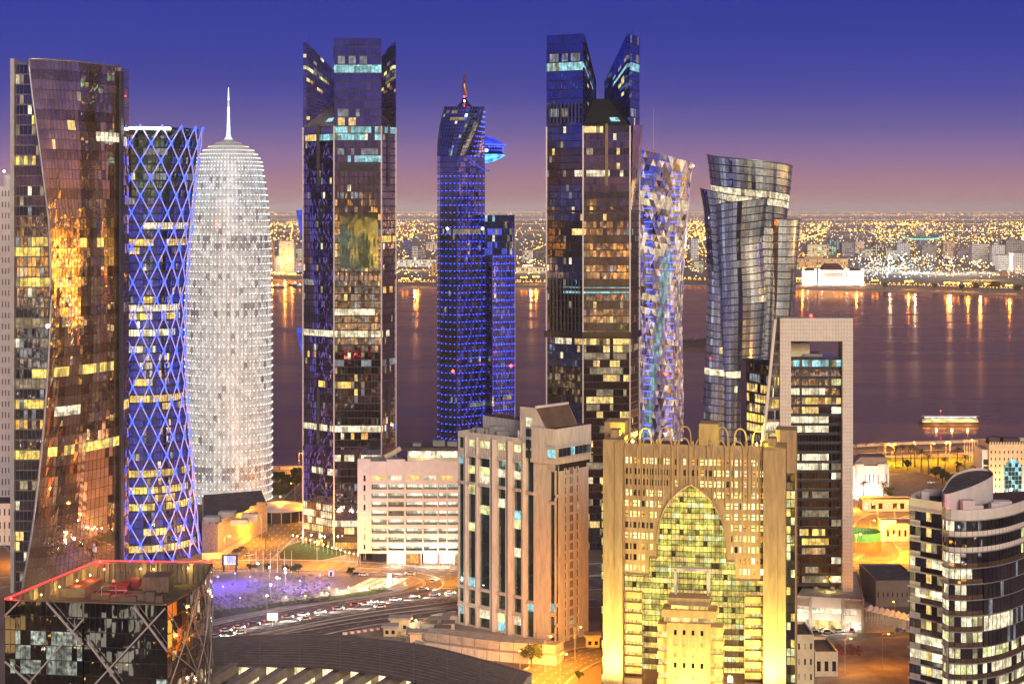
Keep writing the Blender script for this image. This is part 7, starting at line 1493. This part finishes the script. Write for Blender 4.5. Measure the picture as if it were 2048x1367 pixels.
for n_ in range(7): px = 1745+n_*11; post_lamp(px, 1240+n_*2.6, 3.5, 750, (1, .74, .40), f'{ORD[n_]} lamp under the tent row beside the portal tower', 'tent row lamps', .25, 'lampy', 'tent_lamp')
# ================================================================ plaza things
for n_ in range(7):
    px = 498+n_*14.2; g = G(px, 1143+n_*.4); th = thing('flagpole', f'{ORD[n_]} of seven white flagpoles on the plaza', 'flagpole', g.x, g.y, group='plaza flagpoles')
    b = MB(); b.tube([(g.x, g.y, 0), (g.x, g.y, 9.8)], [.13, .07], 6); b.build('pole', M['wht'], th); b = MB(); b.octa((g.x, g.y, 9.9), .13); b.build('finial', M['wht'], th)
for n_ in range(6):
    g = G(1929+n_*5, 924); th = thing('flagpole', f'{ORD[n_]} thin flagpole on the near shore by the cream building', 'flagpole', g.x, g.y, group='shore flagpoles'); b = MB(); b.tube([(g.x, g.y, 0), (g.x, g.y, 15)], [.16, .08], 5); b.build('pole', M['wht'], th)
rk = MB()
for k in range(700):
    px = rnd.uniform(418, 660); py = rnd.uniform(1150, 1222)
    if py > 1226-(px-418)*.11 or (px < 495 and py < 1190 and rnd.random() < .93): continue
    g = G(px, py); r = rnd.uniform(.25, .9); rk.octa((g.x, g.y, r*.35), r, 0, r*rnd.uniform(.5, 1))
tag(rk.build('rock_garden', M['rock']), 'pale rocks and low planting strewn over the plaza beds', 'rock garden', kind='stuff')
g = G(460, 1142); th = thing('screen_stand', 'large upright display screen on two legs at the plaza edge', 'display screen', g.x, g.y)
b = MB(); b.box(g.x-3.6, g.x+3.6, g.y-.4, g.y+.4, 2.6, 7.6); b.build('frame', M['dk'], th); b = MB(); b.quad((g.x-2.7, g.y-.46, 3), (g.x+2.7, g.y-.46, 3), (g.x+2.7, g.y-.46, 7.2), (g.x-2.7, g.y-.46, 7.2)); b.build('screen', lit('screen_lavender', (.72, .66, .95), .75, .9, 1.1), th)
for s_ in (-1, 1): b = MB(); b.box(g.x+s_*2.8-.35, g.x+s_*2.8+.35, g.y-.3, g.y+.3, 0, 2.6); b.build('leg', M['dk'], th)
g = G(545, 1252); th = thing('billboard', 'bright white roadside billboard on a single post', 'billboard', g.x, g.y)
b = MB(); b.box(g.x-2.1, g.x+2.1, g.y-.2, g.y+.2, 2.6, 5.4); b.build('panel_box', M['wht'], th); b = MB(); b.quad((g.x-1.9, g.y-.23, 2.75), (g.x+1.9, g.y-.23, 2.75), (g.x+1.9, g.y-.23, 5.25), (g.x-1.9, g.y-.23, 5.25)); b.build('lit_face', glow('billboard_face', (.8, .92, 1), 1.5), th); b = MB(); b.tube([(g.x, g.y, 0), (g.x, g.y, 2.6)], .16, 6); b.build('post', M['fin'], th)
g = G(779, 1174); th = thing('totem_sign', 'bright white totem sign at the end of the plaza steps', 'sign', g.x, g.y)
b = MB(); b.box(g.x-.9, g.x+.9, g.y-.4, g.y+.4, 0, 6.6); b.build('body', M['dk'], th); b = MB(); b.quad((g.x-.75, g.y-.44, .8), (g.x+.75, g.y-.44, .8), (g.x+.75, g.y-.44, 6.3), (g.x-.75, g.y-.44, 6.3)); b.build('lit_face', glow('totem_face', (1, .97, .9), 2.5), th); light('totem', 'POINT', (g.x+1, g.y-3, 3), 300, (1, .95, .85), th, .5)
g = G(662, 1152); th = thing('kiosk', 'small arched plaza kiosk at the head of the long stair', 'kiosk', g.x, g.y)
b = MB(); b.prism([(g.x-1.2, g.y), (g.x+1.2, g.y), (g.x+1.2, g.y+1.6), (g.x-1.2, g.y+1.6)], 0, 2.6); b.build('body', M['wht'], th); b = MB(); b.hexa([(g.x-1.4, g.y-.2, 2.6), (g.x+1.4, g.y-.2, 2.6), (g.x+1.4, g.y+1.8, 2.6), (g.x-1.4, g.y+1.8, 2.6), (g.x-.5, g.y-.2, 3.5), (g.x+.5, g.y-.2, 3.5), (g.x+.5, g.y+1.8, 3.5), (g.x-.5, g.y+1.8, 3.5)]); b.build('roof', M['conc'], th); b = MB(); b.quad((g.x-.5, g.y-.04, .2), (g.x+.5, g.y-.04, .2), (g.x+.5, g.y-.04, 2.1), (g.x-.5, g.y-.04, 2.1)); b.build('door', M['dk'], th)
# lit glass roof panels set into the plaza
for n_ in range(4):
    for m_ in range(2):
        a = [G(700+n_*20+m_*22, 1178-m_*10), G(716+n_*20+m_*22, 1178-m_*10), G(736+n_*20+m_*22, 1169-m_*10), G(720+n_*20+m_*22, 1169-m_*10)]
        th = MB(); th.prism([(p.x, p.y) for p in a], .05, .9); tag(th.build('skylight', M['conc']), f'{ORD[n_*2+m_]} sloping lit glass skylight set in the plaza by the totem sign', 'skylight', 'plaza skylights')
        o = bpy.data.objects['skylight' if n_*2+m_ == 0 else f'skylight.{n_*2+m_:03d}']; k = MB(); k.face([(p.x, p.y, .93) for p in a]); k.build('glass_pane', M['green'], o)
# guard huts and yard walls left of the beige block
for n_, (px, py, w_, h_, lab) in enumerate(((800, 1262, 7.5, 4.6, 'flat roofed guard hut with overhanging roof beside the road'), (780, 1272, 5, 3.4, 'smaller guard hut in front of the flat roofed one'), (836, 1296, 6, 5.5, 'pale plant room at the start of the fenced terrace'), (1186, 1294, 5, 4, 'yellow lit gatehouse between the beige block and the golden tower'))):
    g = G(px, py); th = thing('guard_hut', lab, 'hut', g.x, g.y, group='guard huts'); b = MB(); b.box(g.x-w_/2, g.x+w_/2, g.y, g.y+5, 0, h_); b.build('wall', M['cream'], th); b = MB(); b.box(g.x-w_/2-.8, g.x+w_/2+.8, g.y-.8, g.y+5.8, h_, h_+.7); b.build('roof', M['conc'], th)
    for s_ in (-1, 1): b = MB(); b.quad((g.x+s_*w_*.24-.6, g.y-.03, 1), (g.x+s_*w_*.24+.6, g.y-.03, 1), (g.x+s_*w_*.24+.6, g.y-.03, 2.4), (g.x+s_*w_*.24-.6, g.y-.03, 2.4)); b.build('window', M['dark2'], th)
th = thing('yard_wall', 'long low pale wall running from the guard huts to the beige block', 'wall', G(850, 1265).x, G(850, 1265).y)
L2 = [G(815, 1258), G(845, 1252), G(865, 1240), G(912, 1232)]
for a, c in zip(L2, L2[1:]): b = MB(); b.bar((a.x, a.y, 1.2), (c.x, c.y, 1.2), .3, 2.4); b.build('wall_panel', M['stone'], th)
for n_, (px, py, s_) in enumerate(((858, 1262, 6), (878, 1254, 8), (896, 1262, 5), (905, 1246, 7), (885, 1272, 6))):
    g = G(px, py); th = thing('site_shed', f'{ORD[n_]} low shed in the yard left of the beige block', 'shed', g.x, g.y, group='yard sheds'); b = MB(); b.box(g.x-s_/2, g.x+s_/2, g.y, g.y+4, 0, 3); b.build('wall', M['conc'], th); b = MB(); b.hexa([(g.x-s_/2-.3, g.y-.3, 3), (g.x+s_/2+.3, g.y-.3, 3), (g.x+s_/2+.3, g.y+4.3, 3.4), (g.x-s_/2-.3, g.y+4.3, 3.4), (g.x-s_/2-.3, g.y-.3, 3.2), (g.x+s_/2+.3, g.y-.3, 3.2), (g.x+s_/2+.3, g.y+4.3, 3.6), (g.x-s_/2-.3, g.y+4.3, 3.6)]); b.build('roof', M['grey'] if n_ % 2 else M['roofb'], th)
post_lamp(832, 1262, 4, 1500, (1, .82, .4), 'yellow yard lamp beside the guard huts', 'yard lamps', .4, 'lampy', 'yard_lamp')
for n_ in range(14): px, py = 700-10+n_*6.5-((n_ > 8)*0), 1268-n_*.9; g = G(px, py); th = MB(); th.hexa([(g.x-.9, g.y-.3, 0), (g.x+.9, g.y-.3, 0), (g.x+.9, g.y+.3, 0), (g.x-.9, g.y+.3, 0), (g.x-.9, g.y-.12, .9), (g.x+.9, g.y-.12, .9), (g.x+.9, g.y+.12, .9), (g.x-.9, g.y+.12, .9)]); tag(th.build('road_barrier', pbr('barrier_red', (.55, .05, .04), .6) if n_ % 2 else M['wht']), f'{ORD[n_]} ' + ('red' if n_ % 2 else 'white') + ' plastic road barrier behind the hall roof', 'barrier', 'road barriers by the yard')
# ================================================================ right side: tents, hoarding, low buildings
for n_ in range(8):
    px = 1742+n_*11; g = G(px, 1240+n_*2.6); th = thing('tent_canopy', f'{ORD[n_]} small peaked fabric canopy in the lit row beside the portal tower', 'canopy', g.x, g.y, group='peaked canopies'); s_ = 2.4
    b = MB(); q = [(g.x-s_, g.y-s_, 4.2), (g.x+s_, g.y-s_, 4.2), (g.x+s_, g.y+s_, 4.2), (g.x-s_, g.y+s_, 4.2)]
    for i in range(4): b.face((q[i], q[(i+1) % 4], (g.x, g.y, 6.4)))
    b.build('fabric', M['wht'], th)
    for i in range(4): m = MB(); m.bar((q[i][0], q[i][1], 0), q[i], .16); m.build('post', M['fin'], th)
for n_ in range(10):
    g = G(1712+n_*13, 1166+n_*.3); th = thing('parking_shade', f'{ORD[n_]} zigzag parking shade along the road right of the portal tower', 'canopy', g.x, g.y, group='parking shades'); b = MB(); b.face(((g.x-2.4, g.y, 3.4), (g.x+2.4, g.y, 2.2), (g.x+2.4, g.y+5, 2.2), (g.x-2.4, g.y+5, 3.4))); b.build('fabric', M['wht'], th)
    m = MB(); m.bar((g.x+2.2, g.y+2, 0), (g.x-2.2, g.y+2, 3.3), .18); m.build('mast', M['fin'], th)
c = G(1722, 1098); th = thing('round_hoarding', 'round site hoarding, green above and orange below, in the yellow yard', 'fence', c.x, c.y); R_ = 9.5
gm = pbr('green_mesh', (.05, .28, .16), .8)
for k in range(40): a0, a1 = 2*math.pi*k/40, 2*math.pi*(k+.95)/40; A_, B_ = (c.x+R_*math.cos(a0), c.y+R_*math.sin(a0)), (c.x+R_*math.cos(a1), c.y+R_*math.sin(a1)); b = MB(); b.quad((*A_, 5), (*B_, 5), (*B_, 9), (*A_, 9)); b.build('mesh_panel', gm, th); b = MB(); b.quad((*A_, 0), (*B_, 0), (*B_, 4.9), (*A_, 4.9)); b.build('hoarding_panel', pbr('orange_hoarding', (.5, .17, .05), .8) if k == 0 else bpy.data.materials['orange_hoarding'], th)
simple_house('flat_villa', 'flat olive house with a white swooping end wall behind the curved office', 'house', 1770, 1840, 1046, 1082, M['cream'], 1, 6, 'dim', .7, 16, wf=.4, hf=.4, par=.8, seed=21)
b = MB(); dv = Dg(1082); pts = [(X(1757, dv), 0), (X(1770, dv), 0), (X(1768, dv), 5), (X(1774, dv), 7.5), (X(1792, dv), 9.5), (X(1792, dv), 10.6), (X(1760, dv), 10.6)]
n0 = len(b.v); b.face([(x, dv-1, z) for x, z in pts]); b.face([(x, dv+1, z) for x, z in pts]); 
for (xa, za), (xb, zb) in zip(pts, pts[1:]+pts[:1]): b.quad((xa, dv-1, za), (xb, dv-1, zb), (xb, dv+1, zb), (xa, dv+1, za))
b.build('swoop_wall', M['wht'], bpy.data.objects['flat_villa'])
simple_house('yellow_house', 'low yellow lit house with bright garage doors behind the palms', 'house', 1725, 1826, 998, 1022, M['cream'], 1, 7, 'white', .4, 10, wf=.6, hf=.55, par=.7, seed=22)
simple_house('brown_warehouse', 'long brown walled warehouse right of the portal tower podium', 'warehouse', 1752, 1838, 1160, 1212, M['roofb'], 1, 9, 'dark2', .9, 36, wf=.2, hf=.2, par=1, seed=23)
simple_house('yard_house', 'tall narrow cream house squeezed beside the golden tower', 'house', 1592, 1628, 1268, 1368, M['cream'], 3, 3, 'dim', .7, 20, wf=.3, hf=.4, par=1.5, seed=24)
simple_house('walled_house', 'low walled house with dark roof strips beside the sand lot', 'house', 1630, 1676, 1302, 1352, M['cream'], 1, 3, 'dark2', .8, 22, wf=.5, hf=.5, par=1.6, seed=25)
rb_ = MB()
for k in range(160): px, py = rnd.gauss(1690, 14), rnd.gauss(1300, 5); g = G(px, py); r = rnd.uniform(.3, .9); rb_.octa((g.x, g.y, r*.4), r, rnd.randrange(2), r*.7)
tag(rb_.build('rubble', [M['rock'], pbr('red_rubble', (.35, .08, .06), .9)]), 'heap of red and white rubble on the sand lot', 'rubble', kind='stuff')
# ================================================================ cars
def car(px, py, rz, col, label, lights_on=True, group='cars'):
    g = G(px, py); th = thing('car', label, 'car', g.x, g.y, .12, group=group); m = pbr('car_paint', col, .3, .3, .05); c, s_ = math.cos(rz), math.sin(rz)
    T = lambda x, y, z: Vector((g.x+x*c-y*s_, g.y+x*s_+y*c, z+.12))
    def hx(pl, name, mat):
        b = MB(); b.hexa([T(*p) for p in pl]); return b.build(name, mat, th)
    hx([(-2.2, -.88, .3), (2.2, -.88, .3), (2.2, .88, .3), (-2.2, .88, .3), (-2.15, -.84, .85), (2.1, -.84, .8), (2.1, .84, .8), (-2.15, .84, .85)], 'body', m)
    hx([(-1.7, -.8, .85), (1.0, -.8, .82), (1.0, .8, .82), (-1.7, .8, .85), (-1.2, -.68, 1.42), (.3, -.68, 1.42), (.3, .68, 1.42), (-1.2, .68, 1.42)], 'cabin', M['dark'])
    hx([(-1.22, -.69, 1.42), (.32, -.69, 1.42), (.32, .69, 1.42), (-1.22, .69, 1.42), (-1.15, -.64, 1.49), (.25, -.64, 1.49), (.25, .64, 1.49), (-1.15, .64, 1.49)], 'roof', m)
    for x in (-1.4, 1.4):
        for y in (-.88, .88): b = MB(); b.tube([T(x, y-.1, .32), T(x, y+.1, .32)], .33, 10); b.build('wheel', M['dk'], th)
    for y in (-.62, .62):
        b = MB(); b.octa(T(2.2, y, .66), .2); b.build('headlight', M['lampw'] if lights_on else M['fin'], th); b = MB(); b.octa(T(-2.2, y, .7), .17); b.build('tail_light', M['red'] if False else glow('tail', (1, .03, .02), 6 if lights_on else .4), th)
    if lights_on: light('beam', 'SPOT', T(2.4, 0, .8), 9000, (1, .88, .7), th, .1, T(16, 0, -.2), 70, .8)
for n_, (px, py, rz) in enumerate(((452, 1263, .34), (508, 1250, .33), (575, 1236, .33), (640, 1226, .32), (712, 1211, .33), (790, 1201, .25), (868, 1191, .2))): car(px, py, rz, ((.7, .7, .7), (.1, .1, .12), (.5, .48, .45), (.75, .74, .72), (.3, .05, .05), (.6, .6, .62), (.2, .22, .3))[n_], f'{ORD[n_]} car with headlights on the main road, counted from the black glass block', True, 'cars on the main road')
for n_, (px, py, rz) in enumerate(((430, 1275, .36), (478, 1257, .34), (540, 1244, .33), (606, 1231, .32), (676, 1219, .32), (745, 1206, .3), (828, 1196, .22), (900, 1188, .18))): car(px, py, rz, ((.3, .3, .32), (.7, .68, .66), (.08, .08, .09), (.6, .6, .6), (.45, .42, .38), (.7, .7, .7), (.12, .1, .1), (.5, .5, .52))[n_], f'{ORD[n_]} car in the outer lane of the main road, counted from the black glass block', True, 'outer lane cars')
for n_, (px, py, rz) in enumerate(((480, 1268, 3.5), (610, 1240, 3.5), (760, 1215, 3.45))): car(px, py, rz, (.6, .58, .55), f'{ORD[n_]} oncoming car on the near side of the main road', True, 'oncoming cars')
for n_, (px, py, rz) in enumerate(((865, 1164, 1.5), (845, 1180, .3), (820, 1149, 2.9))): car(px, py, rz, (.7, .68, .66), f'{ORD[n_]} pale car on the curving ramp loop', True, 'cars on the ramp loop')
for n_, (px, py, rz, lab, cl_) in enumerate(((473, 1103, .9, 'dark car by the building site hoarding', (.05, .05, .06)), (484, 1098, .9, 'second dark car behind it by the hoarding', (.08, .06, .06)), (497, 1112, .6, 'silver car in the middle of the orange street', (.6, .58, .55)), (714, 1150, 0, 'dark car parked at the head of the plaza ramp', (.06, .06, .07)), (727, 1151, 0, 'white van-like car parked by the plaza ramp', (.7, .7, .7)), (1741, 1066, 1.2, 'car parked in the yellow lit yard', (.3, .3, .3)), (1752, 1075, .4, 'second car turning in the yellow yard', (.2, .2, .22)), (1862, 966, .1, 'white car parked alone on the asphalt lot', (.8, .8, .8)))): car(px, py, rz, cl_, lab, False, 'parked cars')
for n_, (px, py, rz) in enumerate(((1610, 1266, .1), (1632, 1267, .1), (1655, 1266, .1), (1678, 1264, .1), (1705, 1263, 1.2), (1720, 1261, 1.3), (1800, 1262, .2), (1650, 1335, .5))): car(px, py, rz, ((.7, .7, .7), (.1, .1, .1), (.4, .38, .35), (.6, .6, .62), (.3, .06, .05), (.7, .68, .6), (.15, .15, .2), (.6, .58, .5))[n_], f'{ORD[n_]} parked car before the podium shops and sand lot', False, 'cars before the podium')
for n_ in range(6):
    g = G(1608+n_*19, 1262-n_*.5); th = thing('planter', f'{ORD[n_]} round planter before the podium shops', 'planter', g.x, g.y, group='planters before the podium'); b = MB(); b.lathe(g.x, g.y, [(0, 0), (.8, 0), (1.1, .9), (.9, .9), (.85, .7), (0, .7)], 14); b.build('pot', M['conc'], th); b = MB()
    for q in range(40): v = Vector((rnd.gauss(0, .5), rnd.gauss(0, .5), .9+abs(rnd.gauss(0, .5)))); e = Vector((rnd.gauss(0, .3), rnd.gauss(0, .3), rnd.gauss(0, .3))); b.face(((g.x+v.x, g.y+v.y, v.z), (g.x+v.x+e.x, g.y+v.y+e.y, v.z+e.z), (g.x+v.x-e.y, g.y+v.y+e.x, v.z+.25)))
    b.build('foliage', M['leaf'], th, kind='stuff')
# lit boat on the bay
def boat():
    g = G(1900, 848); th = thing('boat', 'long flat excursion boat with yellow and white deck lights on the bay', 'boat', g.x, g.y, .1); x, y = g.x, g.y
    w2 = 62*g.y/F
    hull = [(-w2, 0), (-w2*.9, -4), (w2*.85, -4), (w2, 0), (w2*.85, 4), (-w2*.9, 4)]
    b = MB(); b.prism([(x+a, y+c) for a, c in hull], .1, 2.4); b.build('hull', pbr('boat_hull', (.10, .06, .05), .6), th)
    b = MB(); b.prism([(x+a*.9, y+c*.8) for a, c in hull], 2.4, 4.2); b.build('deckhouse', M['wht'], th)
    for k in range(26): x0 = x-w2*.78+k*w2*1.5/26; b = MB(); b.quad((x0, y-3.5, 2.7), (x0+w2*1.5/26-.3, y-3.5, 2.7), (x0+w2*1.5/26-.3, y-3.5, 3.9), (x0, y-3.5, 3.9)); b.build('window', M['amber'], th)
    b = MB(); b.prism([(x+a*.94, y+c) for a, c in hull], 6.0, 6.3); b.build('awning', M['wht'], th)
    for k in range(9): x0 = x-w2*.8+k*w2*.2; b = MB(); b.bar((x0, y-3, 4.2), (x0, y-3, 6), .2); b.build('awning_post', M['fin'], th)
    b = MB(); b.bar((x-w2*.86, y-4.2, 5.8), (x+w2*.8, y-4.2, 5.8), .35); b.build('light_string', lit('string_white', (1, .86, .7), 1.6, .7, 1.3), th)
    b = MB(); b.bar((x-w2*.93, y-4.3, 2.5), (x+w2*.88, y-4.3, 2.5), .45); b.build('light_string', lit('string_gold', (1, .62, .08), 1.6, .8, 1.2), th)
    b = MB(); b.tube([(x-w2*.3, y, 6.3), (x-w2*.3, y, 10)], .15, 5); b.build('mast', M['fin'], th)
    b = MB(); b.octa((x-w2*.3, y, 10.2), .5); b.build('mast_lamp', M['red'], th)
    for k in (-.5, 0, .5): light('deck_lamp', 'POINT', (x+w2*k, y-6, 4), 1200, (1, .66, .3), th, .6)
boat()
for n_, (px, py) in enumerate(((556, 575), (590, 571), (600, 574))):
    g = G(px, py); th = thing('moored_boat', f'{ORD[n_]} dark moored boat off the far shore near the white round tower', 'boat', g.x, g.y, .1, group='moored boats'); b = MB(); b.prism([(g.x-14, g.y), (g.x-9, g.y-4), (g.x+10, g.y-4), (g.x+15, g.y), (g.x+10, g.y+4), (g.x-9, g.y+4)], .1, 3); b.build('hull', M['dk'], th); b = MB(); b.box(g.x-6, g.x+4, g.y-2.5, g.y+2.5, 3, 6); b.build('cabin', M['wht'], th); b = MB(); b.octa((g.x, g.y-3, 7), 1); b.build('lamp', M['lampy'], th)

# ================================================================ the air
hb = MB(); hb.box(-2.1e5, 2.1e5, -2.1e5, 2.1e5, -1, 262)
hm = bpy.data.materials.new('haze_air'); hm.use_nodes = True; ht = hm.node_tree; ht.nodes.clear(); ho = ht.nodes.new('ShaderNodeOutputMaterial'); hv = ht.nodes.new('ShaderNodeVolumePrincipled')
hv.inputs['Color'].default_value = (1, .86, .86, 1); hv.inputs['Density'].default_value = 3.2e-5; hv.inputs['Anisotropy'].default_value = -.3
ht.links.new(hv.outputs[0], ho.inputs['Volume']); hz_ = hb.build('haze', hm); tag(hz_, 'thin mauve evening haze over the city and bay', 'haze', kind='stuff')
